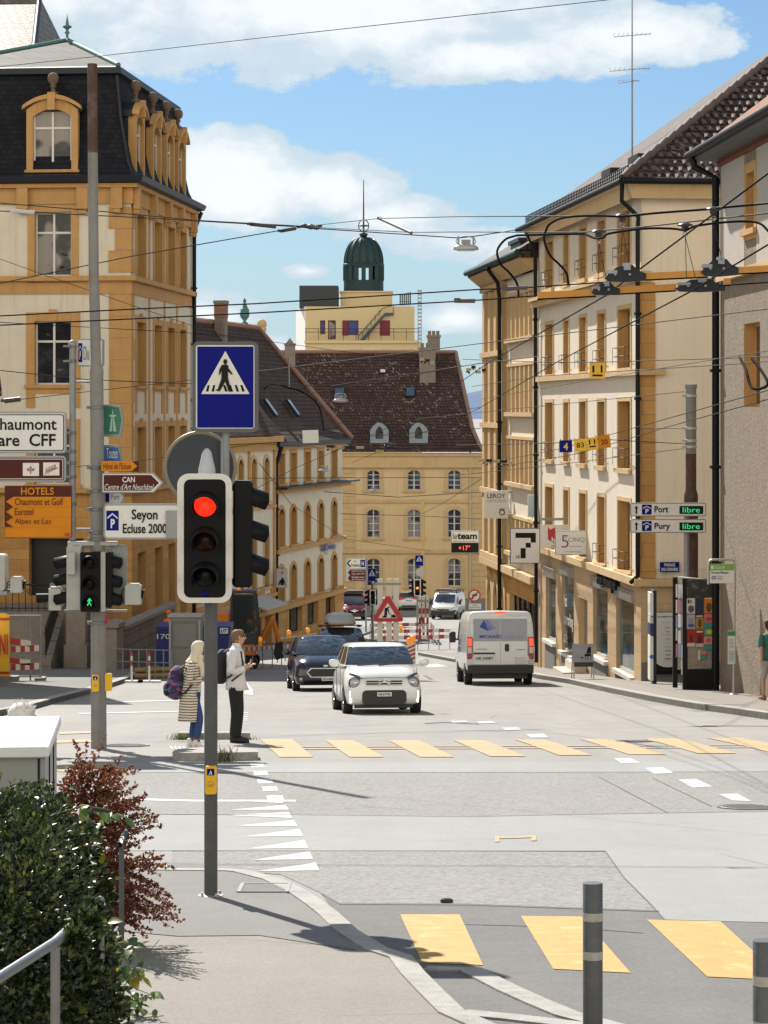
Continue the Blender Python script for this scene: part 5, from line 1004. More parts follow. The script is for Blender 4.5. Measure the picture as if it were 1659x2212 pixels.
# ---------------------------------------------------------------- pole, guidance signs and kiosk on the right pavement
DP = 68.0;kp_ = DP/F;PB = Vector((U(1493,DP),DP,zg(DP)+.13));zq = lambda y: (HY-y)*kp_-PB.z
rp = thing('catenary_pole','stout grey and brown steel pole behind the poster column on the right','pole',PB);b = MB();b.tube([(0,0,0),(0,0,zq(1080))],15.5*kp_,16);b.lathe((0,0,zq(1080)),[(15.5*kp_,0),(15.5*kp_,.12),(11.5*kp_,.3)],16,caps=False);b.tube([(0,0,zq(1075)),(0,0,zq(980))],11.8*kp_,16);b.build('shaft',RUST,rp)
b = MB();b.tube([(0,0,zq(980)),(0,0,zq(840))],11.6*kp_,16);b.lathe((0,0,zq(840)),[(11.6*kp_,0),(13*kp_,.02),(13*kp_,.12),(.01,.13)],16,smooth=False);b.build('grey_top',CONC,rp)
for y in (855,925,952,965):
    b = MB();b.lathe((0,0,zq(y)),[(11.8*kp_,-.04),(13.2*kp_,-.035),(13.2*kp_,.035),(11.8*kp_,.04)],16,smooth=False,caps=False);b.box(-.24,-.15,-.03,.03,zq(y)-.03,zq(y)+.03);b.build('clamp_band',mat('pale_band',(.42,.40,.36),.45,.5),rp)
gp = thing('sign_post','slim grey post carrying the two car park guidance signs','post',(U(1484,67.4),67.4,zg(67.4)+.13));kq = 67.4/F;b = MB();b.tube([(0,0,0),(0,0,(HY-1090)*kq-gp.location.z)],5*kq,10);b.build('tube',GALV,gp)
for y0,t,lab in ((1086,'Port','white car park guidance sign reading Port libre with green display, the upper one'),(1121.5,'Pury','white car park guidance sign reading Pury libre with green display, the lower one')):
    s = Sign('guidance_sign',lab,'guidance sign',1444,y0+14.5,67.2,1362,y0,1526,y0+29.5,WH,mat('guidance_frame',(.20,.20,.19),.5,.3),4,2,.12,group='car park guidance signs')
    s.polys([[(1375,y0+6),(1380,y0+13),(1377,y0+12),(1377,y0+24),(1373.5,y0+24),(1373.5,y0+12),(1370.5,y0+13)]],BK);s.parking(1387,y0+4,1408,y0+25.5);s.text(t,1414,y0+(7 if t == 'Port' else 8),1444 if t == 'Port' else 1448,y0+(21 if t == 'Port' else 25));s.rect(1468,y0+7,1519,y0+24,BK,'display');s.text('libre',1475,y0+9.5,1512,y0+21,LEDG,.0)
K = 66.0;kk = K/F;o = thing('poster_column','black framed advertising column covered with colourful posters on the right pavement','poster column',(U(1480,K),K,zg(K)+.13));kz = lambda y: (HY-y)*kk-o.location.z;kx = lambda x: (x-1480)*kk
b = MB()
for x,y in ((1480,0),(1543,.15),(1464,.55)): b.box(kx(x)-.06,kx(x)+.06,y-.06,y+.06,0,kz(1250))
b.build('leg',BLACKP,o)
b = MB();b.add([(kx(1482),-.05,kz(1445)),(kx(1543),.1,kz(1443)),(kx(1466),.6,kz(1452)),(kx(1482),-.05,kz(1250)),(kx(1543),.1,kz(1253)),(kx(1466),.6,kz(1247))],[(0,1,4,3),(1,2,5,4),(2,0,3,5),(3,4,5),(0,2,1)]);b.build('panel',mat('weathered_panel',(.30,.27,.22),.8,var=.35,vscale=5,dirt=((.12,.11,.1),4,.6)),o)
b = MB();b.add([(kx(1483),-.10,kz(1290)),(kx(1543),.05,kz(1291)),(kx(1543),.05,kz(1253)),(kx(1483),-.10,kz(1250))],[(0,1,2,3)]);b.build('header',mat('worn_black_paint',(.035,.035,.035),.6,var=.5,vscale=9,dirt=((.3,.28,.25),6,.6)),o)
b = MB();b.box(kx(1480),kx(1543),0,.06,kz(1490),kz(1446));b.build('lower_board',BLACKP,o)
def poster(x0,y0,x1,y1,col,extra=(),lab=None):
    fy = lambda x: -.075+(x-1482)/61*.15-.012;b = MB();b.quad((kx(x0),fy(x0)-.012,kz(y1)),(kx(x1),fy(x1)-.012,kz(y1)),(kx(x1),fy(x1)-.012,kz(y0)),(kx(x0),fy(x0)-.012,kz(y0)));pp = b.build('poster',mat('poster_'+'_'.join(str(int(c*99)) for c in col),col,.7,var=.25,vscale=14),o)
    for i,(a0,b0,a1,b1,c) in enumerate(extra):
        X0,X1 = x0+(x1-x0)*a0,x0+(x1-x0)*a1;Y0,Y1 = y0+(y1-y0)*b0,y0+(y1-y0)*b1;n = 10;b = MB()
        if c[0] == 'o': b.add([(kx((X0+X1)/2+(X1-X0)/2*cos(2*pi*j/n)),fy((X0+X1)/2+(X1-X0)/2*cos(2*pi*j/n))-.016-.002*i,kz((Y0+Y1)/2+(Y1-Y0)/2*sin(2*pi*j/n))) for j in range(n)],[tuple(range(n))])
        else: b.quad((kx(X0),fy(X0)-.016-.002*i,kz(Y1)),(kx(X1),fy(X1)-.016-.002*i,kz(Y1)),(kx(X1),fy(X1)-.016-.002*i,kz(Y0)),(kx(X0),fy(X0)-.016-.002*i,kz(Y0)))
        b.build('print',mat('print_'+'_'.join(str(int(q_*99)) for q_ in c[1]),c[1],.7,var=.3,vscale=20),pp)
O_ = lambda *c: ('o',c)
R_ = lambda *c: ('r',c)
poster(1483,1292,1501,1325,(.62,.58,.50),((.1,.08,.35,.32,R_(.05,.05,.06)),(.45,.1,.6,.3,R_(.05,.05,.06)),(.15,.45,.9,.95,O_(.10,.09,.13))))
poster(1502.5,1292,1520,1325,(.02,.03,.06));poster(1522,1290,1542,1324,(.62,.19,.02),((.2,.35,.8,.95,O_(.09,.07,.02)),(.1,.05,.8,.12,R_(.7,.5,.3))))
poster(1483,1327,1501,1358,(.42,.38,.46),((.1,.62,.95,.9,O_(.08,.10,.25)),(.2,.25,.8,.6,R_(.3,.27,.36))));poster(1502.5,1326,1520,1357,(.40,.24,.03),((0,0,1,.25,R_(.02,.02,.02)),(.3,.35,.8,.95,O_(.12,.05,.02)),(.1,.1,.9,.2,R_(.6,.55,.4))))
poster(1522,1326,1542,1345,(.60,.16,.15),((.1,.4,.9,.8,O_(.4,.06,.05)),));poster(1522,1346,1542,1356,(.05,.26,.24));poster(1522,1357,1542,1373,(.08,.30,.20),((.15,.2,.9,.8,O_(.6,.5,.04)),))
poster(1484,1359,1501,1396,(.36,.03,.02),((0,.8,1,1,R_(.6,.52,.45)),(.3,.3,.7,.78,O_(.08,.02,.02))));poster(1503,1361,1520,1397,(.30,.02,.02),((0,.8,1,1,R_(.55,.48,.42)),(.2,.3,.8,.78,O_(.07,.02,.03)),(.1,.05,.9,.14,R_(.7,.6,.5))))
poster(1521,1375,1541,1392,(.62,.28,.22),((.2,.2,.8,.8,O_(.5,.1,.1)),));poster(1521,1393,1541,1404,(.05,.27,.25));poster(1514,1405,1526,1415,(.55,.2,.16));poster(1514,1416,1526,1424,(.06,.28,.26));poster(1508,1404,1513,1426,(.6,.57,.5))
rn = random.Random(5)
for i in range(16):
    f0 = (i % 3)/3;y0 = 1262+(i//3)*33+rn.uniform(-4,4);x0 = 1480-16*f0;b = MB();P0 = Vector((kx(1481),-.06,0));P1_ = Vector((kx(1465),.6,0));a_ = P0.lerp(P1_,f0+.02);c_ = P0.lerp(P1_,f0+.30);o_ = Vector((-.03,-.01,0))
    b.quad(*[Vector((v.x+o_.x,v.y+o_.y,z)) for v,z in ((a_,kz(y0+28)),(c_,kz(y0+28+3)),(c_,kz(y0)),(a_,kz(y0)))]);b.build('poster',mat('side_poster_%d' % (i % 5),[(.65,.64,.6),(.55,.5,.5),(.7,.68,.66),(.3,.32,.5),(.5,.2,.2)][i % 5],.7,var=.25,vscale=12),o)
K = 61.8;kk = K/F    # bus stop sign, timetable, totem
o = thing('bus_stop_sign','bus stop sign with green header on a bent steel tube frame by the rough wall','bus stop sign',(U(1585,K),K,zg(K)+.13));z_ = lambda y: (HY-y)*kk-o.location.z;x_ = lambda x: (x-1585)*kk
b = MB();b.tube([(x_(1585),0,0),(x_(1588),0,z_(1222)),(x_(1585),0,z_(1212)),(x_(1578),0,z_(1209)),(x_(1540),0,z_(1209)),(x_(1532),0,z_(1212)),(x_(1530.5),0,z_(1220)),(x_(1530.5),0,z_(1262))],.03,8);b.lathe((0,0,0),[(.12,0),(.12,.015),(.04,.03)],12);b.build('tube_frame',mat('steel_tube',(.45,.42,.36),.35,.7),o)
s = Sign('x','','',1560,1238,K,1533,1218,1586,1260,WH,FRAME,1,.5,.03,root=thing('panel_frame',None,None,(x_(1560),-.02,z_(1238))));s.root.parent = o;s.rect(1533.5,1218.5,1585.5,1232,mat('lime_green',(.17,.36,.06),.5),'header');s.text('transN',1545,1221,1566,1229,mat('pale_lime',(.45,.6,.35),.5),.02,.2);s.rect(1536,1222,1542,1229,WH);s.text('Terreaux Muséum',1536,1234,1574,1239,BK,.01);s.rect(1537,1244,1547,1251,mat('line_blue',(.03,.14,.42),.5),r=3);s.text('102',1538.5,1245.5,1545.5,1249.5,WH);s.text('Place Pury',1550,1243.5,1562,1246.5,BK,.0);s.text('Serrières',1550,1248,1561,1251,BK,.02)
s = Sign('x','','',1580,1398,K,1571,1361,1589,1435,mat('timetable_paper',(.6,.6,.58),.5),mat('green_frame',(.05,.18,.09),.5),1,.8,.04,root=thing('timetable_case',None,None,(x_(1580),-.06,z_(1398))));s.root.parent = o;s.rect(1572,1363,1588,1373,mat('header_green',(.04,.19,.10),.5),'header');s.rect(1573.5,1377,1586.5,1402,WH,'sheet');s.rect(1573.5,1405,1586.5,1431,mat('pale_blue_paper',(.5,.55,.6),.6),'sheet')
s.polys([[(1574.5,1380+3*i),(1585,1380+3*i),(1585,1381+3*i),(1574.5,1381+3*i)] for i in range(16) if i not in (7,8)],mat('sign_grey_text',(.2,.2,.2),.5),'rows')
o = thing('info_totem','slim dark information totem with blue symbol standing by the shop corner','totem',(U(1411,72),72,zg(72)+.13));kt = 72/F;b = MB();h = (1487-1285)*kt;b.cbox(-.02,.095,-.09,.6,0,h,.01);b.build('body',mat('dark_blue_metal',(.015,.02,.03),.4,.3),o)
for y0,y1,m in ((1290,1340,WH),(1342,1356,mat('pale_grey',(.45,.46,.47),.6)),(1358,1380,mat('navy',(.02,.03,.12),.5)),(1384,1480,WH)):
    b = MB();z0,z1 = (1487-y1)*kt,(1487-y0)*kt;b.quad((-.09,-.1,z0),(.0,-.1,z0),(.0,-.1,z1),(-.09,-.1,z1));b.box(-.09,-.021,-.095,.55,z0,z1);b.build('info_panel',m,o)
b = MB();b.lathe((-.05,-.105,(1487-1428)*kt),[(.001,0),(.06,0)],16,'y',caps=False);b.build('symbol',mat('line_blue',(.03,.14,.42),.5),o);b.f and None
ws_ = lambda a,dz=0: H.matrix_basis
HM = T(*H.location) @ RZ(H.rotation_euler[2])
def onH(x,y,d): return HM.inverted() @ W(x,y,d)
s = Sign('street_sign','blue street name sign Passage des Greniers on the cream gable wall','street sign',1447,1225,74.98,1425,1213.5,1469,1236.5,BL,mat('white_edge',(.3,.33,.42),.5),1,.9,.02,rz=H.rotation_euler[2]);s.text('PASSAGE',1435,1217,1459,1223.5,WH);s.text('DES GRENIERS',1428.5,1226.5,1465.5,1233,WH)
s = Sign('brand_board','tall white panel listing music brands on the stone wall beside the passage','shop sign',1443,1385,74.93,1416,1322,1470,1456,BLACKP,BLACKP,1,.5,.05,rz=H.rotation_euler[2]);s.poly([(1417,1323),(1469,1323),(1469,1432),(1462,1437),(1452,1440.5),(1443,1441.5),(1433,1440.5),(1424,1437),(1417,1432)],mat('panel_white',(.55,.54,.52),.6,var=.05),'face');s.text('nos meilleures marques:',1420,1330,1465,1335,BK,.02)
gt = mat('sign_grey_text',(.2,.2,.2),.5)
for i,(w,h,t) in enumerate(((30,2.4,'Steinway & Sons'),(9,4.5,'Boston'),(10,4.5,'Essex'),(26,2,'Bösendorfer'),(12,3,'Wendl'),(12,2.4,'Sauter'),(16,2.4,'Orlando'),(13,2.4,'Yamaha'),(10,2.4,'Kawai'),(14,2.6,'Roland'))): s.text(t,1443-w/2,1344+i*8.6,1443+w/2,1344+i*8.6+h,gt if i < 7 else BK,.0 if i < 7 else .03)
# letters and brackets on the shop front
vs,fs = txt_mesh('Hug Musique',3.1,.52,.02);LT = thing('shop_letters','black raised shop letters above the shop windows','shop sign',HM @ Vector((-.02,19.2-sx(4.75),zh(-5.42))));LT.rotation_euler = (0,0,H.rotation_euler[2]-pi/2)
b = MB();b.add([(v[0],-.16,v[2]) for v in vs],fs);n_ = len(vs);b.add([(v[0],-.02,v[2]) for v in vs],[f[::-1] for f in fs])
ed = {}
for f in fs:
    for i in range(len(f)): e = (f[i],f[(i+1) % len(f)]);ed[tuple(sorted(e))] = ed.get(tuple(sorted(e)),0)+1
for (a_,c_),n in ed.items():
    if n == 1: b.f.append([a_,c_,c_+n_,a_+n_]);b.mi.append(0);b.sm.append(False)
b.build('letters',BK,LT,fix=False)
vs,fs = txt_mesh('hub\ncoworking\ncafé',1.9,1.7,.01);o = MB();o.add(vs,fs);o = o.build('window_lettering',mat('white_vinyl',(.6,.6,.58),.6));o.location = HM @ Vector((.03,12.9,zh(-7.25)));o.rotation_euler = (0,0,H.rotation_euler[2]-pi/2);tag(o,'white vinyl lettering hub coworking café on a shop window','lettering')
def hang_sign(name,label,x0,y0,x1,y1,d,face=WH,frame=FRAME,depth=.12,arm=None,rz=0):
    s = Sign(name,label,'shop sign',(x0+x1)/2,(y0+y1)/2,d,x0,y0,x1,y1,face,frame,1.5,1.2,depth,rz=rz,group='shop signs hung out over the street')
    if arm:
        b = MB();k = s.k
        for (ax0,ay0,ax1,ay1) in arm: b.tube([((ax0-s.cx)*k,depth/2,(s.cy-ay0)*k),((ax1-s.cx)*k,depth/2,(s.cy-ay1)*k)],.025,6)
        b.build('arm',FRAME,s.root)
    return s
PW = mat('sign_box_white',(.66,.64,.59),.5,var=.03)
s = hang_sign('shop_sign','white optician sign reading Leroy hung on the pilastered building',1047,1060,1099,1120,101,PW,PW,.18,[(1095,1064,1112,1064),(1095,1118,1112,1118)]);s.text('LEROY',1053,1066,1092,1076,mat('sign_text_dark',(.05,.035,.03),.5),.02);s.text('OPTICIENS',1053,1079,1093,1085,mat('sign_text_blue',(.25,.33,.42),.5),.0);s.ringp(1085,1107,4.2,6.3,mat('sign_text_dark',(.05,.035,.03),.5));s.polys([[(1080+4*i,1098),(1082+4*i,1098),(1082+4*i,1102),(1080+4*i,1102)] for i in range(3)],mat('sign_text_dark',(.05,.035,.03),.5))
s = hang_sign('shop_sign','large white sign with a black blocky numeral 7 hung over the pavement',1102.5,1141,1167,1217,91,PW,BLACKP,.2,[(1165,1148,1172,1148),(1165,1210,1178,1212)]);s.polys([[(1114,1151),(1158,1151),(1158,1172),(1147,1172),(1147,1162),(1114,1162)],[(1136,1172.5),(1147,1172.5),(1147,1183),(1136,1183)],[(1125,1184),(1136,1184),(1136,1206),(1125,1206)]],BK);s.text('LE',1115,1199,1123,1205.5,BK)
s = hang_sign('shop_sign','white sign with a red folded shape half hidden behind another white sign',1167.5,1134,1242,1183.5,88,PW,mat('white_edge2',(.5,.5,.48),.5),.1,[(1171,1120,1243,1120),(1171,1123,1243,1123),(1242,1118,1242,1140)]);s.poly([(1184,1138),(1189,1144),(1200,1139),(1200,1176),(1184,1165)],DR);s.text('h',1192,1160,1200,1174,WH,.03);s.text('neuchâtel',1192,1177,1235,1181,BK,.0)
s = hang_sign('shop_sign','white sign with purple 5 and grey CINQ lettering over the music shop pavement',1200,1146.5,1276,1198.5,84,PW,FRAME,.15,[(1277,1142,1277,1202),(1270,1145,1290,1150),(1270,1200,1290,1204)]);pu = mat('purple_print',(.13,.03,.22),.5);s.text('5',1213,1156,1229,1183,pu,-.01);s.text('CINQ',1228,1161,1263,1172,gt,.0);s.text('SUR',1217,1160,1225,1163,gt,.0);s.text('POUR LES SENIORS',1230,1179,1256,1181.5,gt,.0);s.text('www.cinqsurcinq.ch',1219,1190,1255,1193.5,gt,.0)
s = hang_sign('shop_sign','small pale blue box sign high on the pilastered building',1141,1069,1157,1117,94.5,mat('pale_blue_box',(.45,.55,.56),.5),PW,.2,[(1155,1075,1164,1075)])
s = hang_sign('temperature_sign','white and black sign box showing plus 17 degrees in red digits',975,1147,1035,1194.5,113,PW,FRAME,.25,[(1025,1141,1025,1150),(1033,1150,1045,1150)]);s.rect(975.8,1172.5,1034.2,1193.5,BK,'display');s.text('le',979,1152,988,1165,BK,.0);s.text('team',988.5,1152,1031,1165,BK,.03);s.text('ressources humaines',979,1167,1031,1171.5,gt,.0);s.text('+17°',991,1178,1016,1188.5,LEDR,.0)
# A-board with piano
o = thing('a_board','pavement board with a grand piano picture before the music shop','advertising board',(U(1260,77.5),77.5,zg(77.5)+.13),radians(6));kb = 77.5/F;X_ = lambda x: (x-1260)*kb;Z_ = lambda y: (1468-y)*kb
b = MB()
for x in (X_(1238),X_(1281)): b.tube([(x,-.18,0),(x,.0,Z_(1392))],.02,6);b.tube([(x,.25,0),(x,.0,Z_(1392))],.02,6)
b.build('frame',mat('aluminium',(.45,.44,.42),.35,.7),o)
tl = atan2(.18,Z_(1392));b = MB(T(0,-.03,0) @ T(0,0,0));fy = lambda z: -.2*(1-z/Z_(1392))-.02
q4 = lambda x0,y0,x1,y1,e=0: [(X_(x0),fy(Z_(y1))-e,Z_(y1)),(X_(x1),fy(Z_(y1))-e,Z_(y1)),(X_(x1),fy(Z_(y0))-e,Z_(y0)),(X_(x0),fy(Z_(y0))-e,Z_(y0))]
b = MB();b.quad(*q4(1238,1392,1282,1441));b.build('panel',mat('board_picture',(.33,.34,.37),.5,var=.35,vscale=7),o)
b = MB();b.quad(*q4(1239,1431,1281,1440.5,.006));b.build('picture_strip',mat('board_dark',(.04,.035,.04),.5,var=.6,vscale=12),o)
pp = lambda x,y: (X_(x),fy(Z_(y))-.008,Z_(y));b = MB();b.add([pp(1262,1414),pp(1276,1413),pp(1276,1418),pp(1262,1419)],[(0,1,2,3)]);b.add([pp(1266,1413),pp(1270,1400),pp(1277,1398),pp(1276,1412)],[(0,1,2,3)])
for x in (1263,1268,1275): b.add([pp(x,1418),pp(x+1,1418),pp(x+1,1427),pp(x,1427)],[(0,1,2,3)])
b.add([pp(1254,1420),pp(1259,1420),pp(1259,1423),pp(1254,1423)],[(0,1,2,3)]);b.build('piano_picture',BK,o)
o = thing('doorstep','pale stone doorstep with two treads at the shop door','step',(HM @ Vector((0,9.8,0))));o.rotation_euler = (0,0,H.rotation_euler[2]);o.location.z = zg(o.location.y)+.1;b = MB();b.box(-.85,-.06,-1.0,1.0,-.3,.16);b.box(-.45,-.06,-.95,.95,.16,.42);b.build('treads',mat('pale_step',(.52,.47,.38),.85,var=.15),o)
# bollards
for (x,y,d,lab) in ((1281,1907,12.9,'dark round bollard with two pale bands before the near crosswalk'),(1652,2031,10.9,'dark round bollard with pale bands cut by the right edge')):
    p = W(x,y,d);g0 = zg(d);o = thing('bollard',lab,'bollard',(p.x,d,g0),0,'bollards at the near crosswalk');r = .0505;h = p.z-g0;b = MB();b.lathe((0,0,0),[(r,-.05),(r,h-.004),(r-.004,h)],22,smooth=False);b.v and None;q_ = b.build('post',GREYP,o)
    for pl in q_.data.polygons: pl.use_smooth = len(pl.vertices) == 4
    for z0 in (h-.19,h-.385): b = MB();b.lathe((0,0,z0),[(r+.0012,0),(r+.0012,.042)],22,caps=False);b.build('reflective_band',mat('worn_band',(.36,.34,.30),.5,var=.3,vscale=25,dirt=((.12,.12,.11),18,.7)),o)
# ---------------------------------------------------------------- far crossroads
def far_signal(name,label,xc,ytop,ybot,ybase,d,w,amber=True):
    k = d/F;o = thing(name,label,'traffic light',(U(xc,d),d,zg(d)));z = lambda y: (HY-y)*k-o.location.z;b = MB();b.tube([(0,.1,0),(0,.1,z(ytop-14))],.06,8);b.build('pole',GALV,o)
    b = MB();b.ring(rrect(-w*k,z(ybot),w*k,z(ytop),2*k),rrect(-w*.76*k,z(ybot-1.6),w*.76*k,z(ytop+1.6),1.5*k),-.22,-.2);b.build('contrast_board',WH,o);b = MB();b.box(-w*.76*k,w*.76*k,-.21,-.02,z(ybot-1.6),z(ytop+1.6));h = b.build('signal_head',HOUS,o)
    for i in range(3):
        y = ytop+(ybot-ytop)*(i+.5)/3;b = MB();b.lathe((0,-.215,z(y)),[(3.4*k,0),(.01,-.03)],12,'y');l = b.build('lamp',mat('amber_lamp_lit',(.5,.2,.01),.4,emit=(1,.3,.02),estr=1.2) if (i == 1 and amber) else mat('dark_lens',(.01,.004,.003),.3,spec=.15),h);b = MB();visor(b,(0,-.21,z(y)),4*k,.2,drop=.2);b.build('visor',HOUS,l)
    for sgn in (-1,1):
        b = MB();b.box(sgn*(w+1)*k-.0,sgn*(w+6)*k,-.15,.1,z(ybot),z(ytop));hh = b.build('side_head',HOUS,o)
        for i in range(3): y = ytop+(ybot-ytop)*(i+.5)/3;b = MB();visor(b,(sgn*(w+6)*k,-.03,z(y)),4*k,6*k,'x',sgn,drop=.3);b.build('visor',HOUS,hh)
    return o
far_signal('traffic_light','distant traffic light with its amber lamp lit before the yellow house',902,1251,1287,1357,168,7)
o = far_signal('traffic_light','distant dark traffic light beside the triangular works sign',806,1274,1306,1392,141,6,False)
for (x0,y0,x1,y1,d,lab) in ((897,1199,915,1222.5,167.6,'small distant blue pedestrian crossing sign above the amber traffic light'),(795,1228,813,1256,150,'small distant blue pedestrian crossing sign beside the brown direction signs')):
    s = Sign('crossing_sign',lab,'road sign',(x0+x1)/2,(y0+y1)/2,d,x0,y0,x1,y1,BL,FRAME,1,.6,.06);crossing_face(s,x0+1,y0+1,x1-1,y1-1)
    if x0 < 800: b = MB();b.tube([(0,.09,-14*s.k),(0,.09,zg(d)-s.root.location.z)],.05,8);b.build('post',GALV,s.root)
p = W(908,1236,167.7);b = MB();b.lathe((0,0,0),[(.001,-.015),(9.4*p.y/F,-.015),(9.4*p.y/F,.015),(.001,.015)],24,'y',smooth=False,caps=False);tag(b.build('round_sign',mat('pale_sign_back',(.42,.42,.41),.5,.3,var=.1),loc=p),'distant round sign seen from its pale back above the amber traffic light','road sign')
tube_thing('wooden_pole','tall pale yellow wooden pole before the yellow house','pole',[(U(914,172),172,zg(172)),(U(914.5,172),172,(HY-1086)*172/F)],.1,mat('yellow_wood',(.55,.36,.12),.8,var=.15))
s = Sign('direction_board','distant grey panel with white hospital arrow and brown arrows','direction sign',769,1231,160,747,1206,791,1256,mat('panel_grey',(.42,.42,.42),.5),FRAME,1,.6,.06);s.poly([(748,1217),(756,1207),(790,1207),(790,1227),(756,1227)],WH,'face');s.poly([(749,1217),(756,1209),(760,1209),(753,1217),(760,1225),(756,1225)],BK);s.rect(779,1209,789,1225,BL);s.text('H',781.5,1212,786.5,1222,WH,.04);s.text('La',765,1209.5,770,1214,BK,.0);s.text('Providence',759,1217,778,1224,BK,.0)
for i,(t1,t2) in enumerate((('Hôtel Du Peyrou','Caves de la Ville'),('Galeries',"de l'histoire"))):
    y0 = 1230.5+12.3*i;s.poly([(752,y0+6),(757,y0),(790,y0),(790,y0+12),(757,y0+12)],BR,'face');s.text(t1,760,y0+1.5,788,y0+5.5,WH,.0,.2);s.text(t2,760,y0+6.5,788,y0+10.5,WH,.0,.2)
b = MB();b.tube([(22*s.k,.1,25*s.k),(22*s.k,.1,zg(160)-s.root.location.z)],.06,8);b.build('post',GALV,s.root)
d = 150;k = d/F;s = Sign('no_right_turn_sign','round red and white no right turn sign with plate below','road sign',1025.5,1286.5,d,1024,1285,1027,1288,None,FRAME,1,.5,.05);s.circle(1025.5,1286.5,13.6,DR);s.circle(1025.5,1286.5,10.6,WH);s.polys([[(1020.5,1294),(1020.5,1286),(1022,1283.5),(1027,1283.5),(1027,1280.5),(1032,1285),(1027,1289.5),(1027,1286.6),(1024,1286.6),(1023.5,1287.5),(1023.5,1294)]],BK);s.polys([[(1032.5,1277.5),(1034.5,1279.5),(1018.5,1295.5),(1016.5,1293.5)]],DR);s.rect(1013.5,1304,1040,1316,WH,'plate');s.text('Excepté',1021,1305.5,1032,1308.5,BK,.0);s.text('ayants droit',1016,1310,1038,1314,BK,.0)
b = MB();b.tube([(0,.06,0),(0,.06,zg(d)-s.root.location.z)],.05,8);b.box(-13*k,13*k,.0,.03,-30*k,-17*k);b.build('post',GALV,s.root)
# works: planks with triangle, second frame, beacons, barriers
RWm = [mat('plank_white',(.60,.57,.50),.7,var=.12,vscale=5),mat('plank_red',(.33,.03,.025),.6,var=.12)]
def planks(name,label,xs,w,ytop,ybase,d,texts=True,bands=()):
    k = d/F;xm = sum(xs)/len(xs);o = thing(name,label,'works barrier',(U(xm,d),d,zg(d)));z = lambda y: (HY-y)*k-o.location.z
    for i,x in enumerate(xs):
        b = MB();c = (x-xm)*k;edges = [ytop]+[e for bd in bands for e in bd]+[ybase]
        for j in range(len(edges)-1): b.cur = j % 2;b.box(c-w*k/2,c+w*k/2,-.03,.03,z(edges[j+1])-.0,z(edges[j]))
        pl = b.build('plank',RWm,o)
        if texts:
            for (y0,y1) in bands:
                t = MB();W_,Hh = (w*.62)*k,(y1-y0-8)*k;zc = (z(y0)+z(y1))/2;t.ring(rrect(c-W_/2,zc-Hh/2,c+W_/2,zc+Hh/2,.01),rrect(c-W_/2+.02,zc-Hh/2+.02,c+W_/2-.02,zc+Hh/2-.02,.01),-.034,-.031);vs,fs = txt_mesh('FRASCONI',Hh*.86,W_*.45,.0);t.add([(c-v[2],-.033,zc+v[0]) for v in vs],fs);t.build('lettering',WH,pl)
    b = MB();x0,x1 = (min(xs)-xm-w)*k,(max(xs)-xm+w)*k;b.box(x0,x1,-.06,-.031,z(ytop+13),z(ytop+9));b.build('crossbar',mat('grey_timber',(.28,.26,.22),.8),o);b = MB();b.box(x0,x1,-.35,.35,0,.14);b.build('foot',CONC,o);return o,z,xm,k
o,z,xm,k = planks('plank_frame','three tall red and white planks behind the white car, holding the works triangle',(821.5,841,856),11.5,1250,1470,82,True,((1319,1342),(1387,1432)) if False else ((1316,1340),(1385,1430)))
s = Sign('works_sign','red triangular road works sign with a digging figure','road sign',839,1318,81.9,0,0,1,1,None,DR,1,1,.03,poly=[(834,1288),(842,1288),(872,1338),(868,1343),(810,1343),(806,1338)]);s.poly([(838,1302),(859,1335),(818,1335)],WH,'face')
s.polys([[(826,1334),(828,1330.5),(833,1330),(836,1334)],[(844,1334),(848,1328),(852,1327),(856,1331),(857,1334)],[(838.5,1311),(841,1310),(842.5,1311.5),(841.5,1314),(839,1314)],[(832,1313),(837,1312),(840,1316),(841,1322),(839.5,1323),(838,1319),(836.5,1320),(837,1325),(836,1333),(833,1333),(834,1326),(832,1333),(829.5,1333),(831,1324),(831,1318)],[(839,1321),(847,1329),(846,1330),(838,1322)]],BK)
planks('plank_frame','smaller set of three red and white planks standing on the far road works',(907.5,915.5,924),5.2,1287,1384,148,False,((1314,1326),(1334,1348),(1358,1372)))
OL = mat('orange_lamp',(.70,.22,.01),.3,emit=(1,.3,.02),estr=.25)
def beacon(x0,y0,x1,y1,d,lab,lampx):
    k = d/F;o = thing('beacon_board',lab,'works beacon',(U((x0+x1)/2,d),d,zg(d)),0,'beacon boards in the road works');w = (x1-x0)*k/2;h = (HY-y0)*k-o.location.z;b = MB();b.box(-w,w,-.03,.03,.08,h);b.box(-w*1.2,w*1.2,-.2,.2,0,.08);b.build('board',WH,o);b = MB()
    for i in range(5):
        z0 = .15+i*h*.19
        if z0+h*.18 < h: b.add([(-w,-.034,z0),(w,-.034,z0+h*.09),(w,-.034,z0+h*.18),(-w,-.034,z0+h*.09)],[(0,1,2,3)])
    b.build('stripes',DR,o);b = MB();b.lathe((0,0,h),[(.05,0),(.11,.04),(.11,.2),(.07,.26),(.01,.27)],12);b.build('lamp',OL,o)
beacon(880,1392,889,1434,104,'red and white beacon board with orange lamp, the nearer one behind the white car',0);beacon(887,1387,898,1434,106,'red and white beacon board with orange lamp, the further one behind the white car',0)
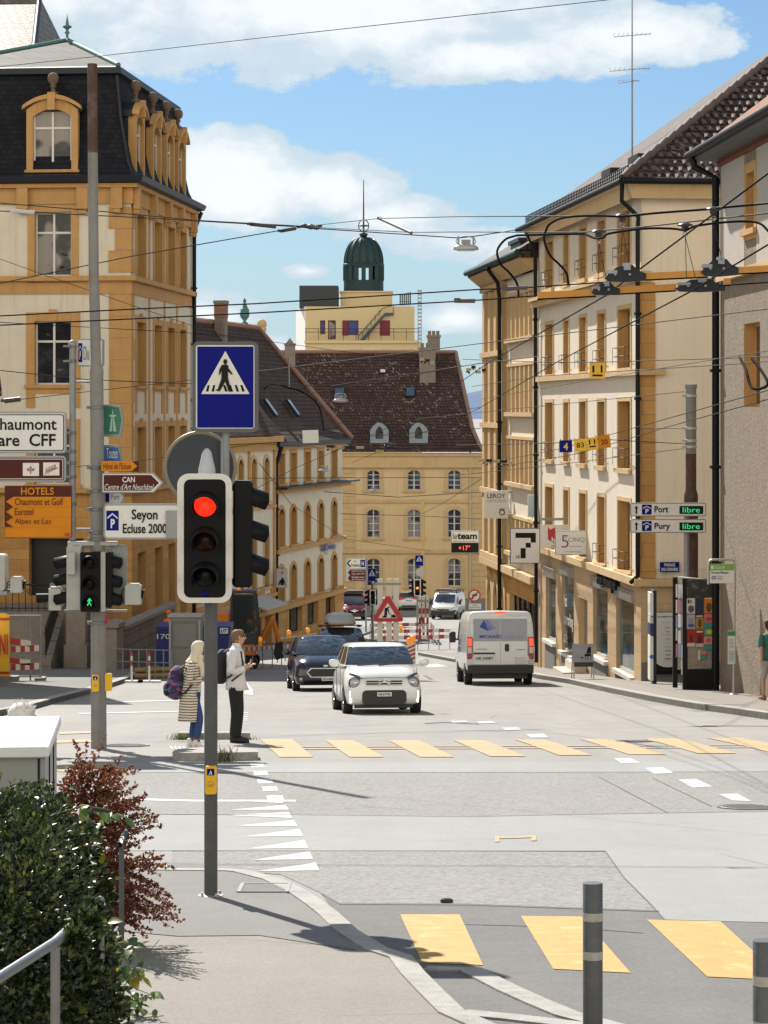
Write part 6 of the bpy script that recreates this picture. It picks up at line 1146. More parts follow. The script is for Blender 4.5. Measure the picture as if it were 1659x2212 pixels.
def barrier(label,pts,ylift,hgt,nposts,rails,group='road works barriers',name='works_barrier',redwhite=True,lamps=(),cell=.42,post_m=None):
    """straight barrier between two ground places"""
    p0,p1 = Vector(pts[0]),Vector(pts[1]);o = thing(name,label,'barrier',p0,0,group);d = p1-p0;L = d.length;n = max(2,nposts)
    for i in range(n): q_ = d*(i/(n-1));b = MB();b.tube([(q_.x,q_.y,q_.z),(q_.x,q_.y,q_.z+hgt)],.022,6);b.build('post',post_m or GALV,o)
    for (z0,z1) in rails:
        if redwhite:
            b = MB();m_ = max(2,int(L/cell));nn = Vector((-d.y,d.x,0)).normalized()*.015
            for i in range(m_): a_,c_ = d*(i/m_),d*((i+1)/m_);b.cur = i % 2;f = [(a_-nn,z0),(c_-nn,z0),(c_-nn,z1),(a_-nn,z1)];g_ = [(a_+nn,z0),(c_+nn,z0),(c_+nn,z1),(a_+nn,z1)];vs = [(v.x,v.y,v.z+z) for v,z in f+g_];b.add(vs,[(0,1,2,3),(4,7,6,5),(3,2,6,7),(0,4,5,1)])
            b.build('board',RWm,o)
        else: b = MB();b.tube([(0,0,z0),(d.x,d.y,d.z+z0)],.02,6);b.build('rail',post_m or GALV,o)
    for f in lamps:
        q_ = d*f;l = thing('warning_lamp','orange lamp on the '+label.replace('red and white ','').split(' across')[0].split(' on the')[0].split(' further')[0]+(' before the digger' if 'digger' in label else '')+(' near its left end' if f < .35 else (' near its middle' if f < .65 else ' near its right end')),'warning lamp',p0+q_+Vector((0,-.05,hgt)));b = MB();b.box(-.08,.08,-.06,.06,-.12,.05);b.build('battery_box',YE,l);b = MB();b.lathe((0,0,.05),[(.09,0),(.10,.02),(.10,.14),(.05,.18),(.01,.19)],12);b.build('lens',OL,l)
    return o
gx = lambda x,d: (U(x,d),d,zg(d))
barrier('red and white barrier across the far road works, the front row',(gx(808,127),gx(972,131)),0,1.05,8,((.55,.75),(.88,1.05)),lamps=(.35,))
barrier('red and white barrier across the far road works, the back row',(gx(800,150),gx(925,152)),0,1.0,6,((.8,1.0),))
barrier('red and white barrier along the kerb beside the far planks',(gx(937,140),gx(930,152)),0,1.1,4,((.4,.65),(.85,1.1)))
barrier('steel barrier with red and white boards on the left road works before the digger',(gx(500,91),gx(628,103)),0,1.0,7,((.72,.86),),lamps=(.1,.45),cell=.5)
barrier('steel barrier with orange lamps further down the left road works',(gx(600,108),gx(690,122)),0,1.1,7,((1.0,1.05),),redwhite=False,lamps=(.25,.7))
barrier('grey two rail barrier before the sloped stone parapet',(gx(232,84),gx(372,80.5)),0,.98,9,((.55,.6),(.95,.98)),redwhite=False)
for x in (285,323):
    d = 78;o = thing('marker_post','slim red and white marker post on a foot, %s of the pair' % ('left' if x == 285 else 'right'),'marker post',(U(x,d),d,zg(d)+.0),0,'marker posts');b = MB();b.tube([(0,0,0),(0,0,.95)],.03,8);b.build('tube',WH,o);b = MB();b.tube([(0,0,.52),(0,0,.68)],.032,8);b.tube([(0,0,.82),(0,0,.95)],.032,8);b.build('red_band',DR,o);b = MB();b.box(-.35,.35,-.12,.12,0,.07);b.build('foot',WH,o)
o = thing('pipe_stack','stack of dull yellow pipes behind the grey barrier','pipes',(U(318,82),82,zg(82)))
for i,(y,z) in enumerate(((0,.1),(.22,.1),(.1,.28))): b = MB();b.tube([(-.4,y,z),(1.6,y+.3,z+.02)],.09,10);b.build('pipe',mat('dull_yellow_pipe',(.26,.18,.07),.6,var=.2),o)
# grey cabin, blue skip, stone parapet, stairs, railings, fence
o = thing('site_toilet','grey portable site cabin behind the two pedestrians','cabin',(U(402,84),84,zg(84)));k = 84/F;w,h = 34*k,(1455-1322)*k;b = MB();b.cbox(-w,w,-.5,.55,0,h,.02);b.build('body',mat('grey_cabin_plastic',(.20,.20,.19),.6,var=.1),o)
b = MB();b.box(-w-.03,w+.03,-.54,.58,h,h+.06);b.build('lid',mat('cabin_lid',(.34,.33,.31),.6),o);b = MB();b.ring(rrect(-w*.82,.12,w*.82,h*.94,.03),rrect(-w*.74,.18,w*.74,h*.91,.03),-.53,-.499);b.box(-w*.74,w*.74,-.512,-.499,h*.5,h*.53);b.build('door',mat('grey_cabin_door',(.15,.15,.145),.6,var=.1),o)
for sgn in (-1,1): b = MB();b.box(sgn*w*.93-.03,sgn*w*.93+.03,-.525,-.499,.1,h-.1);b.build('corner_strip',mat('cabin_lid',(.34,.33,.31),.6),o)
o = thing('skip','dark blue metal skip numbered 170 behind the grey cabin','skip',(U(424,89),89,zg(89)));k = 89/F;X_ = lambda x: (x-424)*k;h = (1472-1364)*k
b = MB();b.prism([(X_(357),.15),(X_(492),.15),(X_(502),h),(X_(345),h),(X_(343),h*.35)],-1.0,1.0);b.build('body',mat('skip_blue',(.006,.014,.13),.5,var=.2,vscale=3,dirt=((.04,.035,.04),2,.5)),o);b = MB();b.box(X_(344),X_(503),-1.06,-.99,h-.1,h);b.build('rim',mat('skip_blue_rim',(.01,.02,.17),.5),o)
vs,fs = txt_mesh('170',.44,.17,.0);b = MB(T(X_(359),-1.012,h*.8));b.add(vs,fs);b.build('lettering',WH,o);b = MB();b.box(X_(480),X_(497),-1.075,-1.061,h*.86,h*.97);b.build('name_plate',WH,o);vs,fs = txt_mesh('UT',.22,.13,.04,.3);b = MB(T(X_(488.5),-1.078,h*.915));b.add(vs,fs);b.build('lettering',BL,o)
STN = brickmat('grey_stone_blocks',(.22,.19,.155),(.19,.165,.14),(.10,.085,.07),.9,.38,.015,.9,.5,var=.25,streak=.4);STC = mat('stone_coping',(.25,.215,.175),.9,var=.25,vscale=4)
ux = (.0945,1);o = thing('stone_parapet','grey stone parapet wall with sloped coping along the corner building','wall',(-9.55,90.5,zg(90.5)),-atan2(.0945,1));b = MB();ztop = W(0,1350,91).z-o.location.z
b.box(-.35,.0,0,12,-2,ztop-.25);b.build('masonry',STN,o);b = MB();b.prism([(-.45,ztop-.25),(.1,ztop-.25),(.1,ztop-.12),(-.17,ztop),(-.45,ztop-.12)],1.15,12.1);b.build('coping',STC,o);b = MB();b.box(-.42,.07,-.1,1.1,-2,ztop-.05);b.prism([(-.5,ztop-.05),(.15,ztop-.05),(.15,ztop+.1),(-.17,ztop+.2),(-.5,ztop+.1)],-.18,1.14);b.build('end_pier',STC,o)
o = thing('entrance_steps','stone entrance steps and terrace wall below the corner building','steps',(-14.5,93,zg(93)));zt2 = W(0,1322,95).z-o.location.z
b = MB();b.box(-8,3.4,2.2,6.4,-1,zt2);b.build('terrace',STN,o)
for i in range(9): b = MB();b.box(-1.0,2.2,-1.4+i*.4,2.2,-.2+i*zt2/9 if i else -1,.0+(i+1)*zt2/9);b.build('tread',STC,o)
b = MB();b.add([(2.25,-2.0,-1),(2.6,-2.0,-1),(2.6,2.2,-1),(2.25,2.2,-1),(2.25,-2.0,.55),(2.6,-2.0,.55),(2.6,2.2,zt2+.1),(2.25,2.2,zt2+.1)],[(0,1,5,4),(1,2,6,5),(3,0,4,7),(4,5,6,7),(2,3,7,6)]);b.build('cheek_wall',STN,o)
for (x,y,w,z0,z1) in ((2.42,1.6,.24,-1,zt2+.95),(3.3,-.2,.35,-1,zt2+.6),(-1.3,1.6,.24,-1,zt2+.95)): b = MB();b.box(x-w,x+w,y-w,y+w,z0,z1);b.box(x-w*1.25,x+w*1.25,y-w*1.25,y+w*1.25,z1,z1+.16);b.box(x-w*1.2,x+w*1.2,y-w*1.2,y+w*1.2,z0,1.0);b.build('pier',STC,o)
def iron_railing(label,p0,p1,h,n,m=IRON):
    o = thing('iron_railing',label,'railing',p0,0,'wrought iron railings');d = Vector(p1)-Vector(p0);b = MB();b.tube([(0,0,h),(d.x,d.y,d.z+h)],.035,6);b.tube([(0,0,.12),(d.x,d.y,d.z+.12)],.02,5);b.build('rails',m,o);b = MB()
    for i in range(n+1): q_ = d*(i/n);b.tube([(q_.x,q_.y,q_.z),(q_.x,q_.y,q_.z+h)],.016,5);
    for i in range(n): q_ = d*((i+.5)/n);b.tube([(q_.x+.07*cos(2*pi*j/8),q_.y,q_.z+h*.75+.07*sin(2*pi*j/8)) for j in range(9)],.011,4,caps=False)
    bb = b.build('balusters',m,o);return o
iron_railing('dark iron railing along the upper terrace by the black door',(-22,95.5,o.location.z+zt2),(-12.2,95.3,o.location.z+zt2),1.0,40)
iron_railing('dark sloping iron railing down the stone steps',(-12.1,91,zg(91)+.55),(-12.1,95,o.location.z+zt2+.1),1.0,18)
iron_railing('second dark sloping iron railing on the far side of the steps',(-15.6,91,zg(91)+.3),(-15.6,95,o.location.z+zt2+.1),1.0,16)
# construction fence with banner at the left edge
o = thing('construction_fence','wire mesh construction fence panel with red and white boards at the left','fence',(U(85,76),76,zg(76)+.12));k = 76/F;X_ = lambda x: (x-85)*k;Zf = lambda y: (1472-y)*k;b = MB()
for x in (88,66,21): b.tube([(X_(x),0,.0),(X_(x),0,Zf(1331))],.028,6)
b.tube([(X_(88),0,Zf(1332)),(X_(-120),0,Zf(1332))],.025,6);b.tube([(X_(88),0,.12),(X_(-120),0,.12)],.025,6);b.build('frame',GALV,o)
b = MB()
for i in range(70): b.tube([(X_(88-i*3),0,.12),(X_(88-i*3),0,Zf(1332))],.0045,3,caps=False)
for i in range(8): b.tube([(X_(88),0,.12+i*Zf(1350)/8),(X_(-120),0,.12+i*Zf(1350)/8)],.0045,3,caps=False)
b.build('mesh',GALV,o)
for (x0,y0,x1,y1,sl_) in ((25,1398,85,1411,-3),(25,1436,85,1450,-3),(23,1379,68,1392,7),(22,1422,66,1434,5)):
    b = MB();n = 6 if sl_ < 0 else 2
    for i in range(n): a_,c_ = x0+(x1-x0)*i/n,x0+(x1-x0)*(i+1)/n;b.cur = (i+1) % 2;f = lambda x: sl_*(x-x0)/(x1-x0);b.add([(X_(a_),-.05,Zf(y1+f(a_))),(X_(c_),-.05,Zf(y1+f(c_))),(X_(c_),-.05,Zf(y0+f(c_))),(X_(a_),-.05,Zf(y0+f(a_)))],[(0,1,2,3)])
    b.build('board',RWm,o)
b = MB();b.box(X_(40),X_(-5),-.25,.25,0,.14);b.build('foot',CONC,o);b = MB();b.box(X_(78),X_(98),-.3,.3,0,.1);b.build('foot',CONC,o)
b = MB();n = 14;rows_ = []
for j in range(9):
    rows_.append([(X_(22-i*10-(2 if j > 3 else 0)*.5),-.08-.022*sin(i*.8+j*.5)-.015*sin(j*1.1),Zf(1326+j*18+(4 if i == 0 else 0))) for i in range(n)])
b.loft(rows_,closed=False,smooth=True);bn = tag(b.build('banner',mat('yellow_banner',(.68,.40,.03),.6,var=.15,vscale=3),None,o.location),'yellow fabric banner with red lettering hung on the fence at the left edge','banner')
for y0,y1 in ((1336,1341),(1452,1457)): b = MB();b.loft([[(X_(22-i*10),-.115-.022*sin(i*.8+(yy-1326)/36),Zf(yy)) for i in range(n)] for yy in (y0,y1)],closed=False);b.build('stripe',DR,bn)
vs,fs = txt_mesh('FRASCONI',1.25,.62,.02);b = MB(T(X_(-26),-.17,Zf(1393)));b.add([(v[0],0,v[2]) for v in vs],fs);b.build('lettering',DR,bn)
# shop signs on the left row
s = Sign('poster_sign','grey poster sign with a crouching athlete on the far left building','shop sign',609,1248.5,139,597.5,1228,621,1269.5,mat('poster_grey',(.45,.44,.45),.6,var=.08),FRAME,1,.6,.06);s.text('ergo',602,1236,612,1240,gt,.0);s.polys([[(610,1233),(612,1233),(611,1240),(608,1242)]],DR);s.polys([[(609,1248),(613,1248),(613.5,1252),(616,1255),(617.5,1265),(616,1265),(614,1258),(613,1264),(607,1264),(606,1258),(603,1265),(601.5,1264),(604.5,1254),(608,1252)]],BK)
AM = T(*A.location) @ RZ(A.rotation_euler[2])
for t,w,h,yy,lab in (('coop',1.5,.75,11.3,'blue letters on the wall of the arched window building, the larger word'),('vitality',1.7,.4,13.3,'blue letters on the wall of the arched window building, the smaller word')):
    vs,fs = txt_mesh(t,w,h,.02);b = MB();b.add(vs,fs);b.add([(v[0],.08,v[2]) for v in vs],fs);oo = b.build('wall_letters',mat('letter_blue',(.02,.05,.18),.5));oo.location = AM @ Vector((.16,yy,za_(-8.25)));oo.rotation_euler = (0,0,A.rotation_euler[2]+pi/2);tag(oo,lab,'lettering')
# hanging line signs
def hang_plate(lab,x0,y0,x1,y1,d,face,rot=0):
    s = Sign('hanging_sign',lab,'hanging sign',(x0+x1)/2,(y0+y1)/2,d,x0,y0,x1,y1,face,face,1,.5,.015,group='signs hung from the overhead wires');s.root.rotation_euler = (0,rot,0);b = MB();k = s.k
    for x in (x0+3,x1-3): b.tube([((x-s.cx)*k,.01,(s.cy-y0-1.5)*k),((x-s.cx)*k,.01,(s.cy-y0+3)*k)],.01,5)
    b.build('hooks',IRON,s.root);return s
s = hang_plate('yellow square hanging sign with black U bars, alone on the upper wire',1274,783,1308,818,58,YE);s.polys([[(1280,790),(1284.5,790),(1284.5,805),(1280,805)],[(1298,789),(1302,789),(1302,805),(1298,805)],[(1280,809),(1302,809),(1302,813),(1280,813)]],BK)
s = hang_plate('blue hanging plate with a yellow 4',1209,951,1236.5,977,60,BL,radians(-1));s.text('4',1217.5,957,1227.5,972,YE,.03)
s = hang_plate('yellow hanging plate with black number 83',1241,948,1267,975,60,YE,radians(-7));s.text('83',1246,956,1262,967,BK,.01)
s = hang_plate('yellow hanging plate with U bars between the plates 83 and 20',1268.5,945,1292,972,60,YE,radians(-7));s.polys([[(1273,949),(1276,949),(1276,960),(1273,960)],[(1284,949),(1287,949),(1287,960),(1284,960)],[(1273,963),(1287,963),(1287,966),(1273,966)]],BK)
s = hang_plate('orange hanging plate with black number 20',1293,940,1319,968,60,OR,radians(-7));s.text('20',1299,949,1313,960,BK,.01)
s = hang_plate('blank white plate hung from the wires before the brown roof',654,929,688.5,957,78,WH,radians(-2))
# ================================================================== VEHICLES
RUB = mat('tyre_rubber',(.014,.014,.015),.85);ALU = mat('wheel_alloy',(.30,.30,.31),.35,.8);CGL = mat('car_glass',(.012,.02,.03),.02,spec=1.0);CGL.node_tree.nodes['Principled BSDF'].inputs['IOR'].default_value = 1.75
TRIM = mat('black_plastic_trim',(.015,.015,.016),.5);CHR = mat('chrome',(.55,.55,.56),.15,1.0);TAILR = mat('tail_lamp_red',(.35,.008,.01),.15,emit=(.9,.03,.01),estr=.12);HLG = mat('headlamp_glass',(.35,.36,.38),.08,.4,spec=1.0);PLATE = mat('plate_white',(.62,.62,.60),.5);DRL = mat('daylight_lamp',(.8,.8,.75),.3,emit=(1,.97,.85),estr=1.2)
def paint(name,col,rough=.22):
    m = mat(name,col,rough,0,spec=.6);m.node_tree.nodes['Principled BSDF'].inputs['Coat Weight'].default_value = .6;m.node_tree.nodes['Principled BSDF'].inputs['Coat Roughness'].default_value = .05;return m
def place(name,label,cat,xc,d,rz,front=True,group=None):
    """empty on the road; local +y runs along the vehicle away from the near end"""
    o = thing(name,label,cat,(U(xc,d),d,zg(d)),0,group);sl = atan2(zg(d+2.5)-zg(d),2.5);o.rotation_euler = (sl,0,rz);return o
def ringsec(y,w,zl,zt,crown=.02,shoulder=.85):
    h = zt-zl;half = [(0,zl),(.78*w,zl),(.95*w,zl+.07*h),(w,zl+.30*h),(.995*w,zl+.55*h),(.96*w,zl+.80*h),(shoulder*w,zt-.02*h),(.5*w,zt+crown*.8),(0,zt+crown)]
    return [(x,y,z) for x,z in half]+[(-x,y,z) for x,z in half[-2:0:-1]]
def greenhouse(root,y0,y1,y2,y3,wb,wt,zb,zt,body,bf=.16,br=.1,crown=.05,sidecuts=(.05,.46,.52,.93),glass=None,rear=True,side=True,pillars=None):
    glass = glass or CGL
    def ring(v):
        yf,yr,w,z = y0+(y1-y0)*v-.09*v*(1-v)*4*abs(y1-y0)/.7,y3+(y2-y3)*v,wb+(wt-wb)*v,zb+(zt-zb)*v
        fr = [(w*(-1+2*i/8),yf+bf*abs(-1+2*i/8)**2.2,z) for i in range(9)];re = [(w*(1-2*i/8),yr-br*abs(1-2*i/8)**2.2,z) for i in range(9)]
        sr = [(w*(1+.02*sin(pi*t)),(yf+bf)+((yr-br)-(yf+bf))*t,z) for t in sidecuts];sl_ = [(-w*(1+.02*sin(pi*t)),(yf+bf)+((yr-br)-(yf+bf))*t,z) for t in reversed(sidecuts)]
        return fr+sr+re+sl_
    vs = [0,.05,.25,.5,.75,.92,1];R_s = [ring(v) for v in vs];n = len(R_s[0]);ns = len(sidecuts)
    def kind(j):
        if 0 <= j < 8: return 'f'
        if j < 8+ns+1: return 's%d' % (j-8)
        if j < 8+ns+1+8: return 'r'
        return 't%d' % (j-(8+ns+1+8))
    glassy = {'f': 'windscreen','r': 'rear_window'}
    parts = {}
    for j in range(n):
        k = kind(j);nm = None
        if k == 'f': nm = 'windscreen'
        elif k == 'r' and rear: nm = 'rear_window'
        elif k[0] in 'st' and side and int(k[1]) % 2 == 1: nm = 'side_window%s' % k
        for i in range(len(vs)-1):
            tgt = nm if (nm and 1 <= i <= 4) else 'frame'
            if tgt.startswith('windscreen') and (j in (0,7)) and False: tgt = 'frame'
            parts.setdefault(tgt,MB(None)).add([R_s[i][j],R_s[i][(j+1) % n],R_s[i+1][(j+1) % n],R_s[i+1][j]],[(0,1,2,3)],True)
    b = parts.pop('frame');top = R_s[-1];c = [sum(p[k] for p in top)/n for k in range(3)]
    r1_ = [(c[0]+(p[0]-c[0])*.86,c[1]+(p[1]-c[1])*.9,zt+crown*.7) for p in top];r2_ = [(c[0]+(p[0]-c[0])*.4,c[1]+(p[1]-c[1])*.5,zt+crown) for p in top]
    b.loft([top,r1_,r2_],smooth=True);b.add(r2_,[list(range(n))],True)
    f = b.build('roof',body,root,weld=.0008)
    for nm,mb in parts.items(): mb.build(nm if nm in ('windscreen','rear_window') else 'side_window',glass,root,weld=.0008)
    return f
def wheels(root,ys,w,r,tw=.19,m=ALU):
    for y in ys:
        for s in (-1,1):
            b = MB();b.lathe((s*w,y,r),[(r*.62,-s*tw),(r*.97,-s*tw),(r,-s*tw*.8),(r,-s*.03),(r*.95,0),(r*.66,0),(r*.62,-s*.02)],22,'x');t = b.build('wheel',RUB,root)
            b = MB();b.lathe((s*w,y,r),[(r*.66,-s*.012),(r*.6,-s*.04),(r*.2,-s*.03),(.001,-s*.02)],16,'x');
            for i in range(7): a = 2*pi*i/7;p = (s*(w-.012),y+r*.4*cos(a),r+r*.4*sin(a));b.tube([(s*(w-.02),y+r*.15*cos(a),r+r*.15*sin(a)),(s*(w-.006),y+r*.62*cos(a),r+r*.62*sin(a))],r*.07,5)
            b.build('rim',m,t)
def arch(root,ys,w,r,m=TRIM):
    for y in ys:
        for s in (-1,1):
            b = MB();pts = [(s*w,y+r*1.16*cos(pi*i/12),r+r*1.16*sin(pi*i/12)) for i in range(13)];pin = [(s*(w+.004),y+r*1.02*cos(pi*i/12),r+r*1.02*sin(pi*i/12)) for i in range(13)]
            b.loft([pts,pin,[(p[0]-s*.3,p[1],p[2]) for p in pin]],closed=False);b.add([(s*(w+.002),y+r*1.1*cos(pi*i/12),r+r*1.1*sin(pi*i/12)) for i in range(13)]+[(s*(w+.002),y-r*1.1,r*.7),(s*(w+.002),y+r*1.1,r*.7)],[list(range(15))]);b.build('wheel_arch',m,root)
def mirror(root,x,y,z,m,s,glassback=False):
    b = MB();b.tube([(x-s*.06,y,z-.03),(x+s*.06,y-.01,z)],.03,6);b.lathe_scaled((x+s*.15,y,z+.03),[(.0,-.1),(.07,-.08),(.1,0),(.085,.08),(0,.1)],10,(1.15,.6,.85));b.build('mirror',m,root)
def plate(root,x,y,z,w,h,t,face=-1,hold=True):
    b = MB();b.box(x-w/2,x+w/2,y-.006,y+.006,z-h/2,z+h/2);p = b.build('number_plate',PLATE,root);vs,fs = txt_mesh(t,w*.82,h*.6,.02);b = MB(T(x,y+face*.0085,z));b.add(vs,fs);b.build('lettering',BK,p);return p
def disc(root,nm,x,y,z,r,m,dep=.02,n=20,sx=1,sz=1,par=None): b = MB(T(x,y,z) @ Matrix.Diagonal((sx,1,sz,1)));b.lathe((0,0,0),[(r*1.02,.14),(r,dep),(r*.97,0),(r*.6,-dep*.8),(.001,-dep)],n,'y');return b.build(nm,m,root)
def fpoly(root,nm,pts,y,m,bulge=0): b = MB();b.add([(x,y+bulge*abs(x)**2,z) for x,z in pts],[list(range(len(pts)))]);return b.build(nm,m,root)
# ---- small white car
c = place('small_car','small white car with round headlights and a wide dark grille driving towards the crossing','car',831,52.6,radians(6.0));WP = paint('white_car_paint',(.72,.72,.70))
sec = [(0,.62,.34,.60),(.03,.70,.24,.70),(.14,.765,.19,.82),(.38,.80,.18,.92),(.72,.81,.18,.985),(1.0,.81,.18,1.0),(2.6,.81,.18,1.0),(3.1,.80,.2,.98),(3.38,.74,.26,.9),(3.46,.66,.32,.78)]
b = MB();b.loft([ringsec(*s_) for s_ in sec],caps=True,smooth=True);b.build('body',WP,c)
greenhouse(c,.76,1.38,2.85,3.42,.74,.60,.985,1.42,WP,.12,.12)
wheels(c,(.62,2.96),.81,.29);arch(c,(.62,2.96),.802,.29)
b = MB();b.prism(rrect(-.46,.20,.46,.50,.09),-.012,.06);b.build('lower_grille',TRIM,c)
b = MB()
for z in (.635,.685): b.box(-.37,.37,-.012,.1,z-.024,z+.02)
g = b.build('upper_grille',TRIM,c);b = MB()
for z0,t in ((.655,.012),(.607,.012),(.705,.012)): b.box(-.385,.385,-.024,-.0125,z0-t/2,z0+t/2)
b.build('chrome_strips',CHR,c);b = MB()
for dz in (.0,.055): b.add([(-.12,-.03,.64+dz),(0,-.045,.70+dz),(.12,-.03,.64+dz),(.12,-.03,.615+dz),(0,-.045,.665+dz),(-.12,-.03,.615+dz)],[(0,1,4,5),(1,2,3,4)])
b.build('badge',CHR,c)
for s_ in (-1,1):
    h = disc(c,'headlight',s_*.60,.02,.645,.115,HLG,.03);disc(h,'lamp',s_*.60,-.012,.65,.05,CHR,.012,12);disc(h,'lamp_rim',s_*.60,.036,.645,.132,TRIM,.012)
    b = MB();b.add([(s_*.44,.02,.73),(s_*.52,.04,.80),(s_*.69,.13,.86),(s_*.73,.15,.83),(s_*.60,.055,.775)],[(0,1,2,3,4)]);b.build('indicator',mat('dark_lamp_glass',(.08,.07,.06),.1),c)
    b = MB()
    for i in range(6): b.box(s_*.70-.016,s_*.70+.016,.03,.06,.24+.042*i,.27+.042*i)
    b.build('daylight_strip',DRL,c);mirror(c,s_*.80,1.02,1.02,WP,s_)
plate(c,0,-.03,.415,.30,.085,'NE·67742')
b = MB();b.tube([(0,1.55,1.44),(0,1.62,1.53)],.008,5);b.build('aerial',TRIM,c);b = MB();b.tube([(-.5,.60,1.0),(.05,.70,1.03)],.012,5);b.tube([(-.05,.58,1.0),(.5,.70,1.04)],.012,5);b.build('wipers',TRIM,c)
b = MB();b.box(-.6,.6,.1,.3,.13,.2);b.build('underbody',TRIM,c)
for s_ in (-1,1): b = MB();b.tube([(s_*.56,.02,.745),(s_*.62,.14,.835),(s_*.66,.38,.925),(s_*.68,.72,.99)],.006,4);b.tube([(s_*.812,1.15,.93),(s_*.814,1.15,.32),(s_*.814,2.0,.32),(s_*.812,2.05,.93)],.005,4);b.build('panel_gap',TRIM,c)
b = MB();b.tube([(-.55,.015,.745),(0,-.012,.765),(.55,.015,.745)],.005,4);b.build('bonnet_gap',TRIM,c)
# ---- dark blue hatchback
c = place('hatchback','dark blue hatchback waiting beside the small white car','car',705,68.8,radians(5.5));NP = paint('dark_blue_car_paint',(.0022,.0035,.013),.15)
sec = [(0,.60,.32,.58),(.05,.74,.2,.68),(.18,.82,.17,.79),(.5,.855,.17,.90),(.95,.86,.17,.98),(1.2,.86,.18,1.0),(3.2,.86,.18,1.04),(3.7,.84,.22,1.02),(3.93,.76,.3,.9)]
b = MB();b.loft([ringsec(*s_) for s_ in sec],caps=True,smooth=True);b.build('body',NP,c);greenhouse(c,.95,1.7,3.2,3.8,.78,.62,.985,1.46,NP,.13,.12)
wheels(c,(.78,3.27),.86,.31);arch(c,(.78,3.27),.852,.31)
b = MB();b.prism([(-.40,.62),(.40,.62),(.50,.52),(.40,.40),(-.40,.40),(-.50,.52)],-.01,.1);b.build('grille',TRIM,c);b = MB();b.ring([(-.42,.64),(.42,.64),(.53,.52),(.42,.38),(-.42,.38),(-.53,.52)],[(-.39,.615),(.39,.615),(.49,.52),(.39,.405),(-.39,.405),(-.49,.52)],-.025,0);b.build('grille_surround',CHR,c)
for s_ in (-1,1):
    b = MB();b.add([(s_*.50,.03,.66),(s_*.56,.05,.73),(s_*.80,.36,.90),(s_*.83,.42,.88),(s_*.79,.22,.72),(s_*.62,.06,.64)],[(0,1,2,5),(5,2,3,4)]);b.build('headlight',HLG,c);disc(c,'fog_lamp',s_*.66,.035,.34,.06,HLG,.02,14);mirror(c,s_*.85,1.25,1.02,NP,s_)
plate(c,.05,-.03,.34,.34,.09,'NE·44404');disc(c,'badge',0,.02,.69,.045,CHR,.01,14,1.8,.8)
# ---- estate car with roof box
c = place('estate_car','dark estate car with a grey roof box behind the blue hatchback','car',744,85,radians(4));GP = paint('dark_grey_car_paint',(.02,.024,.032),.2)
sec = [(0,.7,.32,.62),(.1,.85,.2,.8),(.5,.9,.18,.95),(1.1,.92,.18,1.04),(4.0,.92,.2,1.06),(4.5,.86,.25,1.0)]
b = MB();b.loft([ringsec(*s_) for s_ in sec],caps=True,smooth=True);b.build('body',GP,c);greenhouse(c,1.05,1.75,3.9,4.4,.84,.68,1.04,1.58,GP,.22,.1);wheels(c,(.85,3.6),.92,.34);arch(c,(.85,3.6),.912,.34)
b = MB()
for s_ in (-1,1): b.tube([(s_*.66,1.9,1.66),(s_*.67,3.8,1.66)],.025,6)
for y in (2.1,3.3): b.box(-.74,.74,y-.04,y+.04,1.68,1.72)
b.build('roof_bars',TRIM,c)
for s_ in (-1,1): b = MB();b.add([(s_*.55,.03,.66),(s_*.62,.05,.76),(s_*.86,.35,.88),(s_*.84,.25,.72)],[(0,1,2,3)]);b.build('headlight',HLG,c);mirror(c,s_*.91,1.35,1.1,GP,s_)
plate(c,0,-.02,.45,.36,.09,'NE·81205');b = MB();b.box(-.4,.4,-.01,.1,.55,.68);b.build('grille',TRIM,c)
rb = thing('roof_box','grey roof box strapped on the dark estate car','roof box',c.matrix_basis @ Vector((0,0,0)));rb.rotation_euler = c.rotation_euler;b = MB()
b.loft([[(x*w,y,1.725+z*h) for x,z in ((-.45,0),(.45,0),(.50,.25),(.48,.6),(.38,.92),(.2,1),(-.2,1),(-.38,.92),(-.48,.6),(-.50,.25))] for y,w,h in ((1.55,.6,.12),(1.62,.85,.26),(1.9,1.0,.38),(2.7,1.02,.42),(3.4,1.0,.42),(3.6,.9,.34))],caps=True,smooth=True);b.build('lid',mat('grey_roof_box',(.33,.34,.34),.3),rb);b = MB();b.box(-.5,.5,1.75,3.45,1.745,1.80);b.build('seam',TRIM,rb)
rb.location = c.location
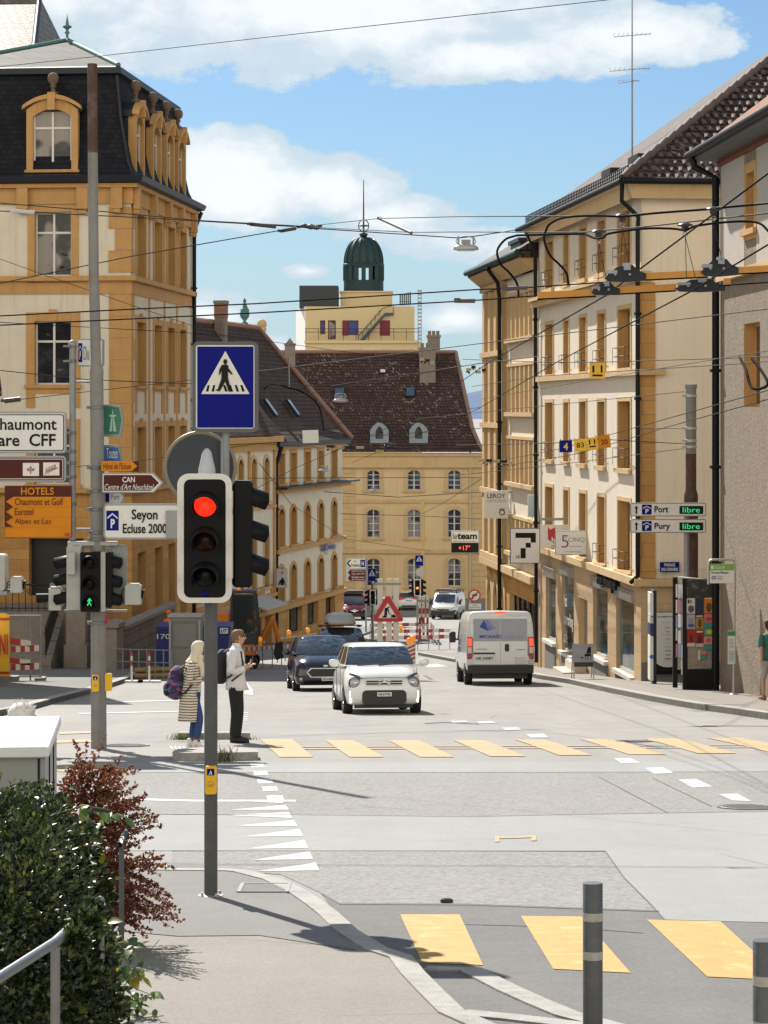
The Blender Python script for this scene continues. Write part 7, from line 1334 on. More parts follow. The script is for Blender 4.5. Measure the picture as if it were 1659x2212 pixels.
# ---- vans
def van(name,label,xc,d,rz,L,w,H,col,rearview=True,rz_=0):
    c = place(name,label,'van',xc,d,rz);P_ = paint('van_paint_%d' % int(col[0]*100+col[1]*10),col)
    hw = w/2
    def sec(y,z0,z1,wt=.9,top=.06): return [(0,y,z0),(hw*.9,y,z0),(hw*.985,y,z0+.12),(hw,y,z0+.3),(hw,y,z0+(z1-z0)*.5),(hw*.96,y,z0+(z1-z0)*.82),(hw*wt,y,z1-.05),(hw*(wt-.1),y,z1),(0,y,z1+top*.5),(-hw*(wt-.1),y,z1),(-hw*wt,y,z1-.05),(-hw*.96,y,z0+(z1-z0)*.82),(-hw,y,z0+(z1-z0)*.5),(-hw,y,z0+.3),(-hw*.985,y,z0+.12),(-hw*.9,y,z0)]
    b = MB();F_ = 1 if rearview else -1;yy = (lambda t: t*L) if rearview else (lambda t: L-t*L)
    st = [(0,.38,H-.1),(.006,.36,H-.03),(.05,.36,H),(.62,.36,H),(.70,.36,H-.06),(.83,.36,H*.60),(.95,.34,H*.50),(.99,.36,H*.42),(1.0,.42,H*.36)]
    b.loft([sec(yy(t),z0,z1,.9 if t < .72 else .84) for t,z0,z1 in st],caps=True,smooth=True);b.build('body',P_,c)
    wheels(c,(yy(.2),yy(.82)),hw,.34,.22,mat('wheel_steel',(.16,.16,.165),.5,.6));arch(c,(yy(.2),yy(.82)),hw-.004,.34)
    b = MB();ya,yb = yy(.715),yy(.825);za2,zb2 = H-.12,H*.62;e = -.02 if not rearview else .02
    b.add([(-hw*.78,ya+e*2,za2),(hw*.78,ya+e*2,za2),(hw*.80,yb+e*2,zb2+.03),(-hw*.80,yb+e*2,zb2+.03)],[(0,1,2,3)]);b.build('windscreen',CGL,c)
    for s_ in (-1,1):
        b = MB();b.add([(s_*(hw*.955+.012),yy(.66),H*.86),(s_*(hw*.955+.012),yy(.72),H*.86),(s_*(hw*.99+.012),yy(.80),H*.62),(s_*(hw*.99+.012),yy(.66),H*.60)],[(0,1,2,3)]);b.build('side_window',CGL,c)
        b = MB();x = s_*(hw+.16);y = yy(.78);b.cbox(x-.1,x+.1,y-.06,y+.06,H*.56,H*.56+.34,.03);b.tube([(s_*hw*.97,y,H*.6),(x,y,H*.62)],.03,6);b.build('mirror',TRIM,c)
    return c,P_,hw
c,P_,hw = van('delivery_van','white delivery van with blue emblem on its rear doors driving away, brake lights lit',1082,75,radians(2.2),5.0,2.0,2.18,(.66,.66,.64))
b = MB();b.box(-hw*.97,hw*.97,-.06,.06,.36,.60);b.build('rear_bumper',TRIM,c);b = MB();b.box(-hw*.8,hw*.8,.1,.5,.2,.36);b.build('underbody',TRIM,c)
b = MB()
for s_ in (-1,1):
    d0,d1 = (.008,hw*.80);b.box(min(s_*d0,s_*d1),max(s_*d0,s_*d1),-.022,-.001,.62,2.02)
dr = b.build('rear_doors',P_,c)
b = MB();b.box(-hw*.80,-.012,-.03,-.0225,1.30,1.96);b.box(.012,hw*.79,-.03,-.0225,1.30,1.96);b.build('rear_windows',mat('pale_film_window',(.33,.33,.38),.3,var=.1),c)
for s_ in (-1,1):
    b = MB();b.box(min(s_*hw*.985,s_*hw*.83),max(s_*hw*.985,s_*hw*.83),-.03,.04,.78,1.42);tl_ = b.build('tail_light',mat('tail_lamp_dull',(.30,.02,.02),.15),c);b = MB();b.box(min(s_*hw*.97,s_*hw*.85),max(s_*hw*.97,s_*hw*.85),-.034,-.0305,1.16,1.38);b.build('brake_lamp',mat('brake_lamp_lit',(.5,.02,.01),.3,emit=(1,.06,.02),estr=1.0),tl_);b = MB();b.box(min(s_*hw*.97,s_*hw*.85),max(s_*hw*.97,s_*hw*.85),-.034,-.0305,.95,1.13);b.build('reverse_lamp',mat('clear_lamp',(.55,.5,.45),.2),tl_)
b = MB();b.box(-.16,.16,-.02,.06,H_ if False else 2.115,2.165);b.build('high_brake_light',mat('brake_lamp_lit',(.5,.02,.01),.3),c)
b = MB();b.box(-hw*.80,-.16,-.04,-.0225,.92,.97);b.build('handle_bar',TRIM,c);b = MB();b.prism(rrect(.13,1.0,.25,1.22,.04),-.045,-.0225);b.build('handle',TRIM,c)
plate(c,-.47,-.035,.80,.62,.13,'NE 54087');nv = mat('emblem_blue',(.01,.05,.30),.4);nv2 = mat('emblem_pale_blue',(.14,.17,.40),.4)
f3 = lambda pts,m,y=-.032: fpoly(c,'emblem',pts,y,m)
f3([(-.62,1.72),(-.48,1.93),(-.36,1.60)],nv);f3([(-.48,1.93),(-.22,1.66),(-.36,1.60)],nv2);f3([(-.36,1.95),(-.12,1.64),(-.22,1.665),(-.455,1.93)],mat('emblem_lilac',(.24,.22,.36),.4),-.0325)
def vtext(t,x0,x1,z0,z1,m,bold=.02): vs,fs = txt_mesh(t,x1-x0,z1-z0,bold);b = MB(T((x0+x1)/2,-.034,(z0+z1)/2));b.add(vs,fs);return b.build('lettering',m,c)
vtext('MOSAÏC',-.62,.05,1.39,1.51,nv,.03);vtext('DESIGN',.10,.66,1.37,1.46,mat('emblem_lilac',(.24,.22,.36),.4),.0);vtext('CITROËN',-.72,-.40,1.05,1.085,gt,.03);vtext('JUMPER',.46,.76,1.03,1.065,gt,.03)
for i in range(4): vtext('032 725 54 0%d' % i,.42,.76,.80-.06*i,.83-.06*i,gt,.0)
b = MB();
for s_ in (-1,1):
    for z in (.75,1.85): b.box(min(s_*hw*.80,s_*hw*.88),max(s_*hw*.80,s_*hw*.88),-.03,.0,z,z+.1)
b.build('hinges',P_,c);vs,fs = txt_mesh('MOSAÏC\nDESIGN',1.1,.4,.02);b = MB(T(-hw-.004,3.0,1.15) @ RZ(-pi/2));b.add(vs,fs);b.build('lettering',nv,c)
# distant vehicles
c,P_,hw = van('parked_van','distant white van with a loaded roof rack facing the works by the yellow house',957,188,radians(-10),5.0,1.9,1.95,(.64,.64,.63),False)
b = MB()
for s_ in (-1,1): b.tube([(s_*.8,1.4,2.1),(s_*.8,4.9,2.1)],.03,5)
for y in (1.4,2.4,3.4,4.8): b.tube([(-.8,y,2.1),(.8,y,2.1)],.03,5);b.tube([(-.8,y,1.9),(-.8,y,2.1)],.03,5);b.tube([(.8,y,1.9),(.8,y,2.1)],.03,5)
b.build('roof_rack',IRON,c);b = MB();b.box(-.7,.1,1.6,4.6,2.12,2.2);b.box(.15,.65,1.9,4.2,2.12,2.18);b.build('rack_load',mat('dark_load',(.06,.03,.03),.8),c);b = MB();b.box(-.9,.9,-.06,.05,.3,.62);b.build('bumper',TRIM,c);b = MB();b.box(-.45,.45,-.04,.05,.68,.78);b.build('grille',TRIM,c)
for s_ in (-1,1): b = MB();b.add([(s_*.55,-.03,.70),(s_*.6,-.02,.86),(s_*.93,.2,.98),(s_*.93,.15,.76)],[(0,1,2,3)]);b.build('headlight',HLG,c)
vs,fs = txt_mesh('vitrans',1.3,.32,.02);b = MB(T(.957,2.9,1.4) @ RZ(pi/2));b.add(vs,fs);b.build('lettering',gt,c)
c,P_,hw = van('parked_van','distant dark red van with black roof load left of the white planks',766,186,radians(4),4.4,1.85,1.85,(.16,.012,.02),False)
b = MB();b.box(-.75,.75,1.2,4.0,1.9,2.15);b.build('roof_load',TRIM,c);b = MB();b.box(-.85,.85,-.05,.05,.3,.55);b.build('bumper',TRIM,c)
for s_ in (-1,1): b = MB();b.add([(s_*.5,-.03,.65),(s_*.55,-.02,.8),(s_*.9,.2,.95),(s_*.9,.15,.7)],[(0,1,2,3)]);b.build('headlight',HLG,c)
b = MB();b.add([(-.3,-.05,.72),(.0,-.06,.84),(.3,-.05,.72),(0,-.06,.60)],[(0,1,2,3)]);b.build('badge',CHR,c)
c = place('parked_car','distant white hatchback seen from behind with red lights across its tail','car',884,203,radians(2));
sec = [(0,.74,.4,.8),(.06,.84,.28,.95),(.4,.87,.2,1.02),(3.0,.88,.2,1.0),(3.8,.84,.2,.8),(4.3,.72,.3,.62)]
b = MB();b.loft([ringsec(*s_) for s_ in sec],caps=True,smooth=True);b.build('body',WP,c);greenhouse(c,.12,.7,2.3,3.2,.80,.64,1.0,1.44,WP,.1,.15);wheels(c,(.7,3.3),.88,.31)
for s_ in (-1,1): b = MB();b.add([(s_*.25,-.02,.98),(s_*.25,-.02,1.05),(s_*.84,.12,1.10),(s_*.86,.1,.86),(s_*.72,.0,.84)],[(0,1,2,3,4)]);b.build('tail_light',TAILR,c)
b = MB();b.box(-.6,.6,-.03,.1,.3,.42);b.build('bumper_trim',TRIM,c);plate(c,0,-.03,.80,.5,.12,'NE 141520')
c = place('parked_car','distant pale car mostly hidden behind the white works planks','car',826,190,radians(0));b = MB();b.loft([ringsec(*s_) for s_ in sec],caps=True,smooth=True);b.build('body',paint('silver_car_paint',(.5,.5,.5)),c);greenhouse(c,.12,.7,2.3,3.2,.80,.64,1.0,1.5,paint('silver_car_paint',(.5,.5,.5)),.1,.15);wheels(c,(.7,3.3),.88,.31);plate(c,0,-.03,.80,.5,.12,'NE 90371')
for s_ in (-1,1): b = MB();b.box(min(s_*.62,s_*.83),max(s_*.62,s_*.83),-.02,.08,.8,1.05);b.build('tail_light',TAILR,c)
# ---- mini excavator
o = thing('mini_excavator','orange mini excavator with dark cab on the left road works','excavator',(U(520,97),97,zg(97)));k = 97/F;X_ = lambda x: (x-520)*k;Z_ = lambda y: (1463-y)*k;OX = mat('digger_orange',(.55,.17,.012),.45,var=.12)
for s_ in (-.75,.75):
    b = MB();b.prism(rrect(X_(468),.0,X_(560),.52,.24),s_-.18,s_+.18);t = b.build('track',RUB,o)
b = MB();b.cbox(X_(440),X_(500),-.8,.8,.6,Z_(1338),.06);b.cbox(X_(440),X_(556),-.8,.8,.55,1.0,.05);b.build('body',OX,o)
b = MB();x0,x1 = X_(503),X_(557);z1 = Z_(1296)
for x in (x0,x1):
    for y in (-.75,.2): b.tube([(x,y,.98),(x+(.06 if x == x1 else 0),y,1.5),(x-(.08 if x == x1 else 0),y,z1)],.05,8)
b.box(x0-.05,x1,-.8,.25,z1-.02,z1+.08);b.box(x0,x1,-.78,-.72,1.0,1.45);cb = b.build('cab',mat('cab_frame_black',(.03,.032,.035),.45),o)
b = MB();b.quad((x0+.05,-.76,1.47),(x1-.05,-.76,1.47),(x1-.1,-.76,z1-.05),(x0+.05,-.76,z1-.05));b.quad((x1,-.7,1.0),(x1,.15,1.0),(x1-.08,.15,z1-.05),(x1-.08,-.7,z1-.05));b.build('cab_window',mat('tinted_cab_glass',(.03,.035,.035),.05,spec=.9),cb);b = MB();b.cbox(x0+.2,x0+.7,-.5,0,1.0,1.9,.05);b.build('seat',TRIM,cb)
b = MB();b.lathe((x0+.25,-.3,z1+.08),[(.07,0),(.07,.14),(.01,.17)],10);b.build('beacon_lamp',OL,o)
b = MB();b.tube([(X_(560),0,1.0),(X_(590),0,1.9)],.13,6);b.tube([(X_(590),0,1.9),(X_(604),0,1.0)],.1,6);b.build('boom',OX,o);b = MB();b.prism([(X_(596),1.0),(X_(612),1.05),(X_(614),.45),(X_(598),.35),(X_(592),.6)],-.25,.25);b.build('bucket',IRON,o)
# ================================================================== PEOPLE
SK = mat('skin_light',(.46,.26,.18),.55);SKD = mat('skin_brown',(.20,.095,.055),.55);SHO = mat('black_shoe',(.01,.01,.011),.6)
def skin(name,nodes,edges,m,parent,sub=2,root=0):
    me = bpy.data.meshes.new(name);me.from_pydata([n[:3] for n in nodes],edges,[]);ob = bpy.data.objects.new(name,me);COL.objects.link(ob)
    md = ob.modifiers.new('s','SKIN');md.use_smooth_shade = True;sv = me.skin_vertices[0].data
    for i,n in enumerate(nodes): r = n[3];sv[i].radius = (r,r) if not isinstance(r,tuple) else r
    sv[root].use_root = True;ms = ob.modifiers.new('d','SUBSURF');ms.levels = sub;ms.render_levels = sub
    dg = bpy.context.evaluated_depsgraph_get();m2 = bpy.data.meshes.new_from_object(ob.evaluated_get(dg));m2.name = name;bpy.data.objects.remove(ob);bpy.data.meshes.remove(me)
    m2.materials.clear();m2.materials.append(m);m2.polygons.foreach_set('use_smooth',[True]*len(m2.polygons));return link(name,m2,parent)
def erings(b,st,n=16,smooth=True,caps=True):      # loft of ellipses (cx, cy, cz, rx, ry)
    b.loft([[(cx+rx*cos(2*pi*i/n),cy+ry*sin(2*pi*i/n),cz) for i in range(n)] for cx,cy,cz,rx,ry in st],caps=caps,smooth=smooth)
def hand_nodes(nodes,edges,wi,p,dirv,side,curl=.6):
    d = Vector(dirv).normalized();s = Vector(side).normalized();up = d.cross(s);base = len(nodes);P = Vector(nodes[wi][:3]);pm = P+d*.05
    nodes.append((*pm,.021));edges.append((wi,base));kn = P+d*.085
    for i,L in enumerate((.066,.075,.07,.055)):
        a = kn+s*((i-1.5)*.019);c1 = a+d*L*.5+up*(-L*.25*curl);c2 = a+d*L*.75+up*(-L*.75*curl);j = len(nodes);nodes += [(*a,.0105),(*c1,.009),(*c2,.0075)];edges += [(base,j),(j,j+1),(j+1,j+2)]
    t1 = P+d*.04-s*.035;t2 = P+d*.075-s*.045+up*-.02;j = len(nodes);nodes += [(*t1,.011),(*t2,.009)];edges += [(base,j),(j,j+1)]
def person_body(root,h,hip,m,arms,legs,head,lean=0.0):
    """one continuous body: pelvis, spine, neck, head, arms with hands, legs"""
    s = h/1.75;N = [];E = [];add = lambda x,y,z,r: (N.append((x*s,y*s,z*s,(r[0]*s,r[1]*s) if isinstance(r,tuple) else r*s)),len(N)-1)[1]
    pel = add(0,0,.95,(.13,.10));wa = add(.0,0,1.12,(.12,.09));ch = add(-.01+lean*.5,0,1.33,(.14,.10));nb = add(lean,0,1.48,.06);nk = add(lean+.015+head[0]*.3,0,1.54,.05)
    jw = add(lean+.035+head[0],0,1.60+head[1]*.5,.066);cr = add(lean+.02+head[0]*1.2,0,1.67+head[1],.088);E += [(pel,wa),(wa,ch),(ch,nb),(nb,nk),(nk,jw),(jw,cr)]
    for (sh,el,wr,hd) in arms:
        a = add(*sh,.052);b_ = add(*el,.042);c_ = add(*wr,.028);E += [(ch,a),(a,b_),(b_,c_)];dv = Vector(hd[0]);hand_nodes(N,E,c_,None,dv,hd[1])
    for (hp,kn,an,toe) in legs:
        a = add(*hp,.085);b_ = add(*kn,.058);c_ = add(*an,.042);t = add(*toe,.034);E += [(pel,a),(a,b_),(b_,c_),(c_,t)]
    return skin('body',N,E,m,root),s
def face(root,s,x,z,m,y=0.0):
    b = MB();b.lathe_scaled((x+.082*s,y,z-.035*s),[(0,-.02*s),(.014*s,-.012*s),(.011*s,.01*s),(0,.03*s)],8,(1.2,.8,1));b.build('nose',m,root)
    for sg in (-1,1):
        b = MB();b.sphere((x+.064*s,y+sg*.03*s,z-.008*s),.007*s,8,6);b.build('eye',mat('eye_dark',(.16,.10,.08),.3),root);b = MB();b.lathe_scaled((x-.005*s,y+sg*.083*s,z-.02*s),[(0,-.032*s),(.018*s,-.015*s),(.022*s,.012*s),(0,.034*s)],8,(1,.5,1));b.build('ear',m,root)
        b = MB();b.box(x+.06*s,x+.076*s,y+sg*.03*s-.016*s,y+sg*.03*s+.016*s,z+.012*s,z+.018*s);b.build('eyebrow',mat('brow',(.26,.15,.09),.8),root)
    b = MB();b.box(x+.05*s,x+.074*s,y-.022*s,y+.022*s,z-.073*s,z-.066*s);b.build('mouth',mat('lips',(.26,.09,.07),.6),root)
def shoe(root,x,y,s,m,sole=None,high=0.0,ang=0):
    b = MB();L = .285*s
    b.loft([[(x-.09*s+f*L,y+w*s*cos(a)*.048,max(.0,zc*s+hh*s*sin(a))) for a in [2*pi*i/12 for i in range(12)]] for f,w,zc,hh in ((0,.5,.05,.045),(.06,.85,.055,.055),(.3,.95,.065+high*.4,.065+high*.4),(.5,.95,.05,.05),(.8,1.05,.035,.035),(.97,.7,.026,.024),(1,.3,.022,.015))],caps=True,smooth=True)
    if high: erings(b,[(x-.035*s,y,.05*s,.06*s,.046*s),(x-.03*s,y,.15*s,.05*s,.044*s),(x-.03*s,y,.165*s,.04*s,.04*s)])
    o = b.build('shoe',m,root)
    if sole: b = MB();b.loft([[(x-.095*s+f*L*1.03,y+w*s*.05*cos(a),z) for a in (0,)] for f,w in ()]) if False else None;b = MB();pts = [(x-.095*s,y-.03*s),(x+.05*s,y-.048*s),(x+.15*s,y-.052*s),(x+.195*s,y-.02*s),(x+.195*s,y+.02*s),(x+.15*s,y+.052*s),(x+.05*s,y+.048*s),(x-.095*s,y+.03*s)];b.loft([[(p[0],p[1],z*s) for p in pts] for z in (0,.025)],caps=True);b.build('sole',sole,root)
def sleeve(root,pts,rs,m,s=1): b = MB();b.tube([tuple(c*s for c in p) for p in pts],[r*s for r in rs],12);return b.build('sleeve',m,root)
def legs_cloth(root,m,s,L,r0=.105,r1=.085,r2=.08,name='trousers'):
    N = [(.015*s,0,.95*s,(.115*s,.12*s))];E = []
    for hp,kn,an in L: j = len(N);N += [(hp[0]*s,hp[1]*s,hp[2]*s,r0*s),(kn[0]*s,kn[1]*s,kn[2]*s,r1*s),(an[0]*s,an[1]*s,an[2]*s,r2*s)];E += [(0,j),(j,j+1),(j+1,j+2)]
    return skin(name,N,E,m,root)
def hairm(name,col): return mat(name,col,.7,var=.35,vscale=30)
# ---- man in white shirt
pm = G(509,1604);M_ = thing('person','man in white shirt and black trousers standing in profile at the crossing, backpack on','person',pm);SHW = mat('white_shirt_cloth',(.62,.61,.62),.85,var=.09,vscale=9,bump=.5,bscale=14)
lg = [((0,.09,.9),(.02,.10,.5),(-.02,.11,.085),(.13,.13,.035)),((-.0,-.09,.9),(.03,-.10,.5),(.0,-.11,.085),(.15,-.13,.035))]
ar = [((-.02,-.19,1.42),(-.06,-.25,1.13),(.19,-.17,1.20),((.6,.3,.75),(.2,-.9,.2))),((-.02,.19,1.42),(-.03,.25,1.14),(.2,.12,1.16),((.7,-.3,.6),(.2,.9,.2)))]
bd,s = person_body(M_,1.79,0,SK,ar,lg,(.035,0.0),.02)
legs_cloth(M_,mat('black_trousers',(.008,.008,.010),.85,bump=.4,bscale=12),s,[((0,.085,.86),(.03,.10,.48),(-.02,.11,.06)),((0,-.085,.86),(.04,-.10,.48),(.0,-.11,.06))],.125,.11,.095)
for y,x in ((.11,0),(-.11,.02)): shoe(M_,x*s,y*s,s*1.05,SHO)
b = MB();erings(b,[(.03*s,0,.83*s,.185*s,.19*s),(.01*s,0,.92*s,.165*s,.185*s),(0,0,1.05*s,.15*s,.175*s),(.0,0,1.2*s,.15*s,.185*s),(-.0,0,1.33*s,.15*s,.2*s),(-.0,0,1.42*s,.13*s,.2*s),(.01*s,0,1.48*s,.09*s,.12*s),(.015*s,0,1.515*s,.07*s,.075*s)],20);b.build('shirt',SHW,M_)
for sg in (-1,1): sleeve(M_,[(-.01,sg*.16,1.43),(-.03,sg*.22,1.33),(-.06,sg*.255,1.14),(.02,sg*.235,1.13),(.15,sg*.19 if sg < 0 else .15,1.18)],(.075,.078,.068,.065,.048),SHW,s)
b = MB();erings(b,[(.02*s,0,1.50*s,.075*s,.078*s),(.025*s,0,1.56*s,.066*s,.068*s)],16,caps=False);b.build('collar',SHW,M_)
hx,hz = .062*s,1.67*s;face(M_,s,hx+.012,hz,SK)
HB = hairm('brown_blond_hair',(.16,.09,.045));b = MB();b.loft([[(hx-.012*s+rx*s*cos(a)-(.012*s),ry*s*sin(a),hz+(z+tilt*cos(a))*s) for a in [2*pi*i/18 for i in range(18)]] for rx,ry,z,tilt in ((.08,.083,-.045,.06),(.098,.09,.02,.032),(.096,.088,.06,.012),(.075,.07,.088,.004),(.035,.03,.103,0))],smooth=True);b.add([(hx-.024*s,0,hz+.105*s)],[]);b.build('hair',HB,M_)
b = MB();b.tube([(.10*s,-.14*s,1.36*s),(.13*s,-.13*s,1.25*s),(.11*s,-.16*s,1.1*s),(-.05*s,-.19*s,.98*s)],.014,5);b.tube([(.09*s,-.13*s,1.44*s),(.11*s,-.13*s,1.3*s)],.02,6);b.build('strap',SHO,M_)
def backpack(lab,base,m,s,w=.15,dd=.1,h=.23,tilt=0.0,straps=True):
    o = thing('backpack',lab,'backpack',base,0);b = MB();st = []
    b.loft([[(cx*s+rx*s*cos(a)*(1 if cos(a) > 0 else 1.0),ry*s*sin(a),cz*s) for a in [2*pi*i/16 for i in range(16)]] for cx,rx,ry,cz in ((0,.05,.08,-h),(-.01,dd,w*.95,-h*.85),(-.02,dd*1.15,w,-h*.3),(-.005,dd*1.0,w*.95,h*.3),(.01,dd*.8,w*.8,h*.75),(.025,dd*.4,w*.5,h*.98),(.03,.01,.02,h))],caps=True,smooth=True);b.build('bag',m,o)
    b = MB();b.loft([[(-.02*s-dd*s*1.05+rx*s*cos(a),ry*s*sin(a),cz*s) for a in [2*pi*i/12 for i in range(12)]] for rx,ry,cz in ((.01,.04,-h*.8),(.045,w*.7,-h*.65),(.05,w*.72,-h*.2),(.02,w*.5,0))],caps=True,smooth=True);b.build('pocket',m,o)
    b = MB()
    for sg in (-1,1): b.tube([(.04*s,sg*.09*s,h*.8*s),(.13*s,sg*.14*s,h*.98*s),(.24*s,sg*.15*s,h*.7*s),(.27*s,sg*.16*s,.0),(.16*s,sg*.19*s,-h*.5*s),(.05*s,sg*.12*s,-h*.7*s)],.016*s,6)
    b.build('strap',SHO,o);return o
backpack('black backpack worn by the man in the white shirt',pm+Vector((-.235,0,1.22)),mat('black_bag_cloth',(.012,.012,.014),.8),s,.15,.10,.27)
# ---- woman in striped cardigan
pw = G(416,1618);Wm = thing('person','woman in cream headscarf, long striped cardigan and jeans standing behind the traffic light post','person',pw)
STR = bpy.data.materials.new('striped_knit');STR.use_nodes = True;t_ = NT(STR.node_tree);tc_ = t_.n('ShaderNodeTexCoord').outputs['Object'];sp_z = t_.n('ShaderNodeSeparateXYZ',i_0=tc_).outputs[2];wv = t_.m('FRACT',t_.m('ADD',t_.m('MULTIPLY',sp_z,24.0),t_.m('MULTIPLY',t_.noise(tc_,6,2),.5)));t_.t.links.new(t_.mix(t_.m('LESS_THAN',wv,.34),(.62,.55,.44),(.035,.03,.045)),STR.node_tree.nodes['Principled BSDF'].inputs['Base Color']);STR.node_tree.nodes['Principled BSDF'].inputs['Roughness'].default_value = .9
lg = [((0,.08,.9),(.04,.08,.5),(-.02,.08,.09),(.11,.09,.035)),((.0,-.08,.9),(.12,-.07,.52),(.09,-.08,.09),(.17,-.08,.035))]
ar = [((0,-.16,1.40),(-.02,-.21,1.12),(.17,-.15,1.14),((.9,.3,.1),(.1,-.3,.9))),((.03,.16,1.40),(.12,.2,1.18),(.17,.05,1.44),((.1,-.1,1),(.2,.9,.1)))]
bd,s = person_body(Wm,1.66,0,SKD,ar,lg,(.06,-.03),.05)
JN = mat('blue_jeans',(.025,.055,.16),.85,var=.2,vscale=12);legs_cloth(Wm,JN,s,[((0,.075,.86),(.04,.08,.49),(-.02,.08,.15)),((.02,-.075,.86),(.12,-.07,.51),(.085,-.08,.15))],.098,.075,.055,'jeans')
WS = mat('white_canvas_shoe',(.62,.61,.60),.7)
for x,y in ((-.01,.08),(.10,-.08)): shoe(Wm,x*s,y*s,s*.98,WS,mat('white_sole',(.7,.7,.7),.6),.06)
b = MB();n = 20
def coat(cx,cz,rx,ry,gap): return [(cx+rx*cos(a),ry*sin(a),cz) for a in [gap+(2*pi-2*gap)*i/(n-1) for i in range(n)]]
b.loft([coat(-.04*s,.46*s,.20*s,.21*s,.95),coat(-.03*s,.7*s,.185*s,.20*s,.85),coat(-.02*s,.92*s,.17*s,.19*s,.75),coat(.0,1.12*s,.145*s,.165*s,.6),coat(.01*s,1.3*s,.14*s,.175*s,.5),coat(.02*s,1.40*s,.12*s,.175*s,.5),coat(.035*s,1.46*s,.085*s,.10*s,.6),coat(.045*s,1.5*s,.07*s,.075*s,.6)],closed=False,smooth=True);b.build('cardigan',STR,Wm)
sleeve(Wm,[(.01,-.14,1.40),(-.01,-.185,1.3),(-.03,-.21,1.12),(.05,-.19,1.10),(.16,-.15,1.14)],(.062,.066,.058,.054,.042),STR,s);sleeve(Wm,[(.03,.14,1.40),(.06,.185,1.3),(.12,.2,1.17),(.15,.13,1.28),(.17,.06,1.42)],(.062,.064,.056,.05,.04),STR,s)
b = MB();erings(b,[(.02*s,0,.86*s,.12*s,.13*s),(.03*s,0,1.1*s,.115*s,.125*s),(.04*s,0,1.35*s,.105*s,.13*s)],14);b.build('top',mat('white_top',(.6,.58,.55),.85),Wm)
HJ = mat('cream_headscarf',(.62,.55,.42),.9,var=.12,vscale=14,bump=.6,bscale=22);hx = .105*s;b = MB()
def hj(cx,cz,rx,ry,gap,dz): return [(cx*s+rx*s*cos(a),ry*s*sin(a),(cz+dz*cos(a))*s) for a in [gap+(2*pi-2*gap)*i/(n-1) for i in range(n)]]
b.loft([hj(.04,1.37,.15,.17,.3,-.05),hj(.05,1.45,.12,.125,.35,-.02),hj(.075,1.52,.10,.10,.55,-.01),hj(.09,1.58,.11,.10,.75,0),hj(.095,1.65,.118,.105,.72,.01),hj(.095,1.70,.108,.095,.45,.015),hj(.09,1.735,.075,.066,.1,.01),hj(.085,1.755,.02,.02,.02,0)],closed=False,smooth=True)
b.tube([(.14*s,-.07*s,1.52*s),(.13*s,-.10*s,1.42*s),(.17*s,-.10*s,1.3*s),(.16*s,-.09*s,1.17*s)],[.05*s,.055*s,.05*s,.03*s],10);b.build('headscarf',HJ,Wm);face(Wm,s*.95,.105*s,1.635*s,SKD)
PAT = bpy.data.materials.new('patterned_bag_cloth');PAT.use_nodes = True;t_ = NT(PAT.node_tree);tc_ = t_.n('ShaderNodeTexCoord').outputs['Object'];mp_ = t_.n('ShaderNodeMapping',i_0=tc_);mp_.inputs['Scale'].default_value = (14,14,30);vr = t_.n('ShaderNodeTexVoronoi',i_Vector=mp_.outputs[0],i_Scale=1.0);cr_ = t_.n('ShaderNodeValToRGB',i_0=t_.n('ShaderNodeSeparateColor',i_0=vr.outputs['Color']).outputs[0]);e_ = cr_.color_ramp.elements;e_[0].color = (.02,.015,.05,1);e_[1].color = (.25,.22,.28,1)
for p_,c_ in ((.3,(.10,.03,.12,1)),(.5,(.22,.06,.16,1)),(.65,(.015,.02,.06,1)),(.8,(.03,.16,.18,1))): q_ = e_.new(p_);q_.color = c_
cr_.color_ramp.interpolation = 'CONSTANT';t_.t.links.new(cr_.outputs[0],PAT.node_tree.nodes['Principled BSDF'].inputs['Base Color']);PAT.node_tree.nodes['Principled BSDF'].inputs['Roughness'].default_value = .8
backpack('purple patterned backpack worn by the woman in the striped cardigan',pw+Vector((-.25,-.02,1.02)),PAT,s*1.05,.15,.12,.26)
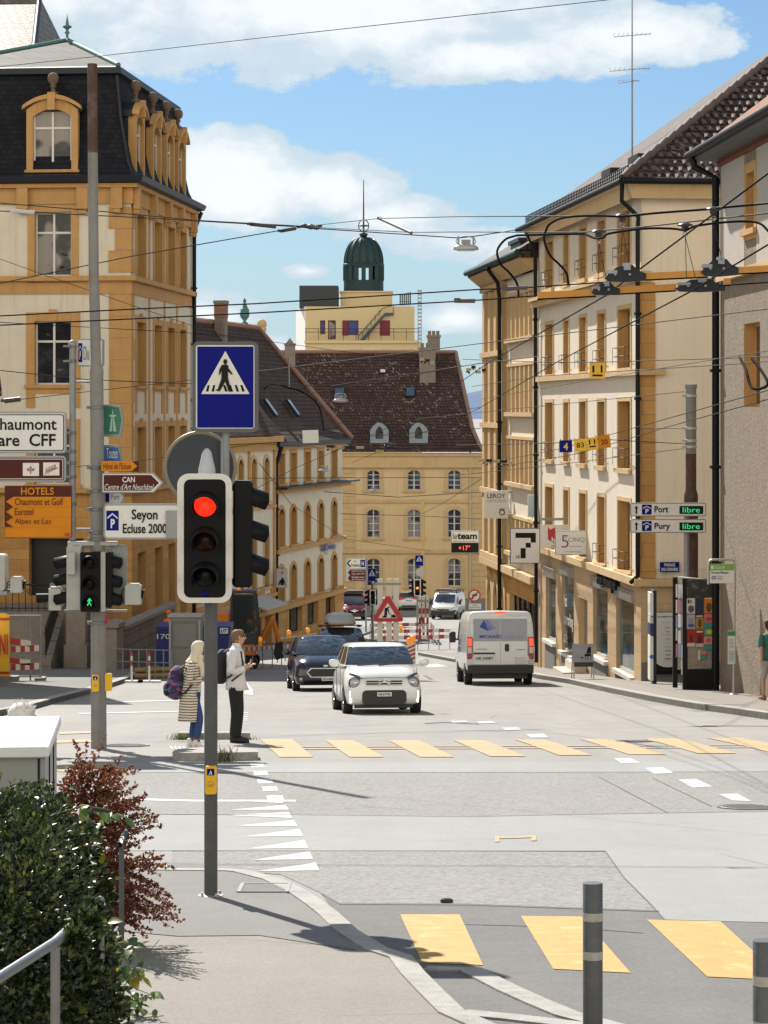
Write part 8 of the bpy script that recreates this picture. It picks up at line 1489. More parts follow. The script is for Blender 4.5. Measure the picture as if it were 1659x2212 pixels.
# ---- simple figures further off
def walker(label,loc,h,rz,top,bottom,hair,skinm=SK,stride=.16,shorts=False,hat=None):
    o = thing('person',label,'person',loc,rz);st = stride
    lg = [((0,.09,.9),(.5*st+.03,.09,.5),(st*.6,.09,.085),(st*.6+.13,.1,.035)),((0,-.09,.9),(-.1*st+.02,-.09,.5),(-st,-.09,.1),(-st+.12,-.1,.05))]
    ar = [((0,-.2,1.42),(-.03+st*.3,-.24,1.14),(.08+st*.4,-.23,.90),((.3,0,-1),(.9,0,.3))),((0,.2,1.42),(-.05-st*.3,.24,1.15),(-.03-st*.4,.23,.90),((.2,0,-1),(.9,0,.3)))]
    bd,s = person_body(o,h,0,skinm,ar,lg,(.02,0));e1,e2 = (.42,.42) if shorts else (.12,.13)
    f = lambda a,b_,k: tuple(a[i]+(b_[i]-a[i])*k for i in range(3))
    legs_cloth(o,bottom,s,[((0,.085,.86),f((0,.085,.86),lg[0][1],.9) if shorts else lg[0][1],f(lg[0][1],lg[0][2],.1 if shorts else .93)),((0,-.085,.86),f((0,-.085,.86),lg[1][1],.9) if shorts else lg[1][1],f(lg[1][1],lg[1][2],.1 if shorts else .93))],.105,.085,.08,'shorts' if shorts else 'trousers')
    for l in lg: shoe(o,l[2][0]*s,l[2][1]*s,s,mat('tan_shoe',(.25,.12,.04),.7) if shorts else SHO)
    b = MB();erings(b,[(.0,0,.88*s,.15*s,.175*s),(0,0,1.05*s,.15*s,.17*s),(0,0,1.25*s,.15*s,.185*s),(0,0,1.40*s,.13*s,.2*s),(.005,0,1.48*s,.075*s,.1*s)],16);b.build('shirt',top,o)
    for sg,a in ((-1,ar[0]),(1,ar[1])): sleeve(o,[(0,sg*.17,1.43),f(a[0],a[1],.5),f(a[0],a[1],.85)] if shorts else [(0,sg*.17,1.43),a[1],f(a[1],a[2],.9)],(.075,.075,.07) if shorts else (.07,.06,.045),top,s)
    hx,hz = .045*s,1.67*s;face(o,s,hx+.005,hz,skinm)
    b = MB();b.loft([[(hx-.02*s+rx*s*cos(a),ry*s*sin(a),hz+(z+tl_*cos(a))*s) for a in [2*pi*i/16 for i in range(16)]] for rx,ry,z,tl_ in ((.085,.088,-.06,.07),(.105,.096,.02,.035),(.10,.092,.065,.01),(.06,.055,.105,0),(.01,.01,.115,0))],smooth=True);b.build('hat' if hat else 'hair',hat or hair,o);return o
GT = mat('green_tshirt',(.035,.13,.11),.85,var=.12);o = walker('man in green t-shirt and grey shorts walking at the right edge of the picture',(U(1662,57.5),57.5,zg(57.5)+.13),1.8,pi*.6,GT,mat('grey_shorts',(.36,.35,.33),.85),hairm('dark_hair',(.02,.015,.012)),shorts=True)
WHR = hairm('white_hair',(.62,.60,.58));o = walker('elderly person with white hair whose head shows above the grey cabinet',(U(40,16.5),16.5,zg(16.5)+.07),1.545,.5,mat('beige_jacket',(.4,.34,.26),.85),mat('grey_trousers',(.1,.1,.11),.85),WHR,stride=.05)
b = MB();rr_ = random.Random(2);c0 = Vector((.035*.88,0,1.685*.883))
for i in range(260):
    a,z = rr_.uniform(0,2*pi),rr_.uniform(-.3,1);r = sqrt(1-z*z) if z < 1 else 0;n_ = Vector((cos(a)*r,sin(a)*r,z));p = c0+Vector((n_.x*.095,n_.y*.088,n_.z*.095))*.93;q_ = p+n_*rr_.uniform(.012,.03)+Vector((rr_.uniform(-.02,.02),rr_.uniform(-.02,.02),rr_.uniform(0,.015)));e = n_.cross(Vector((0,0,1))).normalized()*.004;b.add([p-e,p+e,q_],[(0,1,2)])
b.build('hair_tuft',WHR,o)
walker('distant pedestrian in grey waiting under the amber traffic light',(U(911,168.6),168.6,zg(168.6)),1.68,pi/2*3.1,mat('grey_top',(.2,.2,.21),.85),mat('dark_trousers',(.03,.03,.035),.85),hairm('brown_hair',(.08,.05,.03)),stride=.03)
walker('distant pedestrian in pale shirt behind the white works planks',(U(847,187),187,zg(187)),1.75,pi*1.5,mat('pale_pink_shirt',(.5,.4,.42),.85),mat('dark_trousers',(.03,.03,.035),.85),hairm('brown_hair',(.08,.05,.03)),stride=.05)
OV = mat('orange_workwear',(.75,.12,.01),.7,emit=(1,.12,.0),estr=.0);walker('road worker in orange jacket and helmet half hidden behind the blue skip',(U(366,92),92,zg(92)+.45),1.75,pi*1.3,OV,OV,None,hat=mat('orange_helmet',(.75,.14,.01),.4),stride=.05)
# ================================================================== PLANTS, RAILS AND CABINET IN THE FOREGROUND
dc = 12.0;CAB = mat('pale_cabinet_paint',(.25,.27,.26),.4,.1,var=.06,vscale=3,dirt=((.2,.21,.2),6,.3))
o = thing('utility_cabinet','pale grey metal utility cabinet with flat lid behind the bush at the left','utility cabinet',(U(107,dc),dc,zg(dc)+.066),radians(4.6));k = dc/F;zt_c = (HY-1612)*k-o.location.z
b = MB();b.box(-1.4,-.02,0.02,1.15,0,zt_c-.05);b.build('body',CAB,o);b = MB();b.cbox(-1.45,.0,-.03,1.2,zt_c-.05,zt_c+.0,.006);b.build('lid',mat('cabinet_lid',(.62,.64,.64),.35,.2,var=.05),o)
b = MB();b.box(-.055,-.045,.016,.0195,.05,zt_c-.06);b.box(-.75,-.742,.016,.0195,.05,zt_c-.06);b.build('door_gap',BK,o);b = MB();b.box(-.019,-.014,.35,.37,.1,zt_c-.06);b.box(-.019,-.014,.75,.77,.1,zt_c-.06);b.build('panel_joint',BK,o)
b = MB()
gr = random.Random(4)
pts = [(-.42+.06*i,.012,zt_c-.42+.05*sin(i*1.9)+.03*gr.uniform(-1,1)) for i in range(7)];b.tube(pts,.005,4);b.tube([(-.30,.012,zt_c-.5),(-.28,.012,zt_c-.36),(-.24,.012,zt_c-.5),(-.21,.012,zt_c-.4)],.005,4);b.build('graffiti',mat('faded_ink',(.22,.24,.23),.7),o)
STL = mat('brushed_steel_rail',(.22,.22,.22),.45,.85,var=.15,vscale=20)
h0,h1_,h2_ = W(-60,2150,8.2),W(120,2035,9.0),W(217,1945,10.4)
o = thing('handrail','brushed steel handrail rising through the bush at the lower left','handrail',(h1_.x,h1_.y,zg(9)));L_ = lambda p: p-o.location
b = MB();b.tube([L_(h0),L_(h1_),L_(h2_)],.0185,16);b.build('rail',STL,o)
for p in (h1_,h2_): b = MB();q_ = L_(p);b.tube([(q_.x,q_.y,q_.z-.015),(q_.x,q_.y,-.1)],.017,12);b.build('post',STL,o)
p = W(263,1818,16.0);o = thing('pipe_post','dark steel tube post with bent top among the red shrub','post',(p.x,p.y,zg(16)+.06));z = p.z-o.location.z;b = MB();b.tube([(0,0,0),(0,0,z-.05),(.0,.0,z)],.017,12);b.build('tube',GREYP,o);b = MB();b.tube([(0,-.0,z-.03),(0,-.12,z-.0),(0.0,.35,z+.02)],.0175,10);b.build('top_tube',GREYP,o)
def leafmat(name,cols,rough=.5,sub=0.0):
    m = bpy.data.materials.new(name);m.use_nodes = True;t = NT(m.node_tree);b = m.node_tree.nodes['Principled BSDF'];g_ = t.n('ShaderNodeNewGeometry');r = t.n('ShaderNodeValToRGB',i_0=g_.outputs['Random Per Island']);e = r.color_ramp.elements;e[0].color = cols[0]+(1,);e[1].color = cols[-1]+(1,)
    for i,c in enumerate(cols[1:-1]): q = e.new((i+1)/(len(cols)-1));q.color = c+(1,)
    t.t.links.new(r.outputs[0],b.inputs['Base Color']);b.inputs['Roughness'].default_value = rough;b.inputs['Specular IOR Level'].default_value = .5
    tr = t.n('ShaderNodeBsdfTranslucent',i_0=r.outputs[0]);mx = t.n('ShaderNodeMixShader',i_0=sub);t.t.links.new(b.outputs[0],mx.inputs[1]);t.t.links.new(tr.outputs[0],mx.inputs[2]);t.t.links.new(mx.outputs[0],m.node_tree.nodes['Material Output'].inputs['Surface']);MATS[name] = m;return m
def leaf(b,p,d,n,L,w,fold=.15):
    d = d.normalized();s = d.cross(n);s.normalize();n = s.cross(d);m = p+d*L*.5;b.add([p,m+s*w+n*fold*w,p+d*L,m-s*w+n*fold*w,m],[(0,1,4),(1,2,4),(2,3,4),(3,0,4)],False)
rg_ = random.Random(11);rv = lambda r=rg_: Vector((r.gauss(0,1),r.gauss(0,1),r.gauss(0,1))).normalized()
# dense dark green shrub
o = thing('green_shrub','dense dark green small leaved shrub filling the lower left corner','shrub',(-1.45,10.8,zg(10.8)))
LM = leafmat('dark_green_leaves',[(.005,.012,.005),(.014,.03,.009),(.034,.06,.016),(.14,.14,.03)],.35,.3);b = MB();tw = MB()
blobs = []
for (x,y,d,r) in ((20,1800,10.9,.19),(90,1790,11.2,.17),(-60,1850,10.7,.3),(60,1900,10.5,.26),(140,1850,11.0,.17),(170,1930,10.9,.15),(20,2000,10.2,.32),(130,2030,10.5,.22),(190,2010,10.8,.11),(-50,2120,10.0,.34),(90,2150,10.2,.27),(170,2150,10.4,.19),(60,2260,10.0,.3),(190,2240,10.4,.2),(-100,1990,10.4,.35),(200,2090,10.7,.1),(202,1972,9.5,.035),(186,2000,9.4,.05),(165,2030,9.2,.04)): blobs.append((W(x,y,d),r))
for c0,r in blobs:
    n = int(7500*r)
    for i in range(n):
        v = rv();rr = r*(rg_.random()**.28)*(1+.22*sin(v.x*7+c0.x*20)*sin(v.z*6+c0.z*9));p = c0+Vector((v.x*rr,v.y*rr,v.z*rr));dd = (v*.7+rv()*.8+Vector((0,0,.3)));leaf(b,p-o.location,dd,rv(),rg_.uniform(.02,.044),rg_.uniform(.006,.012))
    for i in range(int(26*r/.2)):
        v = rv();p = c0+v*r*.5;q_ = c0+v*r*rg_.uniform(.9,1.18)+Vector((0,0,.02));tw.tube([p-o.location,q_-o.location],.0022,3,r1=.001)
        for j in range(9): f_ = .45+.6*j/9;leaf(b,p.lerp(q_,f_)-o.location,(q_-p)*.6+rv()*.08,rv(),rg_.uniform(.02,.036),.008)
b.build('foliage',LM,o,fix=False)
for i in range(14): a = W(rg_.uniform(-60,190),2300,10.4);c_ = blobs[rg_.randrange(len(blobs))][0];a.z = zg(10.4);tw.tube([a-o.location,(a+c_)/2+rv()*.05-o.location,c_-o.location],.012,5,r1=.005)
tw.build('branches',mat('dark_twig',(.03,.02,.014),.9),o)
# red barberry with arching twigs
o = thing('red_shrub','wine red shrub with arching twigs hanging over the pavement at the left','shrub',(U(190,16.6),16.6,zg(16.6)+.06));LR = leafmat('red_leaves',[(.035,.012,.010),(.13,.024,.018),(.24,.05,.024),(.12,.08,.02),(.38,.13,.05)],.45,.3);b = MB();tw = MB()
def twig(p0,p1,sag,nl,size,thick=.0028):
    pts = [];n = 9
    for i in range(n+1): f_ = i/n;p = p0.lerp(p1,f_);p = p+Vector((0,0,sag*4*f_*(1-f_)))+rv()*.006;pts.append(p)
    tw.tube([p-o.location for p in pts],thick,4,r1=.001)
    for j in range(nl):
        f_ = .12+.88*(j+rg_.random())/nl;i = min(n-1,int(f_*n));p = pts[i].lerp(pts[i+1],f_*n-i);dd = (pts[i+1]-pts[i]).normalized()
        for _ in range(2): leaf(b,p-o.location,dd*.4+rv()*.9,rv(),rg_.uniform(.7,1.25)*size,size*.38)
for (x,y,r,n) in ((175,1690,.10,700),(215,1760,.13,1000),(170,1790,.13,700),(230,1850,.12,900),(240,1940,.12,800),(270,1960,.07,300),(180,1900,.14,600),(150,1720,.08,400),(230,1700,.06,260),(255,1790,.07,300)):
    c0 = W(x,y,16.6)
    for i in range(int(n*.8)): v = rv();p = c0+Vector((v.x,v.y*1.3,v.z))*r*1.25*(rg_.random()**.4);leaf(b,p-o.location,v+rv(),rv(),rg_.uniform(.02,.040),.0095)
ends = [(285,1655),(300,1665),(262,1672),(296,1692),(283,1708),(318,1712),(300,1742),(322,1752),(340,1760),(350,1785),(312,1800),(292,1812),(330,1840),(346,1868),(362,1866),(345,1890),(352,1935),(372,1936),(390,1968),(396,1990),(360,1985),(330,2010),(316,1900),(300,1870),(330,1950),(300,1990),(345,1915),(380,1975),(365,1955),(290,1760),(275,1690),(240,1655),(310,1730),(305,1830),(322,1925),(335,1975),(312,1975),(290,2020),(228,1590),(190,1602),(172,1635),(160,1600),(150,1660),(205,1625),(270,1630)]
ends += [(x_+rg_.uniform(-28,18),y_+rg_.uniform(-22,22)) for x_,y_ in ends if y_ > 1640]
for i,(x,y) in enumerate(ends):
    p0 = W(rg_.uniform(150,225),y*.45+rg_.uniform(990,1110) if y > 1680 else rg_.uniform(1690,1790),16.6+rg_.uniform(-.1,.2));p1 = W(x,y,16.4+rg_.uniform(-.35,.4));twig(p0,p1,rg_.uniform(.02,.05),48 if y > 1640 else 24,.025)
b.build('foliage',LR,o,fix=False)
for i in range(10): a = W(rg_.uniform(160,230),2000,16.6);a.z = zg(16.6)+.05;q_ = W(rg_.uniform(160,250),rg_.uniform(1720,1900),16.6);tw.tube([a-o.location,q_-o.location],.008,5,r1=.004)
tw.build('branches',mat('dark_twig',(.03,.02,.014),.9),o)
# broad leaved climber
o = thing('climbing_plant','climbing plant with broad serrated green leaves trailing over the shrub and pavement','plant',W(230,2080,11.2));LG = leafmat('broad_green_leaves',[(.02,.05,.018),(.05,.11,.03),(.10,.17,.04),(.13,.17,.05),(.38,.32,.03)],.4,.35);b = MB();tw = MB()
def bigleaf(p,d,n,L,w):
    d = d.normalized();s = d.cross(n).normalized();n = s.cross(d);prof = [(0,0),(.12,.55),(.3,.95),(.5,1.0),(.7,.72),(.86,.4),(1,0)];vs = [];fs = []
    for f_,ww in prof: droop = -.25*f_*f_*L;c = p+d*L*f_+n*droop;vs += [c-s*w*ww+n*w*.28*ww,c,c+s*w*ww+n*w*.28*ww]
    for i in range(len(prof)-1): a = 3*i;fs += [(a,a+1,a+4,a+3),(a+1,a+2,a+5,a+4)]
    b.add([v-o.location for v in vs],fs,True)
for (x,y,d,sp,n) in ((120,1720,11.4,30,9),(95,1712,11.5,14,4),(180,1750,11.4,40,8),(225,1765,11.5,22,5),(170,1800,11.3,35,9),(190,1850,11.3,30,8),(235,2030,11.0,30,9),(275,2050,11.0,28,8),(240,2090,10.9,45,14),(290,2100,10.9,28,9),(270,2150,10.8,35,12),(310,2140,10.8,22,7),(290,2190,10.8,30,9),(235,2180,10.8,40,10),(25,1720,11.2,20,4),(240,2120,10.9,50,12),(205,1965,10.2,16,9),(190,2000,10.1,16,7),(225,1990,10.3,14,6)):
    fz = 1.27 if y > 2010 else 1.0
    for i in range(int(n*1.4)): p = W(x+rg_.gauss(0,sp*.6),y+rg_.gauss(0,sp*.55),d*fz+rg_.uniform(-.12,.12));dd = Vector((rg_.uniform(-.5,1),rg_.uniform(-1,.2),rg_.uniform(-.9,.3)));bigleaf(p,dd,Vector((rg_.gauss(0,.4),rg_.uniform(-.9,-.1),1)),rg_.uniform(.035,.07)*fz,rg_.uniform(.012,.024)*fz)
b.build('foliage',LG,o,fix=False)
for (x0,y0,x1,y1) in ((120,1760,240,1750),(180,1820,120,1720),(220,2100,300,2060),(230,2140,330,2150),(240,2180,345,2030),(230,2010,290,2110),(200,1880,160,1780)): a,c_ = W(x0,y0,11.1),W(x1,y1,11.0);tw.tube([a-o.location,(a+c_)/2+Vector((0,0,.03))-o.location,c_-o.location],.0035,5,r1=.0015)
tw.build('stems',mat('green_stem',(.10,.11,.04),.8),o)
# weeds on the island, dead leaves, grass at kerb
def tuft(x,y,label,h,n,cols,spread):
    p = G(x,y,.0);o_ = thing('weed',label,'weed',p,0,None);b = MB();r = random.Random(int(x))
    for i in range(n): a = r.uniform(0,2*pi);q0 = Vector((r.gauss(0,spread*.4),r.gauss(0,.05),0));L = h*r.uniform(.4,1);t_ = Vector((cos(a)*.45,sin(a)*.45,1)).normalized();s_ = Vector((-sin(a),cos(a),0))*.006;m_ = q0+t_*L*.6;e_ = q0+t_*L+Vector((cos(a),sin(a),-.2))*L*.25;b.add([q0-s_,q0+s_,m_+s_*.7,m_-s_*.7,e_],[(0,1,2,3),(3,2,4)])
    b.build('blades',leafmat('weed_leaves_%d' % int(x),cols,.7,.3),o_,fix=False)
tuft(485,1646,'dry weed tuft at the front kerb of the island right of the post',.30,90,[(.06,.07,.02),(.22,.18,.07),(.30,.24,.12)],.22);tuft(398,1598,'bright green weed at the back kerb of the island',.17,110,[(.05,.11,.02),(.13,.18,.04),(.16,.15,.05)],.3);tuft(530,1598,'small yellowish weed at the right end of the back kerb',.10,60,[(.1,.1,.03),(.25,.2,.06)],.25)
# ================================================================== OVERHEAD LINES
CAB_ = mat('black_cable',(.008,.008,.009),.8,spec=.05);CUW = mat('dull_copper_wire',(.03,.026,.024),.7,spec=.15);PORC = mat('dark_insulator',(.03,.022,.02),.3);ROD = mat('yellow_insulating_rod',(.46,.20,.025),.5,var=.2)
def wire(label,pts,r=.007,m=None,name='overhead_wire',sag=0.0,group='overhead wires'):
    P = [W(*p) for p in pts];base = P[0];out = []
    if name == 'feeder_cable':
        Q = []
        for i in range(len(P)-1):
            a,b_,c,d = P[max(0,i-1)],P[i],P[i+1],P[min(len(P)-1,i+2)]
            for k in range(4): t = k/4;Q.append(.5*((2*b_)+(c-a)*t+(2*a-5*b_+4*c-d)*t*t+(3*b_-a-3*c+d)*t**3))
        P = Q+[P[-1]]
    for a,c in zip(P,P[1:]):
        for i in range(6 if sag else 1): f_ = i/6;q_ = a.lerp(c,f_);q_.z -= sag*4*f_*(1-f_);out.append(q_-base)
    out.append(P[-1]-base);b = MB();b.tube(out,r,5);return tag(b.build(name,m or CUW,None,base),label,'wire' if 'wire' in name else 'cable',group)
wl_ = [('thin wire running from the tall rusty pole to the top of the picture',[(-20,146,40),(199,123,39.7),(553,83,36),(1310,0,30),(1720,-62,27)],.006),
 ('upper span wire from the left edge past the tall pole to the wire knot',[(-20,437,50),(213,456,52),(427,476,54),(660,489,55)],.011),('lower span wire with a glass insulator from the left edge to the wire knot',[(-20,455,50),(60,458,50.5),(300,470,53),(660,491,55)],.011),
 ('span wire slanting up from the left edge to the wire knot',[(-20,616,50),(287,553,52),(610,497,54),(660,490,55)],.011),('span wire from the knot over the spacer rod to the upper right',[(660,489,55),(818,472,50),(985,468,40),(1160,467,31),(1345,466,27),(1720,433,24)],.008),
 ('span wire from the knot under the spacer rod to the right edge',[(660,490,55),(890,502,48),(985,501,42),(1253,502,29),(1391,490,26),(1720,454,24)],.008),('wire carrying the street lamp between the knot and the right eaves',[(660,492,55),(990,514,56),(1028,510,56),(1153,491,80)],.012),
 ('upper contact wire crossing the whole street',[(-30,684,27),(283,668,27),(553,656,27),(1039,625,27),(1123,622,27),(1320,609,26.6)],.0075),('lower contact wire crossing the whole street',[(-30,704,27),(553,676,27),(1039,648,27),(1170,638,26.8)],.0075),
 ('contact wire leaving the yellow rods at the right edge, the lower one',[(1555,617,25.5),(1720,606,25)],.0075),('wire falling from the left edge across the corner building',[(-20,552,60),(80,588,60),(287,660,62),(500,732,66)],.007),('wire from the left edge to behind the crossing sign, just under the lower contact wire',[(-20,695,60),(213,708,62),(477,723,66),(760,762,90),(1000,790,110)],.008),
 ('wire dropping gently across the third storey of the corner building',[(-20,798,55),(190,820,58),(412,829,62),(560,834,66)],.010),('wire rising from the left edge to the back of the crossing sign',[(-20,870,45),(190,846,48),(412,821,52),(560,802,55)],.007),('long wire rising from the crossing sign to the gable wall on the right',[(559,802,58),(1039,742,50),(1720,660,42)],.009),('wire across the brown roof above its skylights',[(558,832,75),(640,832,78),(716,834,80),(1039,785,70),(1162,770,66)],.012),
 ('rusty brown wire slanting over the brown roof',[(649,854,95),(1039,784,95)],.012),('thick diagonal wire from the right edge down to the far wire cluster, the upper one',[(1720,330,21),(1383,581,25.5),(1310,638,27),(1058,782,50),(880,905,85),(700,985,110)],.0085),('thick diagonal wire from the right edge down to the far wire cluster, the lower one',[(1720,492,21),(1488,632,25),(1204,782,45),(1030,885,75),(760,1000,110)],.0085),
 ('wire carrying the single yellow U plate, the upper of two',[(1000,776,70),(1162,782,62),(1274,783,58),(1572,774,50),(1720,768,48)],.009),('wire just below the single yellow U plate',[(1020,835,90),(1174,812,66),(1596,786,52),(1720,776,50)],.009),('wire rising over the upper windows to the right edge',[(1041,862,85),(1400,800,62),(1720,748,52)],.008),
 ('wire tied to the top of the stout right pole',[(900,905,110),(1190,875,85),(1479,846,68)],.010),('short wire from the corner pipe to the stout right pole',[(1388,925,74.5),(1479,926,68)],.010),('wire carrying the four plates to the stout right pole',[(985,962,80),(1200,957,61),(1260,947,60),(1320,950,61),(1481,959,68)],.010),('lowest wire tied to the stout right pole',[(972,1028,105),(1204,1004,80),(1477,969,68)],.010),
 ('wire from the right edge down to the far right insulators, the upper one',[(1720,826,40),(1400,916,60),(1204,971,80),(1040,1003,100)],.010),('wire from the right edge down to the far right insulators, the lower one',[(1720,846,40),(1450,920,58),(1250,980,75),(1060,1012,98)],.010),('wire across the second storey of the yellow house',[(540,1033,130),(760,1032,135),(1040,1031,112)],.018),('dark wire across the string course of the yellow house',[(700,1062,120),(860,1074,130),(1050,1062,110)],.018),
 ('wire across the middle windows of the yellow house',[(735,1110,150),(900,1114,150),(1048,1121,112)],.016),('curved wire before the arched windows on the left',[(560,1000,90),(630,1090,120),(750,1165,150),(930,1190,170)],.014),('wire from the far wire cluster over the left row',[(700,985,110),(640,1010,118),(545,1060,128)],.014),('wire from the yellow wooden pole to the far right building',[(913,1110,172),(960,1085,150),(1048,1030,112)],.016),
 ('wire between the signals and the sign post at the left edge',[(-20,1024,70),(300,996,80),(560,958,95),(700,968,105)],.010),('faint wire crossing above the white plate',[(412,925,75),(560,935,76),(760,945,82),(1040,925,90)],.010),('wire from behind the crossing sign to the long brown roof edge',[(412,905,70),(650,925,80),(1040,880,95)],.009)]
for l_,p_,r_ in wl_: wire(l_,p_,r_,CAB_ if 'thick' in l_ or 'contact' in l_ else None)
R3 = zoomf(1824,200,1.3293)
f3 = lambda pts,d0,d1: [(*R3(*q_),d0+(d1-d0)*i/(len(pts)-1)) for i,q_ in enumerate(pts)]
c1 = [(335,1310),(325,1240),(280,1180),(240,1140),(220,1070),(260,1010),(310,990),(360,985),(660,978),(700,985),(730,997),(760,1003),(790,993),(820,975),(1000,950),(1150,950),(1220,958),(1280,935),(1440,915),(1560,912),(1620,925),(1659,960),(1700,1010)]
c2 = [(598,1245),(590,1190),(550,1140),(500,1090),(470,1010),(480,960),(500,925),(560,895),(660,883),(780,882),(885,885),(1060,868),(1230,855),(1370,845),(1450,835),(1590,822),(1720,808)]
wire('thick black feeder cable looping down to the lower contact wire',f3(c1,27,24.5),.0125,CAB_,'feeder_cable',group='feeder cables');wire('thick black feeder cable looping down to the upper contact wire',f3(c2,27,24.5),.0125,CAB_,'feeder_cable',group='feeder cables')
for (x,y,d,lx,ly,lab) in ((885,880,26,905,1160,'leftmost of the two on the upper cable'),(1370,845,25,1395,1120,'rightmost of the two on the upper cable'),(760,965,26.3,785,1240,'leftmost of the two on the lower cable'),(1220,930,25.2,1255,1215,'rightmost of the two on the lower cable')):
    o = thing('suspension_insulator','black disc insulator with hanging wires, '+lab,'insulator',W(*R3(x,y),d),0,'disc insulators on the feeder cables');k = d/F/1.3293/1.8517;b = MB();b.lathe((0,0,0),[(.001,14*k),(18*k,12*k),(40*k,2*k),(44*k,-4*k),(20*k,-8*k),(18*k,-26*k),(8*k,-36*k),(.001,-38*k)],14);b.build('disc',PORC,o);b = MB();b.tube([(12*k*cos(2*pi*i/12),0,(-50+12*sin(2*pi*i/12))*k) for i in range(13)],3*k,5);b.build('ring',GALV,o)
    b = MB();e = (lx-x)*k;z = -(ly-y)*k
    for s_ in (0,1): b.tube([(0,0,-62*k),(e+(20*k if s_ else -28*k),.0,z)],.0035,4)
    b.build('hanger_wire',IRON,o)
def rod(label,y_pts,d,blocks):
    o = thing('section_insulator',label,'insulator',W(*R3(*y_pts[0][:2]),d),0,'yellow section insulators');k = d/F/1.3293/1.8517;x0,y0 = y_pts[0][:2];L = lambda x,y: ((x-x0)*k,0,-(y-y0)*k)
    for (xa,ya,xb,yb) in y_pts[1:]: b = MB();b.add([tuple(map(sum,zip(L(x,y),(0,dy,0)))) for x,y in ((xa,ya),(xb,yb),(xb,yb+34),(xa,ya+34)) for dy in (-.025,.025)],[(0,2,4,6),(1,7,5,3),(0,1,3,2),(4,5,7,6),(2,3,5,4),(0,6,7,1)]);r_ = b.build('rod',ROD,o);b = MB();b.tube([L(xa,ya+36),L(xb,yb+36)],.012,5);b.build('runner',CAB_,r_)
    for (xa,ya,xb,yb) in blocks:
        b = MB();w = xb-xa;pts = [(xa,ya+.75*(yb-ya)),(xa+.12*w,ya+.45*(yb-ya)),(xa+.3*w,ya+.1*(yb-ya)),(xa+.68*w,ya),(xa+.8*w,ya+.3*(yb-ya)),(xb,ya+.5*(yb-ya)),(xb,ya+.9*(yb-ya)),(xa+.5*w,yb),(xa+.1*w,ya+.95*(yb-ya))];b.prism([(L(*q_)[0],L(*q_)[2]) for q_ in pts],-.05,.05);bl_ = b.build('block',  mat('insulator_block',(.02,.022,.027),.5,.2,var=.5,vscale=30,spec=.25),o)
        b = MB();b.box(L(xa+w*.45,0)[0],L(xa+w*.62,0)[0],-.075,.075,L(0,ya+.3*(yb-ya))[2],L(0,ya-.12*(yb-ya))[2]);b.box(L(xa+w*.05,0)[0],L(xa+w*.3,0)[0],-.06,.06,L(0,ya+.5*(yb-ya))[2],L(0,ya+.3*(yb-ya))[2]);b.build('clamp',mat('silver_clamp',(.22,.24,.28),.4,.6,var=.5,vscale=25),bl_)
        for f_ in (.25,.6): b = MB();b.tube([(L(xa+w*f_,ya+.5*(yb-ya))[0],-.07,L(0,ya+.55*(yb-ya))[2]),(L(xa+w*f_,0)[0],.07,L(0,ya+.55*(yb-ya))[2])],.014,6);b.build('bolt',GALV,bl_)
rod('lower row of yellow insulating rods with grey clamps before the right buildings',[(435,1300),(435,1288,745,1272),(835,1262,1170,1243),(1425,1215,1460,1213)],26.2,[(720,1238,870,1305),(1165,1215,1430,1288)])
rod('upper row of yellow insulating rods with grey clamps at the right edge',[(1005,1195),(1003,1186,1340,1170),(1420,1158,1760,1140)],25.4,[(790,1145,1010,1235),(1300,1112,1500,1205)])
def spacer(label,a,c,r,m=None,name='spacer_rod'): p = W(*a);b = MB();q_ = W(*c)-p;b.tube([(0,0,0),q_],r,8);b.tube([(0,0,-.02),(0,0,.03)],r*1.5,8);return tag(b.build(name,m or mat('brown_rod',(.07,.05,.045),.6),None,p),label,'spacer rod')
spacer('brown spacer rod hanging between two wires left of the street lamp',(820,472,50),(889,503,47.5),.03);spacer('short dark ribbed rod on the contact wire beside the right eaves',(988,650,26.9),(1027,650,26.9),.022)
spacer('short dark clamp bar on the upper contact wire at the eaves',(1090,624,26.8),(1140,621,26.8),.022)
for x,y,d,x2,y2,lab in ((540,484,54.4,597,490,'dark turnbuckle insulators left of the wire knot, upper'),(606,499,54.2,640,493,'dark turnbuckle insulators left of the wire knot, lower'),(28,456,50,75,459,'pale glass insulator on the span wire at the left edge'),(10,866,45,45,862,'brown insulator knot on the wire at the left edge')):
    spacer(lab,(x,y,d),(x2,y2,d),.045 if 'knot' in lab[:30] else .04,mat('pale_glass',(.45,.47,.45),.2) if 'pale' in lab else PORC,'line_insulator')
o = thing('wire_knot','knot of clamps joining the span wires above the street','wire clamp',W(672,490,55));b = MB();k = .01
for dx,dz,r in ((-.14,.02,.06),(0,0,.075),(.12,-.02,.06),(.2,.02,.04),(-.24,.0,.035)): b.sphere((dx,0,dz),r,8,6,(1.3,.7,.8))
b.build('clamps',PORC,o)
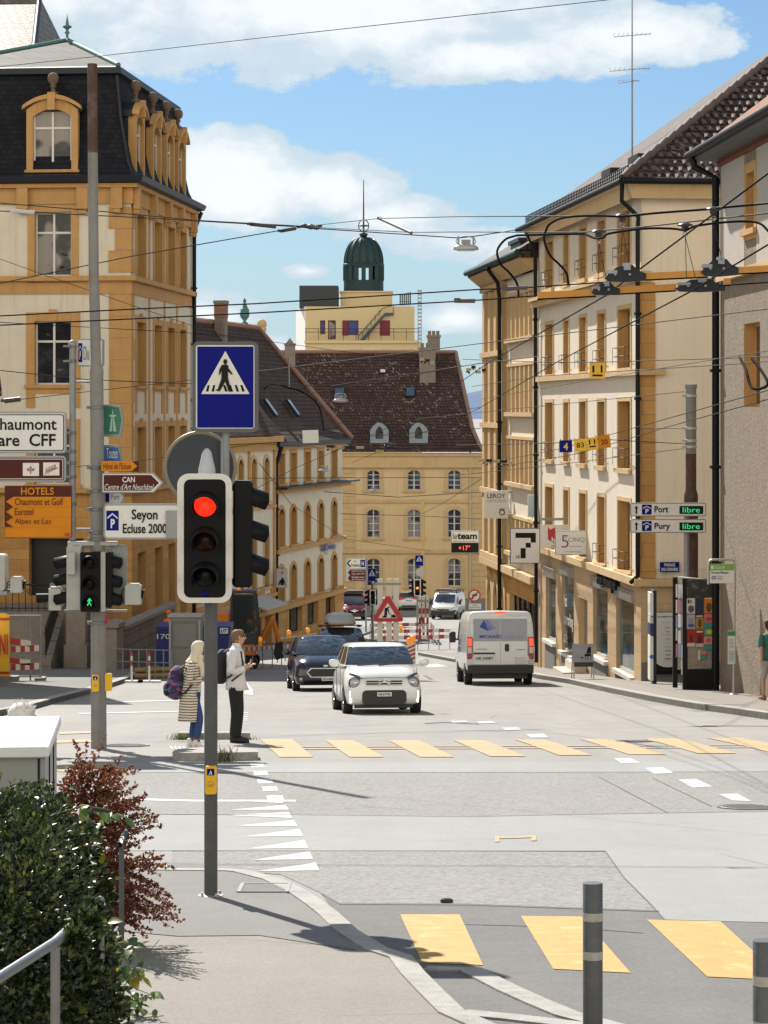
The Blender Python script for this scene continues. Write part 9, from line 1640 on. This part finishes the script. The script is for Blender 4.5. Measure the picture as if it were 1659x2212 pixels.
def wire_lamp(label,x,y,d,w):
    o = thing('street_lamp',label,'street lamp',W(x,y,d),0,'street lamps hung on wires');w = w*d/F;b = MB();b.lathe_scaled((0,0,0),[(.5*w,-.02),(.5*w,.03),(.42*w,.10),(.2*w,.16),(.001,.17)],18,(1,.6,w));
    b = MB();b.loft([[(w*.5*r*cos(a),w*.26*r*sin(a),z*w) for a in [2*pi*i/18 for i in range(18)]] for r,z in ((1,-.15),(1,-.05),(.75,.05),(.35,.08))],caps=True,smooth=True);b.build('shade',mat('lamp_grey',(.36,.37,.38),.45,.2),o)
    b = MB();b.box(-.18*w,.18*w,-.08*w,.08*w,.08*w,.26*w);b.tube([(w*.4*cos(a),0,w*(.2+.2*sin(a))) for a in [2*pi*i/14 for i in range(15)]],.018*w,5);b.box(-.34*w,-.26*w,-.03*w,.03*w,.08*w,.4*w);b.box(.26*w,.34*w,-.03*w,.03*w,.08*w,.4*w);b.build('gear',GALV,o);b = MB();b.loft([[(w*.4*r*cos(a),w*.2*r*sin(a),z*w) for a in [2*pi*i/14 for i in range(14)]] for r,z in ((1,-.151),(.8,-.19))],caps=True,smooth=True);b.build('diffuser',mat('lamp_diffuser',(.5,.5,.48),.3),o)
wire_lamp('large grey street lamp hung on a wire against the sky',1007,532,56,54);wire_lamp('grey street lamp hung on a wire before the brown roof',736,863,95,33);wire_lamp('small grey street lamp hung on a wire before the cream arched building',700,1015,125,24);wire_lamp('small grey street lamp hung on a wire before the yellow house',810,1059,135,20)
def cluster(label,x,y,d,sx_,n,seed):
    o = thing('wire_crossing',label,'wire crossing',W(x,y,d));r = random.Random(seed);k = d/F
    for i in range(n): b = MB();xa = (-.5+i/n)*sx_*k;za2 = r.uniform(-5,5)*k-(i/n-.5)*8*k;b.box(xa,xa+sx_*k/n*.8,-.06,.06,za2-.05,za2+.06);b.build('rod',mat('pale_rod',(.42,.33,.18),.5) if i % 2 == 0 else mat('insulator_block',(.02,.022,.027),.5),o)
    b = MB()
    for i in range(n*3): xa = r.uniform(-.5,.5)*sx_*k;z = r.uniform(-6,6)*k;b.sphere((xa,0,z),r.uniform(1.2,2.6)*k,7,5)
    b.build('clamps',PORC,o);return o
cluster('yellow and black wire crossing before the cornice of the yellow house',770,968,110,170,8,3);cluster('pale wire crossing before the pilastered building',1075,1000,98,80,5,5);cluster('dark wire crossing beside the roof edge of the yellow house',1030,800,90,45,4,8);cluster('dark wire crossing with hanging wires above the brown roof',930,780,100,42,4,9)
for pts,lab in (([(1150,690,27),(1060,760,60)],'x'),): pass
wire('black cable looped from the right pipe down to a pantograph shaped hanger',[(1598,772,50),(1612,800,49),(1625,838,48.5),(1659,832,48),(1645,800,48.5),(1625,775,49)],.03,CAB_,'feeder_cable',group='feeder cables')
wire('grey conduit cable hanging over the left roof',[(570,842,90),(585,830,90),(620,836,90),(660,850,90),(690,880,90),(700,930,95)],.03,CAB_,'feeder_cable',group='feeder cables')
tube_thing('roof_mast','thin pale mast standing on the brown roof','mast',[W(625,838,150),W(624,768,150)],.05,GALV)
print('OBJECTS',len(bpy.data.objects))
